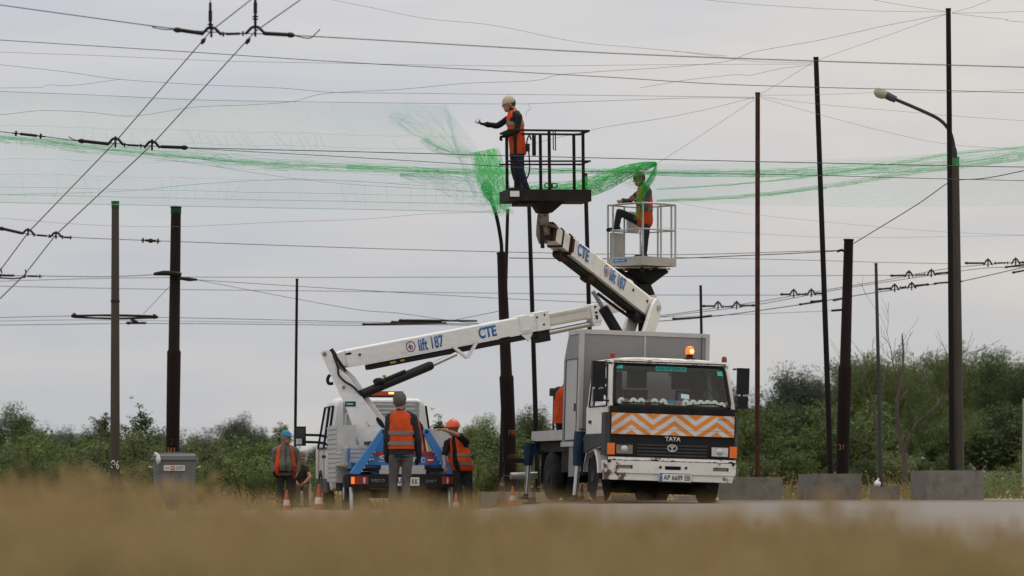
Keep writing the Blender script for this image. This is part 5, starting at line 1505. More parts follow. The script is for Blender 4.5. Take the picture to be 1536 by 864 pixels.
# outrigger legs
for (xa, za, xb, zb) in ((VX(577), VZ(646), VX(530), VZ(714)), (VX(640), VZ(646), VX(679), VZ(714))):
    a, b = Vector((xa, .14, za)), Vector((xb, .05, zb))
    d = (b - a).normalized(); s = d.cross(Vector((0, 1, 0))).normalized()
    bm = BM(); prism(bm, [a + s * .062, a - d * .05, a - s * .062, b - s * .085, b + s * .085], (0, 1, 0), .10)
    lg = obj('outrigger_leg', bm, MT['blue'], van, bevel=.012)
    sg = 1 if xb < xa else -1
    for k in range(6):
        p = a.lerp(b, .42 + k * .085) + s * (-.075 if s.x < 0 else .075) * sg
        bm = BM(); cyl(bm, p + Vector((0, -.075, 0)), p + Vector((0, -.02, 0)), .013, n=8); obj('bolt', bm, MT['steel'], lg)
    bm = BM(); cyl(bm, a + d * .02 + Vector((0, -.07, 0)), a + d * .02 + Vector((0, .07, 0)), .028, n=12); obj('leg_pin', bm, MT['insul'], lg)
    bm = BM(); tube(bm, [(xb, .4, .70), (xb * 1.0, .35, .40), (xb, .3, .06)], [.05, .045, .04], 10); lathe(bm, [(.13, 0), (.13, .03), (.05, .06)], (xb, .3, 0)); obj('leg_foot', bm, MT['steel'], lg, smooth=40)
bm = BM(); prism(bm, [(-.62, .8, 1.0), (-.30, .8, 1.48), (-.22, .8, 1.48), (-.22, .8, 1.0)], (0, 1, 0), .08); obj('blue_gusset', bm, MT['blue'], van, bevel=.01)
# turret and hoses
bm = BM(); lathe(bm, [(.42, .92), (.42, 1.05), (.33, 1.08), (.33, 1.22)], (-.05, 1.6, 0), 20); obj('turret', bm, MT['black'], van, smooth=40)
bm = BM(); box(bm, -.55, .45, 1.2, 1.9, 1.08, 1.30); obj('turret_cover', bm, MT['darkgrey'], van, bevel=.02)
for k, c in enumerate(('yellow', 'red', 'black', 'black', 'yellow')):
    bm = BM(); tube(bm, spline([(.30 + .03 * k, 1.5, 1.15), (.36 + .02 * k, 1.4, 1.5), (.34 + .035 * k, 1.3, 1.75 - .05 * k), (.42 + .02 * k, 1.2, 1.3), (.40 + .03 * k, 1.0, 1.1)], 5), .016, 6); obj('hydraulic_hose', bm, MT[c], van, smooth=60)
for k in range(3):
    bm = BM(); tube(bm, spline([(-.28 + .05 * k, .9, 1.2), (-.24 + .05 * k, .8, 1.45), (-.30 + .05 * k, .7, 1.05)], 5), .018, 6); obj('hydraulic_hose', bm, MT['black'], van, smooth=60)
# --- crew cab body (rounded shell with tumblehome)
CY0, CY1 = 4.3, 7.1
bm = BM()
def cabring(y, zt, wt, wb, z0):
    pts = []
    n = 6
    rc = .17
    pts.append((-wb * .97, z0)); pts.append((-wb, .55)); pts.append((-wb, 1.15)); pts.append((-wb * .985, 1.30))
    for i in range(n + 1):
        a = R(180 - 90 * i / n); pts.append((-wt + rc + rc * math.cos(a), zt - rc + rc * math.sin(a)))
    for i in range(n + 1):
        a = R(90 - 90 * i / n); pts.append((wt - rc + rc * math.cos(a), zt - rc + rc * math.sin(a)))
    pts += [(wb * .985, 1.30), (wb, 1.15), (wb, .55), (wb * .97, z0)]
    return [bm.verts.new((x, y, z)) for x, z in pts]
HR = VZ(597.5, 68.4)
secs = [cabring(CY0 + .03, HR - .03, .845, .955, .42), cabring(CY0, HR - .06, .825, .94, .44)][::-1] + [cabring(CY0 + .10, HR, .86, .97, .40), cabring(CY0 + 1.2, HR + .03, .87, .985, .38), cabring(CY1 - .9, HR + .0, .86, .985, .38), cabring(CY1 - .55, HR - .35, .84, .985, .38), cabring(CY1 - .1, 1.28, .85, .985, .38), cabring(CY1 + .7, .98, .80, .93, .38), cabring(CY1 + .8, .80, .76, .90, .40)]
for a, b in zip(secs[:-1], secs[1:]):
    k = len(a)
    for i in range(k): bm.faces.new((a[i], a[(i + 1) % k], b[(i + 1) % k], b[i]))
bm.faces.new(secs[0]); bm.faces.new(secs[-1][::-1])
bmesh.ops.recalc_face_normals(bm, faces=bm.faces[:])
vc = obj('cab', bm, MT['shadewhite'], van, smooth=45)
bm = BM(); box(bm, -.71, .74, CY0 - .003, CY0 + .02, HR - .98, HR - .07); obj('back_panel', bm, mat('grey_back_panel', (.33, .345, .365), .4, var=.06, dirt=(.24, .24, .24), damt=.3), vc, bevel=.004)  # grey panel laid over the white back wall to darken it
# pressed panels in the back wall
def rrect3(x0, x1, z0, z1, r, y): return [(x, y, z) for x, z in rrect(x0, x1, z0, z1, r)]
for x0, x1, z0, z1 in ((-.66, -.16, HR - .92, HR - .28), (-.08, .36, HR - .92, HR - .28), (.42, .68, HR - .92, HR - .28)):
    bm = BM(); q = rrect3(x0, x1, z0, z1, .08, CY0 - .004)
    tube(bm, q + [q[0]], .016, 6); obj('pressed_panel', bm, MT['shadewhite'], vc, smooth=60)
for z in (HR - .12, HR - .20):
    bm = BM(); box(bm, -.66, .66, CY0 - .012, CY0 + .002, z - .014, z + .014); obj('pressed_bead', bm, MT['shadewhite'], vc, bevel=.006)
bm = BM()
for z in (1.0, 1.1, 1.2): box(bm, -.8, .8, CY0 - .012, CY0 + .002, z - .02, z + .02)
obj('pressed_bead', bm, MT['shadewhite'], vc, bevel=.006)
# side windows, seams, handles, black lower trim
for sx in (-1, 1):
    for y0, y1, cut in ((CY0 + .18, CY0 + .92, 0), (CY0 + 1.02, CY0 + 2.0, .25)):
        bm = BM(); xb_, xt = sx * .992, sx * .885
        bm.faces.new([bm.verts.new(q) for q in ((xb_, y0, 1.22), (xb_, y1 + cut, 1.22), (xt, y1 - cut * .4, HR - .16), (xt, y0, HR - .16))])
        obj('side_window', bm, MT['black'] if False else glassmat('dark_window', (.02, .022, .024)), vc)
        bm = BM(); q = [(xb_ + sx * .003, y0, 1.20), (xb_ + sx * .003, y1 + cut, 1.20), (xt + sx * .003, y1 - cut * .4, HR - .15), (xt + sx * .003, y0, HR - .15)]
        tube(bm, q + [q[0]], .022, 5); obj('window_seal', bm, MT['black'], vc)
    bm = BM()
    for y in (CY0 + .95, CY0 + 2.1): tube(bm, [(sx * .992, y, .5), (sx * .992, y, 1.18)], .006, 5)
    obj('door_seam', bm, MT['darkgrey'], vc)
    bm = BM(); box(bm, sx * .99 - .015, sx * .99 + .015, CY0 + .70, CY0 + .86, 1.02, 1.07); box(bm, sx * .99 - .015, sx * .99 + .015, CY0 + 1.1, CY0 + 1.26, 1.02, 1.07); obj('door_handle', bm, MT['black'], vc)
    bm = BM(); box(bm, sx * .985 - .02, sx * .985 + .02, CY0 + .1, CY1 - .2, .36, .62); obj('lower_trim', bm, MT['darkgrey'], vc, bevel=.01)
    bm = BM()
    for i in range(10):
        a0_, a1_ = R(i * 18), R((i + 1) * 18)
        prism(bm, [(sx * .985, 5.9 - .44 * math.cos(a0_), .35 + .44 * math.sin(a0_)), (sx * .985, 5.9 - .44 * math.cos(a1_), .35 + .44 * math.sin(a1_)), (sx * .985, 5.9 - .36 * math.cos(a1_), .35 + .36 * math.sin(a1_)), (sx * .985, 5.9 - .36 * math.cos(a0_), .35 + .36 * math.sin(a0_))], (1, 0, 0), .05)
    obj('wheel_arch', bm, MT['black'], vc)
# door mirrors on long arms
for sx in (-1, 1):
    mx_ = sx * 1.36
    yM = CY0 + 2.05
    zt, zb = VZ(640, 70.4), VZ(669, 70.4)
    bm = BM(); box(bm, mx_ - .11, mx_ + .11, yM - .06, yM + .06, zb, zt); mo = obj('door_mirror', bm, MT['black'], vc, bevel=.04, segs=3, smooth=60)
    bm = BM(); box(bm, mx_ - .085, mx_ + .085, yM - .066, yM - .061, zb + .16, zt - .03); obj('mirror_glass', bm, MT['darkgrey'], mo, bevel=.002)
    bm = BM(); box(bm, mx_ - .085, mx_ + .03, yM - .066, yM - .061, zb + .03, zb + .14); obj('wide_angle_glass', bm, MT['clearlens'], mo, bevel=.002)
    bm = BM(); tube(bm, [(mx_, yM, zt - .16), (sx * .97, yM + .05, zt - .17)], .026, 8); tube(bm, [(mx_, yM, zb + .08), (sx * .98, yM + .05, zb + .07)], .026, 8); obj('mirror_arm', bm, MT['black'], mo, smooth=60)
# amber light bar on the roof
bm = BM(); box(bm, -.52, .52, CY0 + .9, CY0 + 1.15, HR + .04, HR + .07); lb = obj('light_bar', bm, MT['black'], vc)
bm = BM(); box(bm, -.53, .53, CY0 + .88, CY0 + 1.17, HR + .071, HR + .155); obj('amber_cover', bm, mat('light_bar_cover', (.36, .045, .012), .25, var=.08), lb, bevel=.03, segs=3, smooth=60)
for x in (-.38, -.12, .30):
    bm = BM(); box(bm, x - .05, x + .05, CY0 + .868, CY0 + .879, HR + .10, HR + .135); obj('flash_lamp', bm, emat('flashing_amber', (1, .55, .16), 2.0), lb)

# --- lift arm and boom
DA = 66.3
def arm_plate(dy):
    return [at(481.5, 530, DA) + Vector((0, dy, 0)), at(484, 526, DA) + Vector((0, dy, 0)), at(490, 524.5, DA) + Vector((0, dy, 0)), at(497, 528, DA) + Vector((0, dy, 0)), at(507, 552, DA) + Vector((0, dy, 0)), at(524, 566, DA) + Vector((0, dy, 0)),
            at(545, 598, DA) + Vector((0, dy, 0)), at(575, 638, DA) + Vector((0, dy, 0)), at(573, 648, DA) + Vector((0, dy, 0)), at(549, 672, DA) + Vector((0, dy, 0)), at(541, 672, DA) + Vector((0, dy, 0)), at(519, 610, DA) + Vector((0, dy, 0))]
bm = BM(); prism(bm, arm_plate(-.16), (0, 1, 0), .025); ar = obj('lift_arm', bm, MT['boomwhite'], van, True, bevel=.006)
bm = BM(); prism(bm, [p + Vector((.10, .32, .02)) for p in arm_plate(-.16)], (0, 1, 0), .025); obj('rear_arm_plate', bm, MT['boomwhite'], ar, True, bevel=.006)
bm = BM(); prism(bm, [at(494, 545, DA), at(506, 556, DA), at(548, 612, DA), at(570, 648, DA), at(548, 668, DA), at(522, 610, DA)], (0, 1, 0), .24); obj('arm_web', bm, MT['darkgrey'], ar, True)
for px, py, r in ((487, 531, .035), (515.5, 581, .03), (553, 638, .012), (550, 634, .010)):
    bm = BM(); cyl(bm, at(px, py, DA - .20), at(px, py, DA - .16), r, n=14); obj('pin_head', bm, MT['lettergrey'], ar, True, smooth=40)
# oblong hole reinforced near the foot of the arm
bm = BM(); Mh = TM(at(570.5, 634, DA - .178), (at(575, 642, DA) - at(562, 624, DA)), (1, 0, .6))
vs = [bm.verts.new(Mh @ Vector((.12 * math.cos(t_) , .045 * math.sin(t_), 0))) for t_ in [2 * math.pi * i / 20 for i in range(20)]]; bm.faces.new(vs); obj('arm_opening', bm, MT['black'], ar, True)
bm = BM(); Mh = TM(at(525.5, 606, DA - .176), (1, 0, .0), (0, 0, 1)); prism(bm, [Mh @ Vector(q) for q in ((-.10, -.048, 0), (.10, -.048, 0), (.10, .048, 0), (-.10, .048, 0))], (0, 1, 0), .003)
gp = obj('green_plate', bm, mat('dark_teal_plate', (.008, .065, .075), .4, var=.05), ar, True)
bm = BM(); prism(bm, [Mh @ Vector(q) for q in ((-.07, -.014, .003), (.05, -.014, .003), (.05, .014, .003), (-.07, .014, .003))], (0, 1, 0), .002); obj('plate_print', bm, mat('pale_teal_print', (.3, .45, .45), .5), gp, True)
bm = BM(); tube(bm, spline([at(497, 527, DA - .1), at(503, 540, DA - .2), at(507, 552, DA - .2), at(508, 562, DA - .22), at(517, 572, DA - .22), at(530, 580, DA - .2), at(542, 593, DA - .18)], 5), .02, 7); obj('black_hose', bm, MT['black'], ar, True, smooth=60)
bm = BM(); tube(bm, spline([at(495, 562, DA + .1), at(491.5, 568, DA + .1), at(493, 575, DA + .1), at(500, 575, DA + .1)], 5), .03, 8); obj('black_hose', bm, MT['black'], ar, True, smooth=60)
bm = BM(); cyl(bm, at(496, 524, DA - .1), at(503, 534, DA - .1), .045, n=12); cyl(bm, at(503, 534, DA - .1), at(519, 557, DA - .1), .028, n=10); obj('link_rod', bm, MT['black'], ar, True, smooth=40)
bl = Beam(at(499, 541.5, 66.3), at(983, 449.5, 70.0))
T_ = lambda px: (px - 499) / (983 - 499)
bm = BM(); bl.sec(bm, T_(514), T_(809), .325, .25, ch=.02); vb_ = obj('boom', bm, MT['boomwhite'], van, True, bevel=.008)
bm = BM(); prism(bm, [bl.p(T_(499), -.05, 0), bl.p(T_(499), .12, 0), bl.p(T_(516), .162, 0), bl.p(T_(516), -.162, 0)], bl.n, .2); obj('boom_root', bm, MT['boomwhite'], vb_, True, bevel=.01)
bm = BM(); bl.sec(bm, T_(793), T_(813), .36, .29, up=.012); bl.sec(bm, T_(768), T_(784), .30, .28, up=.03); obj('boom_collar', bm, MT['boomwhite'], vb_, True, bevel=.008)
bm = BM(); bl.sec(bm, T_(811), T_(886), .245, .19); i1 = obj('inner_boom', bm, mat('pale_grey_boom', (.55, .55, .53), .4, var=.06, dirt=(.38, .36, .32), damt=.3), vb_, True, bevel=.008)
bm = BM(); bl.sec(bm, T_(815), T_(872), .035, .01, up=.075); bl.sec(bm, T_(815), T_(872), .035, .01, up=-.085)
for v in bm.verts: v.co += bl.n * .102
obj('wear_strip', bm, mat('cream_wear_strip', (.50, .47, .36), .5, var=.1), i1, True)
bm = BM(); bl.sec(bm, T_(878), T_(892), .35, .25, up=-.03); prism(bm, [bl.p(T_(878), -.2, 0), bl.p(T_(892), -.2, 0), bl.p(T_(890), -.28, 0), bl.p(T_(880), -.28, 0)], bl.n, .22); obj('boom_collar', bm, MT['boomwhite'], i1, True, bevel=.008)
bm = BM(); bl.sec(bm, T_(890), T_(983), .20, .15); obj('fly_boom', bm, mat('pale_fly_boom', (.56, .555, .53), .4, var=.06, dirt=(.36, .34, .30), damt=.35), i1, True, bevel=.008)
for px, up in ((794.5, .10), (803, -.06), (884, .09), (884, -.02), (884, -.09), (884, -.13), (533, .03), (806, .12)):
    bm = BM(); cyl(bm, bl.p(T_(px), up, .115), bl.p(T_(px), up, .152), .022, n=10); obj('bolt', bm, MT['insul'], vb_, True)
bm = BM(); Mh = bl.T(T_(518), .085, .128); vs = [bm.verts.new(Mh @ Vector((.07 * math.cos(2 * math.pi * i / 16), .022 * math.sin(2 * math.pi * i / 16), 0))) for i in range(16)]; bm.faces.new(vs); obj('boom_slot', bm, MT['black'], vb_, True)
bm = BM(); bl.sec(bm, T_(545), T_(806), .10, .16, up=-.235); bl.sec(bm, T_(793), T_(812), .22, .2, up=-.28); tr_ = obj('hose_track', bm, MT['black'], vb_, True, bevel=.01)
bm = BM(); cyl(bm, bl.p(T_(805), -.235, 0), bl.p(T_(884), -.225, 0), .055, n=12); obj('extension_rod', bm, MT['steel'], tr_, True, smooth=40)
bm = BM(); cyl(bm, bl.p(T_(575), -.232, .085), bl.p(T_(583), -.232, .085), .02, n=8); cyl(bm, bl.p(T_(590), -.228, .085), bl.p(T_(596), -.228, .085), .018, n=8); obj('brass_fitting', bm, MT['yellow'], tr_, True)
bm = BM()
for px in (668, 702): prism(bm, [bl.p(T_(px - 3), -.155, .10), bl.p(T_(px + 3), -.155, .10), bl.p(T_(688), -.42, .10), bl.p(T_(683), -.42, .10)], bl.n, .05)
prism(bm, [bl.p(T_(768), -.16, .08), bl.p(T_(788), -.16, .08), bl.p(T_(779), -.33, .08)], bl.n, .04)
obj('boom_bracket', bm, MT['boomwhite'], vb_, True, bevel=.006)
ca, cb, cc = at(541, 592, DA), at(648, 547.5, 67.1), at(684, 531, 67.4)
bm = BM(); tube(bm, [ca, ca.lerp(cb, .97), cb], [.085, .085, .07], 14); tube(bm, [ca.lerp(cb, .2) + Vector((0, -.05, .09)), ca.lerp(cb, .62) + Vector((0, -.05, .09))], .035, 8); vcy = obj('lift_cylinder', bm, MT['black'], vb_, True, smooth=40)
bm = BM(); ball(bm, ca.lerp(cb, .26) + Vector((0, -.05, .10)), (.12, .06, .07)); obj('cylinder_valve', bm, MT['insul'], vcy, True, smooth=40)
bm = BM(); ball(bm, ca.lerp(cb, .33) + Vector((0, -.05, .16)), (.035, .035, .03)); obj('brass_fitting', bm, MT['yellow'], vcy, True, smooth=60)
bm = BM(); cyl(bm, cb, cc, .042); obj('cylinder_rod', bm, MT['steel'], vcy, True, smooth=40)
logo(vb_, bl.T(T_(606.5), .0, .128), .105)
text('lettering', 'lift 187', MT['letterblue'], vb_, bl.T(T_(636), -.002, .128), .235, .545, .022, .003, True)
text('lettering', 'CTE', MT['letterblue'], vb_, bl.T(T_(719.5), .005, .128), .215, .395, .035, .003, True)
# --- basket on the van boom
KO = at(962.5, 400, 70.2)
K2 = Matrix.Translation(KO) @ Matrix.Rotation(R(-45), 4, 'Z')
def k2(name, bm, m, parent, **k):
    bmesh.ops.transform(bm, matrix=K2, verts=bm.verts[:])
    return obj(name, bm, m, parent, True, **k)
S_ = .465
platem = mat('worn_alu_floor', (.40, .385, .36), .5, metal=.2, var=.1, dirt=(.25, .23, .2), damt=.35)
bm = BM(); box(bm, -S_, S_, -S_, S_, 0, .02); box(bm, -S_, S_, -S_ - .015, -S_, -.005, .17); box(bm, -S_, S_, S_, S_ + .015, -.005, .17); box(bm, -S_ - .015, -S_, -S_ - .015, S_ + .015, -.005, .17); box(bm, S_, S_ + .015, -S_ - .015, S_ + .015, -.005, .17)
b2_ = k2('basket', bm, platem, van, bevel=.004)
bm = BM(); tube(bm, [(-S_, -S_, 1.20), (S_, -S_, 1.20), (S_, S_, 1.20), (-S_, S_, 1.20), (-S_, -S_, 1.20)], .019, 8); k2('top_rail', bm, MT['alurail'], b2_, smooth=60)
bm = BM(); tube(bm, [(-S_, -S_, .70), (S_, -S_, .70), (S_, S_, .70), (-S_, S_, .70), (-S_, -S_, .70)], .015, 8); k2('mid_rail', bm, MT['alurail'], b2_, smooth=60)
for x, y in ((-S_, -S_), (S_, -S_), (S_, S_), (-S_, S_), (-.33, -S_), (S_, .05), (0, S_), (-S_, .0), (.36, S_)):
    bm = BM(); cyl(bm, (x, y, .02), (x, y, 1.2), .019, n=8); k2('rail_post', bm, MT['alurail'], b2_, smooth=60)
bm = BM(); box(bm, -S_ + .02, -S_ + .12, -S_ + .03, -S_ + .33, .05, .66); k2('grey_panel', bm, platem, b2_, bevel=.006)
bm = BM(); box(bm, -S_ + .03, -S_ + .13, .02, .30, .70, 1.1); k2('control_box', bm, MT['boxtrim'], b2_, bevel=.012)
bm = BM(); box(bm, -.30, .05, -S_ - .020, -S_ - .0155, .075, .135)
bl2 = k2('blue_label', bm, mat('bright_blue_label', (.02, .13, .48), .4, var=.04), b2_)
bm = BM()
for x0, x1 in ((-.27, -.16), (-.14, -.10), (-.085, -.055), (-.04, .0)): box(bm, x0, x1, -S_ - .0225, -S_ - .0205, .093, .116)
k2('label_print', bm, mat('pale_blue_print', (.35, .5, .68), .5), bl2)
# black bracket below the basket
pb = at(985, 446, 70.1)
bm = BM()
c = at(967, 430, 70.2)
for px, py, dy in ((925, 407, -.1), (1000, 407, .2), (963, 404, -.5), (985, 404, .4)):
    tube(bm, spline([at(px, py, 70.2 + dy), at((px + 967) / 2, py + 7, 70.2 + dy * .6), c + Vector((0, dy * .1, .02))], 4), [.05, .045, .045, .045, .045, .05, .05, .05, .06][:9], 8)
tube(bm, spline([at(933, 411, 70.1), at(950, 418, 70.1), at(958, 432, 70.1), at(968, 444, 70.1)], 5), .045, 8)
prism(bm, [at(943, 402.5, 70.2), at(998, 402.5, 70.2), at(1003, 408, 70.2), at(972, 431, 70.2), at(962, 431, 70.2), at(940, 409, 70.2)], (0, 1, 0), .10)
box(bm, at(922, 0, 70).x, at(1000, 0, 70).x, 70.05, 70.35, at(0, 405, 70).z, at(0, 402, 70).z)
prism(bm, [at(959, 427, 70.1), at(976, 427, 70.1), at(984, 446, 70.1), at(975, 455, 70.1), at(963, 446, 70.1)], (0, 1, 0), .22)
obj('basket_bracket', bm, MT['black'], b2_, True)
bm = BM()
for px in (936, 975, 1003): cyl(bm, at(px, 402.5, 69.9), at(px, 405, 69.9), .03, n=8)
obj('red_cap', bm, MT['red'], b2_, True)

# ================================================================== PEOPLE
def remesh(name, bm, m, parent, vox, it=3, world=True, wr=0.0):
    me = bpy.data.meshes.new('tmp'); bm.to_mesh(me); bm.free()
    o = bpy.data.objects.new('tmp', me); col.objects.link(o)
    md = o.modifiers.new('r', 'REMESH'); md.mode = 'VOXEL'; md.voxel_size = vox
    if it:
        ms = o.modifiers.new('s', 'SMOOTH'); ms.iterations = it; ms.factor = .5
    dg = bpy.context.evaluated_depsgraph_get(); dg.update()
    m2 = bpy.data.meshes.new_from_object(o.evaluated_get(dg))
    bpy.data.objects.remove(o); bpy.data.meshes.remove(me)
    if wr:
        from mathutils import noise
        m2.update()
        cos = [(v.co.copy(), v.normal.copy()) for v in m2.vertices]
        for v, (c, n) in zip(m2.vertices, cos):
            k = noise.noise(Vector((c.x * 16, c.y * 16, c.z * 8))) + .5 * noise.noise(Vector((c.x * 30, c.y * 30, c.z * 22)))
            v.co = c + n * k * wr
    b2 = BM(); b2.from_mesh(m2); bpy.data.meshes.remove(m2)
    return obj(name, b2, m, parent, world, smooth=180)

def cap(bm, a, b, ra, rb):
    a, b = Vector(a), Vector(b)
    tube(bm, [a, b], [ra, rb], 12); ball(bm, a, ra, u=12, v=8); ball(bm, b, rb, u=12, v=8)

def loft(bm, rings, r, f, n=24, closed=True, gap=0.0):
    vs = []
    for c, hw, hd in rings:
        row = []
        for i in range(n + (1 if gap else 0)):
            if gap: th = R(90) + gap + (2 * math.pi - 2 * gap) * i / n
            else: th = 2 * math.pi * i / n
            x, y = math.cos(th), math.sin(th)
            k = 1.0 / (abs(x) ** 2.6 + abs(y) ** 2.6) ** (1 / 2.6)
            row.append(bm.verts.new(c + r * hw * x * k + f * hd * y * k))
        vs.append(row)
    m = len(vs[0])
    for a, b in zip(vs[:-1], vs[1:]):
        for i in range(m - (1 if gap else 0)): bm.faces.new((a[i], a[(i + 1) % m], b[(i + 1) % m], b[i]))
    if closed: bm.faces.new(vs[0][::-1]); bm.faces.new(vs[-1])
    return bm

def hand(bm, w, d, pn, k, curl, inf=0.0):
    d = Vector(d).normalized(); pn = Vector(pn); pn = (pn - d * pn.dot(d)).normalized(); s = d.cross(pn)
    for o_ in (-.026, -.009, .009, .026): cap(bm, w + s * o_ * .6 * k, w + (d * .085 + s * o_) * k, (.017 + inf) * k, (.015 + inf) * k)
    for i, (o_, ln) in enumerate(((-.032, .058), (-.011, .072), (.011, .076), (.031, .066))):
        p = w + (d * .088 + s * o_) * k
        a = curl * (.9 + .1 * i)
        q = p + (d * math.cos(a) + pn * math.sin(a)) * ln * .55 * k
        e_ = q + (d * math.cos(a * 1.9) + pn * math.sin(a * 1.9)) * ln * .5 * k
        cap(bm, p, q, (.0105 + inf) * k, (.0095 + inf) * k); cap(bm, q, e_, (.0095 + inf) * k, (.008 + inf) * k)
    p = w + (d * .03 - s * .03) * k; q = p + (d * .03 - s * .028 + pn * .012) * k
    cap(bm, p, q, (.015 + inf) * k, (.012 + inf) * k); cap(bm, q, q + (d * .03 + s * .002 + pn * .016) * k, (.0115 + inf) * k, (.009 + inf) * k)

skin = mat('tanned_skin', (.30, .145, .085), .55, var=.1, vscale=9)
CL = {}
LIP = mat('lip_skin', (.20, .07, .05), .5)
def cloth(name, c, var=.12): 
    if name not in CL: CL[name] = mat(name, c, .85, var=var, vscale=7, bump=.25, bscale=18)
    return CL[name]
vestm = mat('orange_hi_vis_cloth', (.95, .120, .018), .75, var=.18, vscale=5, dirt=(.52, .075, .020), damt=.42, dscale=6, dsharp=.3, bump=.3, bscale=14)
reflm = mat('grey_reflective_tape', (.30, .30, .30), .4, var=.1)

def person(label, D, J, face, hips_ground, k=1.0, look=None, belly=0.0, top='jacket', topcol=None, legcol=None, sleeve=1.0, hat=None, hatcol=None,
           vest=True, vgap=0.0, stripes=(), gloves=(False, False), curls=(.5, .5), palm=None, shoe=None, hair=(.05, .045, .04), feet=True, vlow=-.02, handdir=None, toes=None):
    P = {n: at(px, py, D + dy) for n, (px, py, dy) in J.items()}
    f = Vector((face[0], face[1], 0)).normalized(); r = f.cross(Vector((0, 0, 1)))
    hf = Vector(look).normalized() if look else f
    base = Vector((P['pelvis'].x, D, hips_ground))
    t = thing('person', label, 'person', base)
    C, PV = P['chest'], P['pelvis']
    ax = C - PV
    # torso rings along the spine, hips to neck base
    base_r = [(-.16, .125, .09), (-.04, .165, .118), (.12, .165, .118), (.35, .150, .112), (.62, .165, .120), (.85, .178, .115), (.97, .150, .085), (1.06, .085, .065)]
    def rings(t0, t1, inf, squeeze=0.0):
        o = []
        n = 12
        for i in range(n + 1):
            q = t0 + (t1 - t0) * i / n
            for a, b in zip(base_r[:-1], base_r[1:]):
                if a[0] <= q <= b[0] + 1e-6:
                    u = (q - a[0]) / (b[0] - a[0]); hw = a[1] + (b[1] - a[1]) * u; hd = a[2] + (b[2] - a[2]) * u; break
            bl_ = belly * math.exp(-((q - .28) / .26) ** 2)
            if squeeze and .55 < q: hw -= squeeze * smooth01(.55, .75, q)
            o.append((PV + ax * q + f * bl_ * .55 * k, (hw + inf + bl_ * .35) * k, (hd + inf + bl_ * .55) * k))
        return o
    # ---- body: one continuous skin
    bm = BM()
    loft(bm, rings(-.16, 1.06, -.012), r, f)
    cap(bm, C + ax.normalized() * .02, P['head'] - hf * .015 * k, .066 * k, .060 * k)
    hk = k * 1.14
    H = P['head']; up = Vector((0, 0, 1)); hr = hf.cross(up).normalized(); hu = hr.cross(hf)
    Rm = Matrix((hr, hf, hu)).transposed().to_4x4()
    ball(bm, H + hu * .02 * hk, (.076 * hk, .096 * hk, .105 * hk), Rm, 16, 12)
    ball(bm, H - hu * .055 * hk + hf * .022 * hk, (.058 * hk, .066 * hk, .064 * hk), Rm, 14, 10)
    cap(bm, H + hu * .015 * hk + hf * .088 * hk, H - hu * .022 * hk + hf * .108 * hk, .010 * hk, .015 * hk)
    ball(bm, H + hu * .032 * hk + hf * .082 * hk, (.045 * hk, .014 * hk, .010 * hk), Rm)
    ball(bm, H - hu * .095 * hk + hf * .062 * hk, (.022 * hk, .018 * hk, .018 * hk), Rm)
    ball(bm, H - hu * .055 * hk + hf * .086 * hk, (.024 * hk, .010 * hk, .010 * hk), Rm)
    for s in (-1, 1): ball(bm, H + hr * s * .078 * hk - hf * .008 * hk - hu * .005 * hk, (.010 * hk, .022 * hk, .032 * hk), Rm)
    hd = []
    for s in ('L', 'R'):
        cap(bm, P['sh' + s], P['el' + s], .046 * k, .038 * k); cap(bm, P['el' + s], P['wr' + s], .038 * k, .026 * k)
        d_ = (P['wr' + s] - P['el' + s]) if not handdir or not handdir.get(s) else Vector(handdir[s])
        pn = palm[s] if palm and palm.get(s) else ((C - P['wr' + s]) if True else f)
        hd.append((P['wr' + s], d_, pn)); hand(bm, P['wr' + s], d_, pn, k, curls[0 if s == 'L' else 1])
        cap(bm, P['hip' + s], P['kn' + s], .075 * k, .052 * k); cap(bm, P['kn' + s], P['an' + s], .050 * k, .036 * k)
    remesh('body', bm, skin, t, .0095, 2)
    # eyes, mouth
    for s in (-1, 1):
        bm = BM(); ball(bm, H + hr * s * .031 * hk + hf * .086 * hk + hu * .015 * hk, (.013 * hk, .008 * hk, .007 * hk), Rm, 8, 6); obj('eye', bm, MT['letterdark'], t, True)
    bm = BM(); ball(bm, H - hu * .052 * hk + hf * .094 * hk, (.024 * hk, .006 * hk, .005 * hk), Rm, 8, 6); obj('mouth', bm, LIP, t, True)
    # ---- hair
    bm = BM(); ball(bm, H + hu * .028 * hk - hf * .018 * hk, (.083 * hk, .093 * hk, .104 * hk), Rm, 16, 10)
    bmesh.ops.bisect_plane(bm, geom=bm.verts[:] + bm.edges[:] + bm.faces[:], plane_co=H + hf * .030 * hk - hu * .0 * hk, plane_no=(hf * .9 - hu * .35), clear_outer=True)
    bmesh.ops.holes_fill(bm, edges=bm.edges[:])
    obj('hair', bm, cloth('hair_%.2f' % hair[0], hair), t, True, smooth=70)
    # ---- clothes
    shell = (topcol if topcol else cloth('dark_navy_jacket', (.022, .023, .028)))
    bm = BM(); loft(bm, rings(-.12 if top != 'tee' else -.06, 1.04, .012), r, f)
    cap(bm, C + ax * .02, C + (P['head'] - C) * (.52 if top != 'tee' and vgap < .4 else .36), .070 * k, .066 * k)
    for s in ('L', 'R'):
        cap(bm, C.lerp(P['sh' + s], .6) , P['sh' + s], .068 * k, .066 * k)
        ew = P['el' + s].lerp(P['wr' + s], max(0, sleeve - 1.0)) if sleeve > 1 else P['sh' + s].lerp(P['el' + s], sleeve)
        if sleeve > 1: cap(bm, P['sh' + s], P['el' + s], .064 * k, .054 * k); cap(bm, P['el' + s], ew, .056 * k, .050 * k)
        else: cap(bm, P['sh' + s], ew, .064 * k, .060 * k)
    so_ = remesh(top, bm, shell, t, .013, 2, wr=.010)
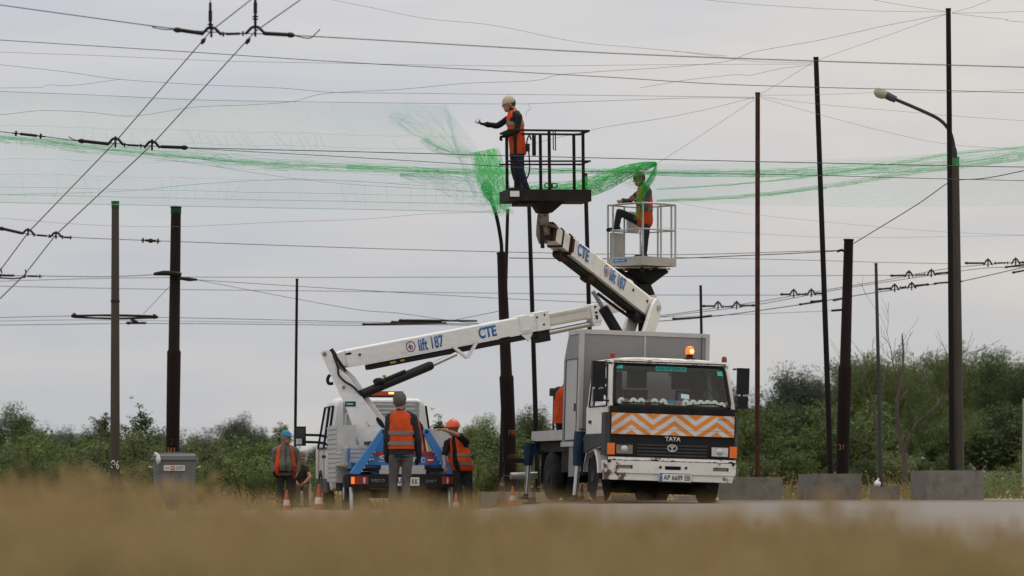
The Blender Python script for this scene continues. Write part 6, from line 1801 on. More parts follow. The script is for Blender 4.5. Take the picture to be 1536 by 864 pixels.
    if vgap > .4:           # button placket of the shirt under the open vest
        pl_ = [c + f * (d_ + .004) for c, w_, d_ in rings(.10, .98, .012)]
        bm = BM(); tube(bm, pl_, .008, 6); obj('button_placket', bm, cloth('dark_placket', (.05, .05, .048)), so_, True)
        bm = BM(); loft(bm, rings(.0, .07, .018), r, f); obj('belt', bm, cloth('black_belt', (.012, .012, .012)), t, True)
    bm = BM(); loft(bm, rings(-.16, .14, .010), r, f)
    for s in ('L', 'R'):
        cap(bm, P['hip' + s], P['kn' + s], .090 * k, .070 * k); cap(bm, P['kn' + s], P['an' + s], .068 * k, .060 * k)
    remesh('trousers', bm, legcol or cloth('dark_trousers', (.02, .02, .024)), t, .013, 2, wr=.009)
    if feet:
        for s in ('L', 'R'):
            td = Vector(toes[s]).normalized() if toes and toes.get(s) else f
            a_ = P['an' + s]
            bm = BM(); cap(bm, a_ + Vector((0, 0, .02)), a_ - Vector((0, 0, .03)), .05 * k, .05 * k); cap(bm, a_ - Vector((0, 0, .040)) - td * .04 * k, a_ - Vector((0, 0, .045)) + td * .17 * k, .045 * k, .040 * k)
            remesh('shoe', bm, shoe or cloth('dark_shoe', (.015, .014, .014)), t, .012, 2)
    for i, g in enumerate(gloves):
        if g:
            bm = BM(); hand(bm, hd[i][0], hd[i][1], hd[i][2], k * 1.04, curls[i], .004); dn = hd[i][1].normalized(); cap(bm, hd[i][0] - dn * .05, hd[i][0] + dn * .02, .040 * k, .036 * k)
            remesh('glove', bm, cloth('black_glove', (.014, .014, .016)), t, .010, 1)
    if vest:
        bm = BM(); loft(bm, rings(vlow, 1.045, .030, .030), r, f, 30, False, vgap)
        bmesh.ops.solidify(bm, geom=bm.faces[:], thickness=.008)
        from mathutils import noise
        for v in bm.verts:
            c_ = v.co
            kk = noise.noise(Vector((c_.x * 10, c_.y * 10, c_.z * 6)))
            dd = (c_ - (PV + ax * ((c_ - PV).dot(ax) / ax.length_squared))).normalized()
            v.co = c_ + dd * kk * .010
        vo = obj('vest', bm, vestm, t, True, smooth=70)
        for a0_, a1_ in stripes:
            bm = BM(); loft(bm, rings(a0_, a1_, .0415, .030 if a0_ > .5 else 0), r, f, 30, False, vgap)
            bmesh.ops.solidify(bm, geom=bm.faces[:], thickness=.006)
            obj('reflective_stripe', bm, reflm, vo, True, smooth=70)
    # ---- headgear
    if hat in ('beanie', 'cap', 'helmet'):
        s = {'beanie': (.090, .108, .118), 'cap': (.088, .106, .110), 'helmet': (.108, .128, .120)}[hat]
        bm = BM(); ball(bm, H + hu * .030 * hk, tuple(q * hk for q in s), Rm, 20, 14)
        bmesh.ops.bisect_plane(bm, geom=bm.verts[:] + bm.edges[:] + bm.faces[:], plane_co=H + hu * (.030 if hat != 'beanie' else .022) * hk, plane_no=(-hu - hf * (.12 if hat != 'helmet' else -.05)), clear_outer=True)
        bmesh.ops.holes_fill(bm, edges=bm.edges[:])
        ho = obj(hat, bm, hatcol, t, True, smooth=60)
        if hat == 'cap':
            bm = BM()
            q = [H + hu * .040 * hk + hf * (.085 + .085 * math.cos(a)) * hk + hr * .080 * math.sin(a) * hk - hu * .018 * hk * math.cos(a) for a in [R(-90 + 18 * i) for i in range(11)]]
            prism(bm, q, hu, .008); obj('cap_peak', bm, hatcol, ho, True)
        if hat == 'helmet':
            bm = BM(); q = [H + hu * .030 * hk + hf * (.135 if math.cos(a) < 0 else .175) * math.cos(a) * hk + hr * .122 * math.sin(a) * hk for a in [R(15 * i) for i in range(24)]]
            prism(bm, q, hu, .012); tube(bm, [H + hu * .045 * hk - hf * .125 * hk, H + hu * .13 * hk - hf * .07 * hk, H + hu * .152 * hk, H + hu * .13 * hk + hf * .07 * hk, H + hu * .05 * hk + hf * .122 * hk], .012, 8)
            obj('helmet_brim', bm, hatcol, ho, True)
    return t, P

beanie = cloth('cream_knit_beanie', (.42, .37, .29)); bluecap = cloth('bright_blue_cap', (.03, .19, .34)); greycap = cloth('dark_grey_cap', (.06, .06, .065))
helm = mat('orange_helmet_plastic', (.60, .085, .03), .35, var=.06)
# 1: in the dark basket, left arm reaching out to the net
t1, P1 = person('person in a cream beanie and orange vest reaching out from the dark basket', 62.75,
    {'head': (763.5, 157, .02), 'chest': (771, 169, .0), 'pelvis': (777, 226, 0),
     'shR': (765, 176, .16), 'elR': (746, 189, .26), 'wrR': (729, 186.5, .22), 'shL': (778, 175, -.18), 'elL': (776, 196, -.26), 'wrL': (758, 203.5, -.25),
     'hipL': (779, 229, -.09), 'hipR': (772, 229, .09), 'knL': (781, 256, -.10), 'knR': (772, 257, .10), 'anL': (789, 281, -.10), 'anR': (779, 281, .12)},
    (-1, -.12), at(778, 289, 62.7).z, .97, look=(-1, -.15, -.08), topcol=cloth('black_pullover', (.012, .012, .013)), legcol=cloth('dark_blue_jeans', (.016, .022, .045)),
    sleeve=1.92, hat='beanie', hatcol=beanie, gloves=(True, True), curls=(1.1, .7), stripes=((.66, .75),), vlow=-.10, handdir={'L': (-1, 0, -.25), 'R': (-1, -.1, .1)}, palm={'R': (0, -.3, 1), 'L': (0, 0, -1)})
bm = BM(); ball(bm, (0, 0, 0), (.05, .04, .035), u=12, v=8)
for v in bm.verts: v.co *= r_.uniform(.7, 1.25)
tube(bm, [(0, 0, .02), (-.02, 0, .06), (-.05, .0, .055)], [.014, .010, .006], 6)
o = obj('cord_bundle', bm, mat('white_cord', (.62, .63, .64), .5), smooth=60); o.location = P1['wrR'] + Vector((-.14, -.02, .045))
tag(o, 'small crumpled white bundle held in the outstretched gloved hand', 'cord bundle')
# 2: in the silver basket, one foot up on the rail
t2, P2 = person('person with one foot up on the silver basket rail, net across the face', 70.15,
    {'head': (959, 269, -.02), 'chest': (966, 281, 0), 'pelvis': (967, 332, 0),
     'shL': (973, 288, -.17), 'elL': (968, 312, -.28), 'wrL': (953, 300, -.33), 'shR': (961, 287, .15), 'elR': (944, 302, .12), 'wrR': (933, 301, -.05),
     'hipL': (969, 335, -.09), 'hipR': (962, 334, .08), 'knL': (968, 359, -.10), 'knR': (929, 318, .02), 'anL': (966, 382, -.08), 'anR': (925, 340, .03)},
    (-.95, -.3), at(962, 390, 70.2).z, 1.0, look=(-1, -.3, -.15), topcol=cloth('grey_checked_shirt', (.062, .066, .075)), legcol=cloth('charcoal_trousers', (.028, .030, .038)),
    sleeve=1.85, vlow=-.16, curls=(.9, 1.0), hat='cap', hatcol=cloth('drab_cap', (.10, .12, .08)), handdir={'R': (-.8, -.3, -.4), 'L': (-.8, -.2, .2)}, toes={'R': (-1, -.1, -.12)}, stripes=((.30, .38),))
# 3: back to the camera
t3, P3 = person('person seen from behind in an orange vest and a grey cap', 54,
    {'head': (599.5, 603, .02), 'chest': (601, 619, 0), 'pelvis': (602, 680, 0),
     'shL': (584, 627, 0), 'elL': (580, 658, -.02), 'wrL': (580, 683, .10), 'shR': (620, 627, 0), 'elR': (627, 659, -.03), 'wrR': (628, 684, .08),
     'hipL': (592, 686, 0), 'hipR': (611, 686, 0), 'knL': (590, 722, .05), 'knR': (609, 722, .02), 'anL': (589, 759, -.03), 'anR': (608, 759, -.05)},
    (.08, 1), ground_z(at(601, 0, 54).x, 54), 1.03, topcol=cloth('dark_navy_jacket', (.022, .023, .030)), legcol=cloth('grey_brown_trousers', (.085, .078, .075)),
    sleeve=1.9, hat='cap', hatcol=greycap, gloves=(True, True), stripes=((.20, .29), (.46, .55)), vlow=.11, hair=(.09, .085, .08))
# 4: orange helmet, pointing
t4, P4 = person('person in an orange helmet and orange vest pointing across the right outrigger', 63.6,
    {'head': (679.5, 643, -.05), 'chest': (685, 658, 0), 'pelvis': (693, 702, .1),
     'shR': (671, 665, -.02), 'elR': (666, 684, -.10), 'wrR': (667, 698, -.25), 'shL': (699, 662, -.10), 'elL': (686, 652, -.38), 'wrL': (665, 644.5, -.52),
     'hipR': (686, 704, .1), 'hipL': (701, 704, .1), 'knR': (688, 735, .05), 'knL': (703, 735, .08), 'anR': (690, 764, .15), 'anL': (705, 764, .15)},
    (-.45, -.9), ground_z(at(690, 0, 63.6).x, 63.6), 1.02, look=(-.5, -.9, -.05), topcol=cloth('black_tshirt', (.012, .012, .013)), legcol=cloth('black_trousers', (.014, .014, .016)),
    top='tee', sleeve=.80, hat='helmet', hatcol=helm, stripes=((.10, .19), (.40, .49)), vlow=-.10, vgap=.22, curls=(.35, .5), belly=.05, handdir={'L': (-1, -.3, .1)}, palm={'L': (0, 0, -1)})
# 5: blue cap, open vest
t5, P5 = person('person in a bright blue cap and grey shirt with an open orange vest', 71,
    {'head': (429, 657, -.04), 'chest': (428, 669, 0), 'pelvis': (428, 709, 0),
     'shL': (444, 676, -.02), 'elL': (449, 693, .0), 'wrL': (446, 708, -.08), 'shR': (413, 676, -.02), 'elR': (409.5, 693, .03), 'wrR': (411, 708, -.05),
     'hipL': (435, 712, 0), 'hipR': (421, 712, 0), 'knL': (435, 737, -.03), 'knR': (421, 737, -.03), 'anL': (435, 762, 0), 'anR': (421, 762, 0)},
    (.12, -.99), ground_z(at(428, 0, 71).x, 71), 1.0, look=(.8, -.6, 0), belly=.075, topcol=cloth('grey_work_shirt', (.115, .115, .108)), legcol=cloth('dark_navy_trousers', (.014, .016, .026)),
    sleeve=1.88, hat='cap', hatcol=bluecap, gloves=(False, True), vgap=.66, vlow=-.13, curls=(.6, .9), hair=(.16, .15, .14))
# 6: crouching behind
t6, P6 = person('tanned person sitting on the pale block behind the man in the blue cap', 77.2,
    {'head': (451.5, 687.5, -.05), 'chest': (450, 700, 0), 'pelvis': (452, 729, .1),
     'shL': (460, 703, -.03), 'elL': (465, 715, -.12), 'wrL': (457, 724, -.22), 'shR': (441, 703, -.03), 'elR': (438, 716, -.10), 'wrR': (446, 725, -.25),
     'hipL': (456, 731, .05), 'hipR': (448, 731, .05), 'knL': (459, 733, -.33), 'knR': (446, 733, -.33), 'anL': (459, 757, -.38), 'anR': (447, 757, -.38)},
    (.4, -.9), ground_z(at(451, 0, 77.2).x, 77), .98, look=(.6, -.8, -.2), topcol=cloth('dark_brown_vest', (.03, .022, .018)), legcol=cloth('brown_trousers', (.05, .035, .028)), top='tee', sleeve=.35,
    hat='cap', hatcol=cloth('tan_cap', (.13, .08, .05)), vest=False)
# 7: on the operator bench of the truck
t7, P7 = person('person in an orange jacket seated at the lift controls behind the truck box', 63.75,
    {'head': (856, 562, 0), 'chest': (848, 583, 0), 'pelvis': (846, 631, .05),
     'shL': (836, 586, -.02), 'elL': (835, 608, .05), 'wrL': (840, 622, .22), 'shR': (862, 587, .05), 'elR': (866, 608, .1), 'wrR': (858, 622, .25),
     'hipL': (840, 634, .05), 'hipR': (853, 634, .05), 'knL': (839, 634, .50), 'knR': (853, 634, .50), 'anL': (839, 664, .52), 'anR': (853, 664, .52)},
    (.15, 1), at(846, 668, 63.75).z, 1.0, topcol=cloth('dark_grey_jacket', (.035, .038, .045)), legcol=cloth('dark_trousers', (.02, .02, .024)), sleeve=1.9, hat='cap', hatcol=greycap, vlow=-.08, belly=.02)
# ================================================================== OVERHEAD WIRES
def wire(label, pts, wpx, m=None, name='overhead_wire', cat='wire', group=None, k=6, D=None):
    P = [at(p[0], p[1], p[2] if len(p) > 2 else D) for p in pts]
    Q = spline(P, k) if len(P) > 2 and k else P
    r = [wpx * .88 / F * q.y / 2 for q in Q]
    bm = BM(); tube(bm, Q, r, 5)
    o = obj(name, bm, m or MT['wire'], None, smooth=180)
    ROOTM[o] = Matrix.Identity(4)
    return tag(o, label, cat, group)

def rod(parent, pts, wpx, D, name='insulator_rod', m=None, n=8):
    P = [at(x, y, D) for x, y in pts]
    bm = BM()
    r = wpx / F * D / 2
    L_ = (P[-1] - P[0]).length
    Q = [P[0]] ; rs = [r * .55]
    d = (P[1] - P[0]).normalized()
    Q += [P[0] + d * r * 1.2, P[0] + d * r * 2.6, P[0] + d * r * 3.0]; rs += [r * 1.15, r * 1.15, r * .85]
    d2 = (P[-1] - P[-2]).normalized()
    Q += P[1:-1]; rs += [r * .85] * len(P[1:-1])
    Q += [P[-1] - d2 * r * .8, P[-1]]; rs += [r * .85, r * .5]
    tube(bm, Q, rs, n)
    return obj(name, bm, m or MT['insul'], parent, True, smooth=60)

def link(parent, a, b, wpx, D):
    """thin strain link with two knobs"""
    A, B = at(*a, D), at(*b, D)
    r = wpx / F * D / 2
    bm = BM(); cyl(bm, A, B, r * .5, n=7)
    d = (B - A)
    cyl(bm, A + d * .25, A + d * .75, r, n=8)
    for f in (.12, .86): cyl(bm, A + d * f - d.normalized() * r * .6, A + d * f + d.normalized() * r * .6, r * 1.9, n=8)
    return obj('strain_link', bm, MT['insul'], parent, True, smooth=40)

def arch(parent, c, w_, h, D, thick, hub=True):
    """arched hanger over the contact wire, with a suspension hub"""
    cx, cy = c
    pts = [at(cx - w_ / 2, cy + h * .55, D), at(cx - w_ * .32, cy + h * .05, D), at(cx - w_ * .14, cy - h * .38, D), at(cx + w_ * .14, cy - h * .38, D), at(cx + w_ * .32, cy + h * .05, D), at(cx + w_ / 2, cy + h * .55, D)]
    r = thick / F * D / 2
    bm = BM(); tube(bm, spline(pts, 4), r, 7)
    if hub:
        cyl(bm, at(cx, cy - h * .75, D), at(cx, cy + h * .9, D), r * .8, n=8); cyl(bm, at(cx, cy - h * .55, D), at(cx, cy - h * .25, D), r * 1.5, n=8)
    return obj('arched_hanger', bm, MT['insul'], parent, True, smooth=60)

# span 1 (top left), nearest
DS = 45.0
s1 = wire('thick span wire across the top of the sky carrying the nearest pair of arched hangers', [(-60, -1), (130, 25.5), (262, 43), (350, 50), (440, 53), (900, 79), (1220, 91.5), (1540, 101), (1640, 105)], 1.7, D=DS)
rod(s1, [(260, 44.5), (272, 45.5), (306, 50.5)], 7, DS); rod(s1, [(442, 53), (430, 52), (394, 50)], 7, DS)
arch(s1, (317, 46), 30, 11, DS, 4.5); arch(s1, (383, 45), 30, 11, DS, 4.5)
link(s1, (330, 51.5), (370, 50), 4, DS)
for x0, y0, y1 in ((315.5, 4, 44), (383, -8, 42)):
    bm = BM(); cyl(bm, at(x0, y1, DS), at(x0, y0, DS), .018, n=7); cyl(bm, at(x0, y0 + 12, DS), at(x0, y0 + 28, DS), .024, n=8)
    for yy in (y0 + 32, y0 + 36): cyl(bm, at(x0, yy, DS), at(x0, yy + 1.5, DS), .038, n=8)
    cyl(bm, at(x0, y0, DS), at(x0 + 2, -60, DS), .006, n=5)
    obj('hanger_insulator', bm, MT['insul'], s1, True, smooth=40)
for q in (spline([at(440, 53, DS), at(455, 56.5, DS), at(466, 57, DS), at(474, 50, DS), at(480, 44, DS)], 4), spline([at(228, 40.5, DS), at(245, 44, DS), at(262, 44, DS)], 4)):
    bm = BM(); tube(bm, q, .007, 5); obj('loose_wire_end', bm, MT['wire'], s1, True)

# the two contact wires that run away overhead
Zc = 5.98
def on_contact(px, py): return (px, py, (Zc - CAMH) / (HOR - py) * F)
cwl = [(400, -40), (376, 0), (317, 46), (172, 214), (43, 348), (0, 406), (-30, 445)]
cwr = [(500, -42), (450, 0), (383, 47), (228, 217), (84, 352), (37, 412), (0, 448)]
c1 = wire('left one of the two slanting contact wires crossing the upper left sky', [on_contact(*q) for q in cwl], 2.0, k=0)
c2 = wire('right one of the two slanting contact wires crossing the upper left sky', [on_contact(*q) for q in cwr], 2.0, k=0)
for c, pts in ((c1, ((305, 61),)), (c2, ((372, 61),))):
    for px, py in pts:
        D = on_contact(px, py)[2]
        bm = BM(); tube(bm, [at(px + 3, py - 4, D), at(px, py, D), at(px - 3, py + 5, D)], [.012, .03, .016], 8); obj('clamp', bm, MT['insul'], c, True)
# span 2
DS = 59.7
s2 = wire('span wire across the middle left sky carrying the second pair of arched hangers', [(-60, 190), (0, 197.5), (60, 204), (115, 211), (200, 217), (282, 221.5), (530, 227.5), (900, 237), (1420, 248.5), (1640, 252)], 1.4, D=DS)
rod(s2, [(117, 211), (128, 212), (164, 216)], 6, DS); rod(s2, [(282, 221.5), (270, 221), (240, 220)], 6, DS)
arch(s2, (173, 212), 24, 10, DS, 4); arch(s2, (228, 216.5), 24, 10, DS, 4); link(s2, (183, 217), (216, 219), 3.4, DS)
link(s2, (18, 199.5), (68, 205), 4.2, DS)
bm = BM(); tube(bm, spline([at(103, 205, DS), at(110, 209, DS), at(118, 211, DS)], 4), .008, 5); obj('loose_wire_end', bm, MT['wire'], s2, True)
wire('span wire just under the hanger span that sinks behind the dark basket', [(285, 222.5), (530, 236), (760, 250), (900, 257.5), (1180, 262), (1425, 268.5), (1640, 273)], 1.1, D=60.5)
# span 3
DS = 82.0
s3 = wire('span wire in the left sky carrying the third pair of hangers beside the concrete pole', [(-60, 331), (0, 342), (43, 351), (108, 356), (230, 361), (520, 371.5), (760, 378), (1000, 382), (1200, 377), (1262, 375.5)], 1.1, D=DS)
rod(s3, [(-2, 342), (8, 344), (34, 350)], 5.2, DS); arch(s3, (42, 347.5), 18, 7, DS, 3.4); arch(s3, (84, 352), 18, 7, DS, 3.4); link(s3, (48, 352), (78, 354.5), 3, DS); link(s3, (92, 355.5), (108, 356.5), 3, DS)
link(s3, (211, 360.2), (241, 361.8), 4, DS)
bm = BM(); tube(bm, [at(226 + 3.4 * math.cos(i * .63), 361.2 + 2.6 * math.sin(i * .63), DS) for i in range(11)], .014, 6); obj('ring', bm, MT['insul'], s3, True)
# span 4
DS = 98.0
s4 = wire('far span wire meeting the dark stepped pole from the left', [(-60, 412), (62, 414), (160, 415), (232, 412), (262, 411)], 1.2, D=95.0)
rod(s4, [(-4, 413), (4, 413), (22, 413.5)], 4, 95); link(s4, (34, 414), (64, 414.5), 3, 95); rod(s4, [(-6, 416.5), (20, 418), (36, 416), (39, 409), (38, 404)], 2.6, 95)
bm = BM(); cyl(bm, at(3, 410, 95), at(1, 402, 95), .02, n=6); obj('arched_hanger', bm, MT['insul'], s4, True)
wire('far wire just below the span that ends at the dark stepped pole', [(-60, 424), (60, 420), (160, 417.5), (232, 416.5), (258, 416.5)], .9, D=92)
wire('straight far wire passing behind the dark pole just above the scrub of insulators', [(-60, 428), (60, 430.5), (250, 434), (520, 437), (760, 440), (1000, 442.5), (1240, 442.5)], .9, D=100)
wire('long level far wire from the dark stepped pole to the right', [(272, 415.5), (520, 416), (900, 415), (1315, 413), (1420, 412)], .9, D=86)
wire('wire falling gently right from the dark stepped pole', [(272, 418), (300, 420), (520, 434), (760, 448), (950, 456)], .9, D=80)
wire('steeper thin wire falling right from the dark stepped pole to the rusty lamp pole', [(296, 420), (520, 462), (600, 470), (700, 484), (752, 487)], .8, D=78)
wire('short thin wire climbing to the rusty lamp pole from the grouped rods', [(672, 482), (752, 466)], .9, D=72)
wire('short slanting tie wire left of the dark stepped pole', [(215, 471), (254, 430)], .8, D=75)
# far pair with the long bow shaped fitting
DS = 88.0
s5 = wire('far wire carrying the long bow shaped fitting behind the concrete pole', [(-60, 478), (108, 474), (238, 476), (380, 479), (544, 483), (760, 487)], 1.0, D=DS)
for y0, y1 in ((473.5, 472.8), (476, 477.8)):
    bm = BM(); tube(bm, spline([at(107, 474.5, DS), at(118, y0, DS), at(172, y1, DS), at(226, y0 + .6, DS), at(237, 476, DS)], 4), .026, 7); obj('bow_rod', bm, MT['insul'], s5, True)
bm = BM()
for x, y in ((111, 474), (231, 475.5)): tube(bm, [at(x - 4, y, DS), at(x, y - 1, DS), at(x + 5, y, DS)], [.02, .07, .03], 8)
obj('bow_clamp', bm, MT['insul'], s5, True)
s6 = wire('lowest far wire on the left with a short clamped rod', [(-60, 488), (60, 487), (160, 485.5), (300, 485.5), (544, 488), (640, 487), (760, 489)], 1.0, D=90)
rod(s6, [(189, 484.5), (196, 484.5), (220, 484.5)], 4.2, 90); bm = BM(); tube(bm, [at(196, 479, 90), at(203, 482, 90), at(206, 484, 90)], .04, 7); obj('clamp', bm, MT['insul'], s6, True)
wire('faint far wire between the long bow fitting and the lowest wire', [(-60, 483), (108, 480), (300, 482), (544, 485), (752, 486.5)], .7, D=89)
for i, (x0, y0, x1, y1) in enumerate(((543, 486.5, 670, 484.5), (586, 483, 664, 481.5), (598, 480.5, 716, 481.5))):
    rod(s6, [(x0, y0), (x0 + 12, y0 - .2), (x1, y1)], 3.6, 89.5)
# upper wires
wire('second span wire from the top crossing the whole sky without fittings', [(-60, 55), (0, 60), (300, 79), (520, 93.5), (900, 115), (1100, 127), (1420, 136), (1640, 142)], 1.2, D=52)
TW = MT['thinwire']
wire('faint thin wire just below the second span wire', [(-60, 74), (0, 78), (150, 83.5), (250, 88), (350, 92), (520, 95), (760, 99), (1000, 97), (1218, 96)], .6, TW, D=60)
wire('wavy thin net cable rising to the right in the upper left sky', [(-60, 170), (0, 172), (60, 166), (130, 168), (200, 174), (290, 161), (380, 157), (440, 152), (490, 140), (600, 134), (700, 125), (800, 121), (850, 111), (1000, 101), (1090, 92), (1130, 78), (1225, 61), (1290, 47), (1330, 38), (1420, 21)], .7, TW, D=64)
wire('wavy thin cable starting high at the left edge', [(-60, 90), (0, 97), (100, 108), (180, 119), (300, 127), (420, 132), (500, 138.5), (640, 140), (700, 141), (900, 143), (1132, 146)], .7, TW, D=65)
wire('short wavy thin cable joining the left edge to the wavy cable', [(-60, 133), (0, 132), (60, 131), (72, 127.5), (110, 128), (180, 119)], .6, TW, D=65)
wire('thin level cable along the top edge of the green net', [(-60, 133), (0, 137), (150, 143), (300, 150), (520, 153.5), (760, 156), (860, 153), (1040, 147), (1132, 147.5)], .7, TW, D=66)
wire('thin sagging cable inside the left net', [(-60, 296), (0, 292), (180, 287), (300, 276), (430, 269), (520, 271), (640, 279)], .5, TW, D=66)
wire('thin cable rising right across the middle of the left net', [(155, 228), (290, 245), (400, 262), (520, 276), (700, 287), (850, 300)], .5, TW, D=66)
wire('thin cable near the left pole tops', [(-60, 323), (0, 327), (130, 337), (262, 340), (420, 333), (540, 329), (640, 321), (752, 318)], .5, TW, D=70)
wire('thin slack cable from the top edge into the upper middle sky', [(480, -4), (560, 12), (640, 28), (740, 38), (860, 62), (950, 71), (1090, 84)], .6, TW, D=64)
wire('thin wire to the tallest black post from the top edge at mid right', [(1030, -3), (1150, 8), (1300, 16), (1420, 18)], .6, TW, D=66)
wire('thin wire to the tallest black post falling from the top edge close by', [(1295, -3), (1350, 7), (1420, 17.5)], .6, TW, D=66)
wire('straight thin wire from the tallest black post down to the leaning post top', [(1420, 21), (1340, 50), (1240, 85), (1229, 91)], .6, TW, D=67)
wire('straight thin wire from the leaning post top down to the rusty straight post top', [(1222, 92), (1180, 118), (1140, 142)], .6, TW, D=67.6)
wire('straight thin wire from the rusty straight post down to the peak of the net', [(1132, 149), (1080, 184), (1030, 217), (986, 245)], .6, TW, D=68)
wire('thin wire from the rusty straight post toward the dark basket', [(1132, 146), (1060, 164), (990, 178), (900, 192), (790, 218)], .6, TW, D=67)
wire('wavy thin wire from the leaning post top to the left', [(1222, 94), (1130, 92), (1070, 84), (1010, 76)], .5, TW, D=67)
wire('thin slack wire from the leaning post top sinking left', [(1222, 97), (1170, 103), (1125, 113), (1105, 112), (1030, 120), (960, 132)], .6, TW, D=67)
wire('level thin wire right of the rusty straight post', [(1140, 143), (1230, 142), (1330, 138.5), (1430, 139), (1536, 134), (1640, 132)], .5, TW, D=67)
wire('thin wire sinking right from the rusty straight post', [(1140, 145), (1235, 157), (1340, 166), (1420, 173), (1536, 181), (1640, 186)], .5, TW, D=67.5)
wire('lower thin wire sinking right from the rusty straight post', [(1142, 147), (1230, 172), (1330, 198), (1420, 216), (1536, 224), (1640, 226)], .5, TW, D=67.8)
wire('thin wire from the tallest black post out through the top right corner', [(1428, 19), (1460, 10), (1500, -6)], .6, TW, D=66)
wire('thin level wire from the tallest black post to the right edge', [(1428, 19.5), (1480, 19), (1540, 17), (1640, 14)], .6, TW, D=66.2)
wire('thin wire sinking right from the tallest black post', [(1428, 20), (1480, 26), (1510, 29), (1520, 32), (1640, 40)], .6, TW, D=66.4)
# right hand side
wire('dark guy wire climbing from the right stepped pole past the concrete lamp post', [(1279, 366), (1330, 335), (1380, 304), (1421, 275), (1437, 270), (1480, 267), (1540, 255), (1640, 232)], 1.6, D=69)
wire('dark wire running left from the stepped pole on the right', [(1262, 376), (1200, 379.5), (1100, 384), (1010, 387.5), (880, 388), (764, 387)], 1.6, D=75)
wire('thin wire continuing past the stepped pole to the lamp post', [(1010, 386), (1200, 390), (1320, 393.5), (1424, 395.5)], .8, D=78)
wire('thin far wire at mid height on the right', [(990, 341), (1100, 348), (1240, 356), (1420, 355), (1640, 351)], .4, TW, D=80)
wire('thin far wire just below the right net', [(1020, 305), (1100, 318), (1240, 333), (1420, 348), (1640, 356)], .4, TW, D=80)
ra1 = wire('upper contact wire of the far right pair', [(985, 473.5), (1010, 471), (1135, 453), (1236, 435.5), (1340, 418), (1424, 402.5), (1540, 392), (1640, 384)], 1.1, D=92)
ra2 = wire('second contact wire of the far right pair', [(985, 476), (1010, 473), (1135, 457), (1270, 432), (1424, 409), (1480, 402), (1540, 399.5), (1640, 392)], 1.1, D=92.5)
ra3 = wire('lowest dark contact wire rising along the right', [(985, 482), (1068, 475), (1200, 457), (1305, 440), (1424, 423), (1445, 421.5), (1540, 400), (1640, 378)], 1.5, D=91)
for D, w0, rods, arches, lk in ((93, ra1, (((1053, 459), (1060, 459.2), (1072, 459)), ((1133, 458), (1126, 458.2), (1110, 458.5))), ((1077, 457), (1105, 457)), ((1083, 460), (1099, 460))),
                                (88, ra1, (((1170, 441.5), (1178, 441.6), (1185, 441.2)), ((1238, 440), (1230, 440), (1222, 440.2))), ((1190.5, 439), (1217, 438.5)), ((1197, 441.5), (1210, 441))),
                                (83, ra2, (((1335, 413.5), (1342, 413.5), (1357, 412.8)), ((1424, 409), (1416, 409.2), (1403, 410.5))), ((1363.5, 411), (1397, 409)), ((1372, 413), (1389, 411.8))),
                                (80, ra2, (((1447, 394.5), (1454, 394.7), (1476, 394.6)), ((1540, 393.5), (1534, 393.6), (1530, 393.8))), ((1482, 393.2), (1523.5, 392)), ((1490, 394.6), (1515, 394.2))),
                                (82, ra3, (((1317, 433.8), (1324, 433.5), (1337, 432)), ((1394, 426.5), (1386, 427.2), (1372, 428.5))), ((1342, 431), (1367.5, 428.5)), ((1349, 431.5), (1360, 430.5)))):
    for rr in rods: rod(w0, rr, 3.4, D)
    for c in arches: arch(w0, c, 13, 8, D, 2.6)
    link(w0, lk[0], lk[1], 2.4, D)
for w0, D, pts in ((ra3, 91, [(1008, 478), (1015, 478), (1050, 476), (1068, 473)]), (ra3, 90, [(1198, 456.8), (1205, 456), (1235, 451.5)]), (ra3, 90, [(1215, 452.5), (1222, 452), (1240, 450)]), (ra3, 90, [(1249, 450.5), (1254, 450), (1265, 447.5)]),
                   (ra3, 91, [(1400, 426), (1408, 424.5), (1444, 422)]), (ra2, 85, [(1507, 401), (1514, 400), (1545, 396)]), (ra3, 85, [(1518, 409), (1524, 408), (1545, 404)])):
    rod(w0, pts, 3.2, D)
wire('thin far wire ending at the arm of the stepped pole on the right', [(985, 476), (1100, 472), (1180, 469), (1249, 466)], .7, D=86)
wire('short loose wire end hanging above the dark basket', [(796, 153), (793, 158), (796, 163), (790, 168), (789, 176)], .6, TW, name='loose_wire', D=66)

# ================================================================== GREEN NETS
rng = random.Random(77)
def strands(bm, paths, r, n=3):
    for p in paths: tube(bm, p, r, n, False)

def net_sheet(bm, P, nu, nv, r):
    for i in range(nu + 1):
        tube(bm, [P(i / nu, j / nv) for j in range(nv + 1)], r, 3, False)
    for j in range(nv + 1):
        tube(bm, [P(i / nu, j / nv) for i in range(nu + 1)], r, 3, False)

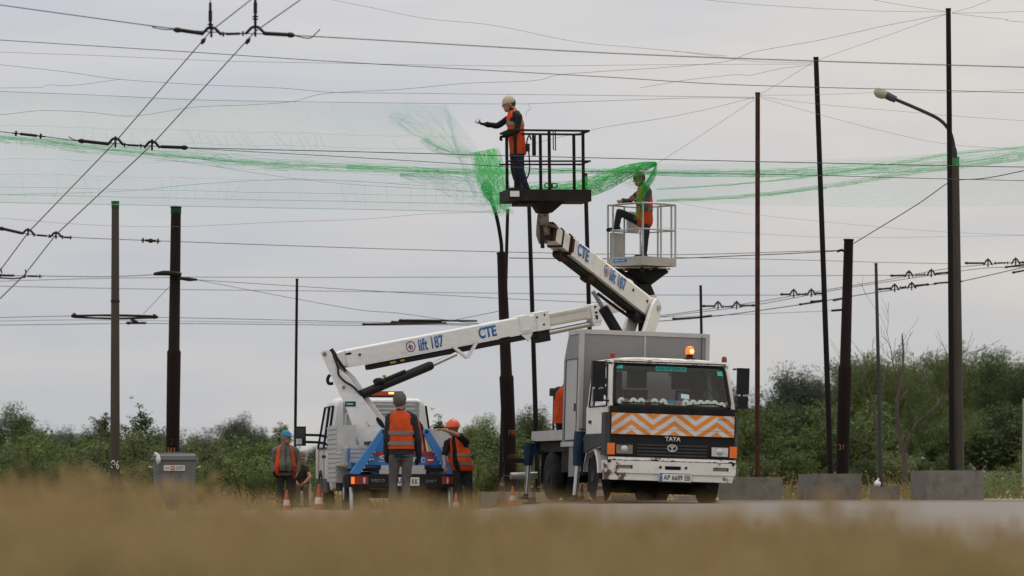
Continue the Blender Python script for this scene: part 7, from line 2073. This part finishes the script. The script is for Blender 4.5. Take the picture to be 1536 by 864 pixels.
def bundle(bm, line, n, r, rng, cross=0, depth=.25):
    """line: (px, py, D, half thickness px) stations; n wandering strands inside the band"""
    L_ = [Vector((a[0], a[1], a[2])) for a in line]
    S = spline(L_, 8)
    m = len(S)
    hw = []
    for i in range(m):
        u = i / (m - 1) * (len(line) - 1); a = min(int(u), len(line) - 2)
        hw.append(line[a][3] + (line[a + 1][3] - line[a][3]) * (u - a))
    def pt(i, o, d):
        a = S[max(0, i - 1)]; b = S[min(m - 1, i + 1)]
        t = Vector((b.x - a.x, b.y - a.y)); t.normalize()
        return at(S[i].x - t.y * o * hw[i], S[i].y + t.x * o * hw[i], S[i].z + d)
    for k in range(n):
        o = max(-1, min(1, rng.gauss(0, .5))); d = rng.uniform(-depth, depth)
        a0 = 0 if rng.random() < .6 else rng.randint(0, m // 2); a1 = m if rng.random() < .6 else rng.randint(m // 2 + 1, m)
        pts = []
        for i in range(a0, a1):
            o = max(-1.05, min(1.05, o + rng.gauss(0, .10))); d = max(-depth, min(depth, d + rng.gauss(0, .04)))
            pts.append(pt(i, o, d))
        if len(pts) > 2: tube(bm, pts, r, 3, False)
    for k in range(cross):
        i = rng.uniform(0, m - 1.01); i0 = int(i)
        o = rng.uniform(-1, .6); pts = []
        for q in range(4):
            ii = min(m - 1, max(0, i0 + rng.randint(-1, 1)))
            pts.append(pt(ii, max(-1, min(1, o)), rng.uniform(-depth, depth))); o += rng.uniform(.1, .5)
        tube(bm, pts, r, 3, False)

R_ = .00100
# left net
def PL(u, v):
    px = -70 + (830 - 98 * max(0.0, 1 - v * 1.5)) * u
    u = min(1.0, max(0.0, u))
    t = 134 + 24 * u ** .8; b = 303 + 16 * u
    sag = 3 * math.sin(u * 26) * v * (1 - v)
    py = t + (b - t) * v + sag
    px += 6 * math.sin(v * 7.0 + 2.2 * math.sin(u * 9)) * (.4 + v) + 2.0 * math.sin(u * 60 + v * 4)
    return at(px, py, 63 + 3.4 * v + .5 * math.sin(u * 11 + v * 3))
ln = thing('green_net', 'wide pale green net sagging across the sky from the left edge to the dark basket', 'net', at(345, 230, 65))
bm = BM(); net_sheet(bm, PL, 290, 62, R_); obj('net_sheet', bm, MT['palenet'], ln, True)
bm = BM()
for v in (0.86, .93, 1.0):
    tube(bm, [PL(i / 60, v) + Vector((0, 0, .01)) for i in range(61)], .0035, 4, False)
obj('hem_cord', bm, MT['palenet'], ln, True)
bm = BM()
for i in range(58):
    u = (i + rng.uniform(-.2, .2)) / 58
    for va, vb in ((.30, .52), (.74, .96)):
        if rng.random() < .5: continue
        o_ = rng.uniform(-.006, .006); s0 = rng.uniform(0, .05)
        tube(bm, [PL(u + o_ * math.sin(q / 6 * 3.14 + i), va + s0 + (vb - va - s0) * q / 6) for q in range(7)], .0014, 3, False)
for v in (.30, .42, .60, .74): tube(bm, [PL(i / 90, v + .004 * math.sin(i)) for i in range(91)], .0017, 3, False)
obj('fold_line', bm, MT['palenet'], ln, True)
bm = BM()
bundle(bm, [(-60, 201, 63, 8), (0, 207, 63, 8), (150, 222, 64, 10), (300, 236, 65, 11), (380, 243, 65, 11), (530, 250, 66, 10), (640, 256, 66, 9), (720, 264, 67, 12)], 26, .0018, rng, 110)
bundle(bm, [(-60, 200, 63, 3), (0, 206, 63, 3), (150, 222, 64, 4), (300, 238, 65, 4), (400, 246, 65, 4), (530, 250, 66, 3)], 9, .0019, rng, 0)
obj('gathered_fold', bm, leafmat('light_green_net_cord', (.22, .68, .38), (.30, .76, .46), .5), ln, True)
# strings of the sheet pulled up into the clump
bm = BM()
bundle(bm, [(585, 172, 65, 10), (628, 200, 65.5, 9), (652, 219, 66, 8), (680, 229, 66.5, 7), (712, 231, 67, 5)], 9, .0012, rng, 40)
bundle(bm, [(636, 208, 65.5, 7), (652, 219, 66, 8), (680, 229, 66.5, 7), (712, 231, 67, 5)], 12, .0015, rng, 70)
bundle(bm, [(668, 155, 64.5, 4), (676, 185, 65, 4), (686, 222, 66, 3), (700, 258, 66.5, 4), (716, 296, 67, 4)], 9, .0014, rng, 20)
bundle(bm, [(600, 162, 64.5, 26), (640, 190, 65, 18), (672, 215, 66, 12), (705, 230, 67, 6)], 26, .0009, rng, 60)
bundle(bm, [(600, 262, 66, 3), (650, 268, 66, 12), (700, 280, 67, 26), (735, 285, 68, 26)], 30, .0012, rng, 120)
obj('stretched_cords', bm, MT['palenet'], ln, True)
# clump left of the dark basket, hanging over the lamp
bm = BM()
def PC(u, v, d=0):
    lx = [(709, 229), (714, 250), (720, 272), (729, 295), (740, 313)]; rx2 = [(744, 222), (750, 244), (757, 264), (762, 286), (762, 312)]
    q = v * 4; a = min(3, int(q)); w_ = q - a
    l = Vector(lx[a]).lerp(Vector(lx[a + 1]), w_); r2 = Vector(rx2[a]).lerp(Vector(rx2[a + 1]), w_)
    p = l.lerp(r2, u)
    return at(p.x, p.y, 68.6 + d)
for k in range(200):
    u = rng.random(); d = rng.uniform(-.9, .9); pts = []
    v0 = 0 if rng.random() < .5 else rng.uniform(0, .5); v1 = rng.uniform(v0 + .25, 1.05)
    for i in range(9):
        u = max(-.12, min(1.12, u + rng.gauss(0, .08)))
        pts.append(PC(u, min(1, v0 + (v1 - v0) * i / 8), d + rng.gauss(0, .05)))
    tube(bm, pts, .0023, 3, False)
for k in range(360):
    v = rng.random(); u = rng.uniform(-.15, .8); pts = []; d = rng.uniform(-.9, .9)
    for i in range(4):
        pts.append(PC(min(1.15, u), max(0, min(1, v)), d)); u += rng.uniform(.03, .12); v += rng.gauss(0, .035)
    tube(bm, pts, .0023, 3, False)
for k in range(60):      # loose fringe
    u = rng.uniform(.1, 1); p = PC(u, 1, rng.uniform(-.5, .5)); q = p + Vector((rng.gauss(0, .12), 0, -rng.uniform(.02, .16)))
    tube(bm, [PC(u, .85), p, q], .0018, 3, False)
obj('bunched_clump', bm, MT['net'], ln, True)
bm = BM()
bundle(bm, [(758, 296, 68, 14), (800, 288, 68.5, 14), (850, 285, 69, 12), (884, 280, 69.2, 14), (912, 270, 69.4, 13), (940, 258, 69.6, 10), (965, 250, 69.6, 7), (985, 245, 69.6, 2)], 105, .0023, rng, 420, .4)
bundle(bm, [(520, 250, 66, 5), (640, 255, 66, 4), (760, 258, 67, 4), (860, 256, 68, 3.5), (900, 257, 69, 3.5), (960, 254, 69.5, 3)], 20, .0019, rng, 60)
obj('draped_swag', bm, MT['net'], ln, True)

# right net
rn = thing('green_net', 'pale green net stretching from the silver basket to the right edge behind the posts', 'net', at(1260, 260, 70))
def PR(u, v):
    px = 978 + 680 * u
    t = 247 - 30 * u ** 1.5; b = 302 + 8 * math.sin(u * 3)
    py = t + (b - t) * v
    px += 4 * math.sin(v * 6.0 + 2 * math.sin(u * 8)) + 2 * math.sin(u * 50)
    return at(px, py, 69.7 + 2.0 * v + 1.5 * u + .3 * math.sin(u * 12))
bm = BM(); net_sheet(bm, PR, 230, 24, .0013); obj('net_sheet', bm, MT['palenet'], rn, True)
bm = BM()
bundle(bm, [(965, 258, 70, 4), (1050, 259, 70.5, 6), (1180, 258, 71, 7), (1300, 252, 71, 9), (1430, 242, 71.5, 10), (1540, 229, 72, 11), (1640, 215, 72, 11)], 34, .0016, rng, 200)
bundle(bm, [(985, 301, 70, 2), (1100, 296, 70.5, 3), (1240, 280, 71, 4), (1340, 263, 71, 4), (1430, 250, 71.5, 4), (1540, 233, 72, 6), (1640, 218, 72, 6)], 15, .0016, rng, 110)
bundle(bm, [(985, 284, 70, 2), (1100, 277, 70.5, 2), (1240, 262, 71, 3), (1340, 246, 71, 3), (1430, 230, 71.5, 3), (1540, 220, 72, 3), (1640, 208, 72, 3)], 9, .0019, rng, 10)
obj('gathered_fold', bm, leafmat('green_fold_cord', (.22, .70, .38), (.30, .78, .46), .5), rn, True)
bm = BM()
bundle(bm, [(985, 245, 69.4, 1.5), (980, 262, 69.2, 4), (971, 276, 69.1, 5), (963, 288, 69.1, 6), (956, 302, 69.2, 3)], 46, .0022, rng, 90, .12)
bundle(bm, [(925, 262, 69.2, 8), (945, 266, 69.2, 15), (965, 266, 69.2, 16), (982, 258, 69.3, 8)], 16, .0016, rng, 50, .15)
bundle(bm, [(966, 290, 69.2, 3), (962, 310, 69.3, 6), (958, 330, 69.4, 7)], 10, .0019, rng, 12, .1)
obj('hanging_fold', bm, MT['net'], rn, True)
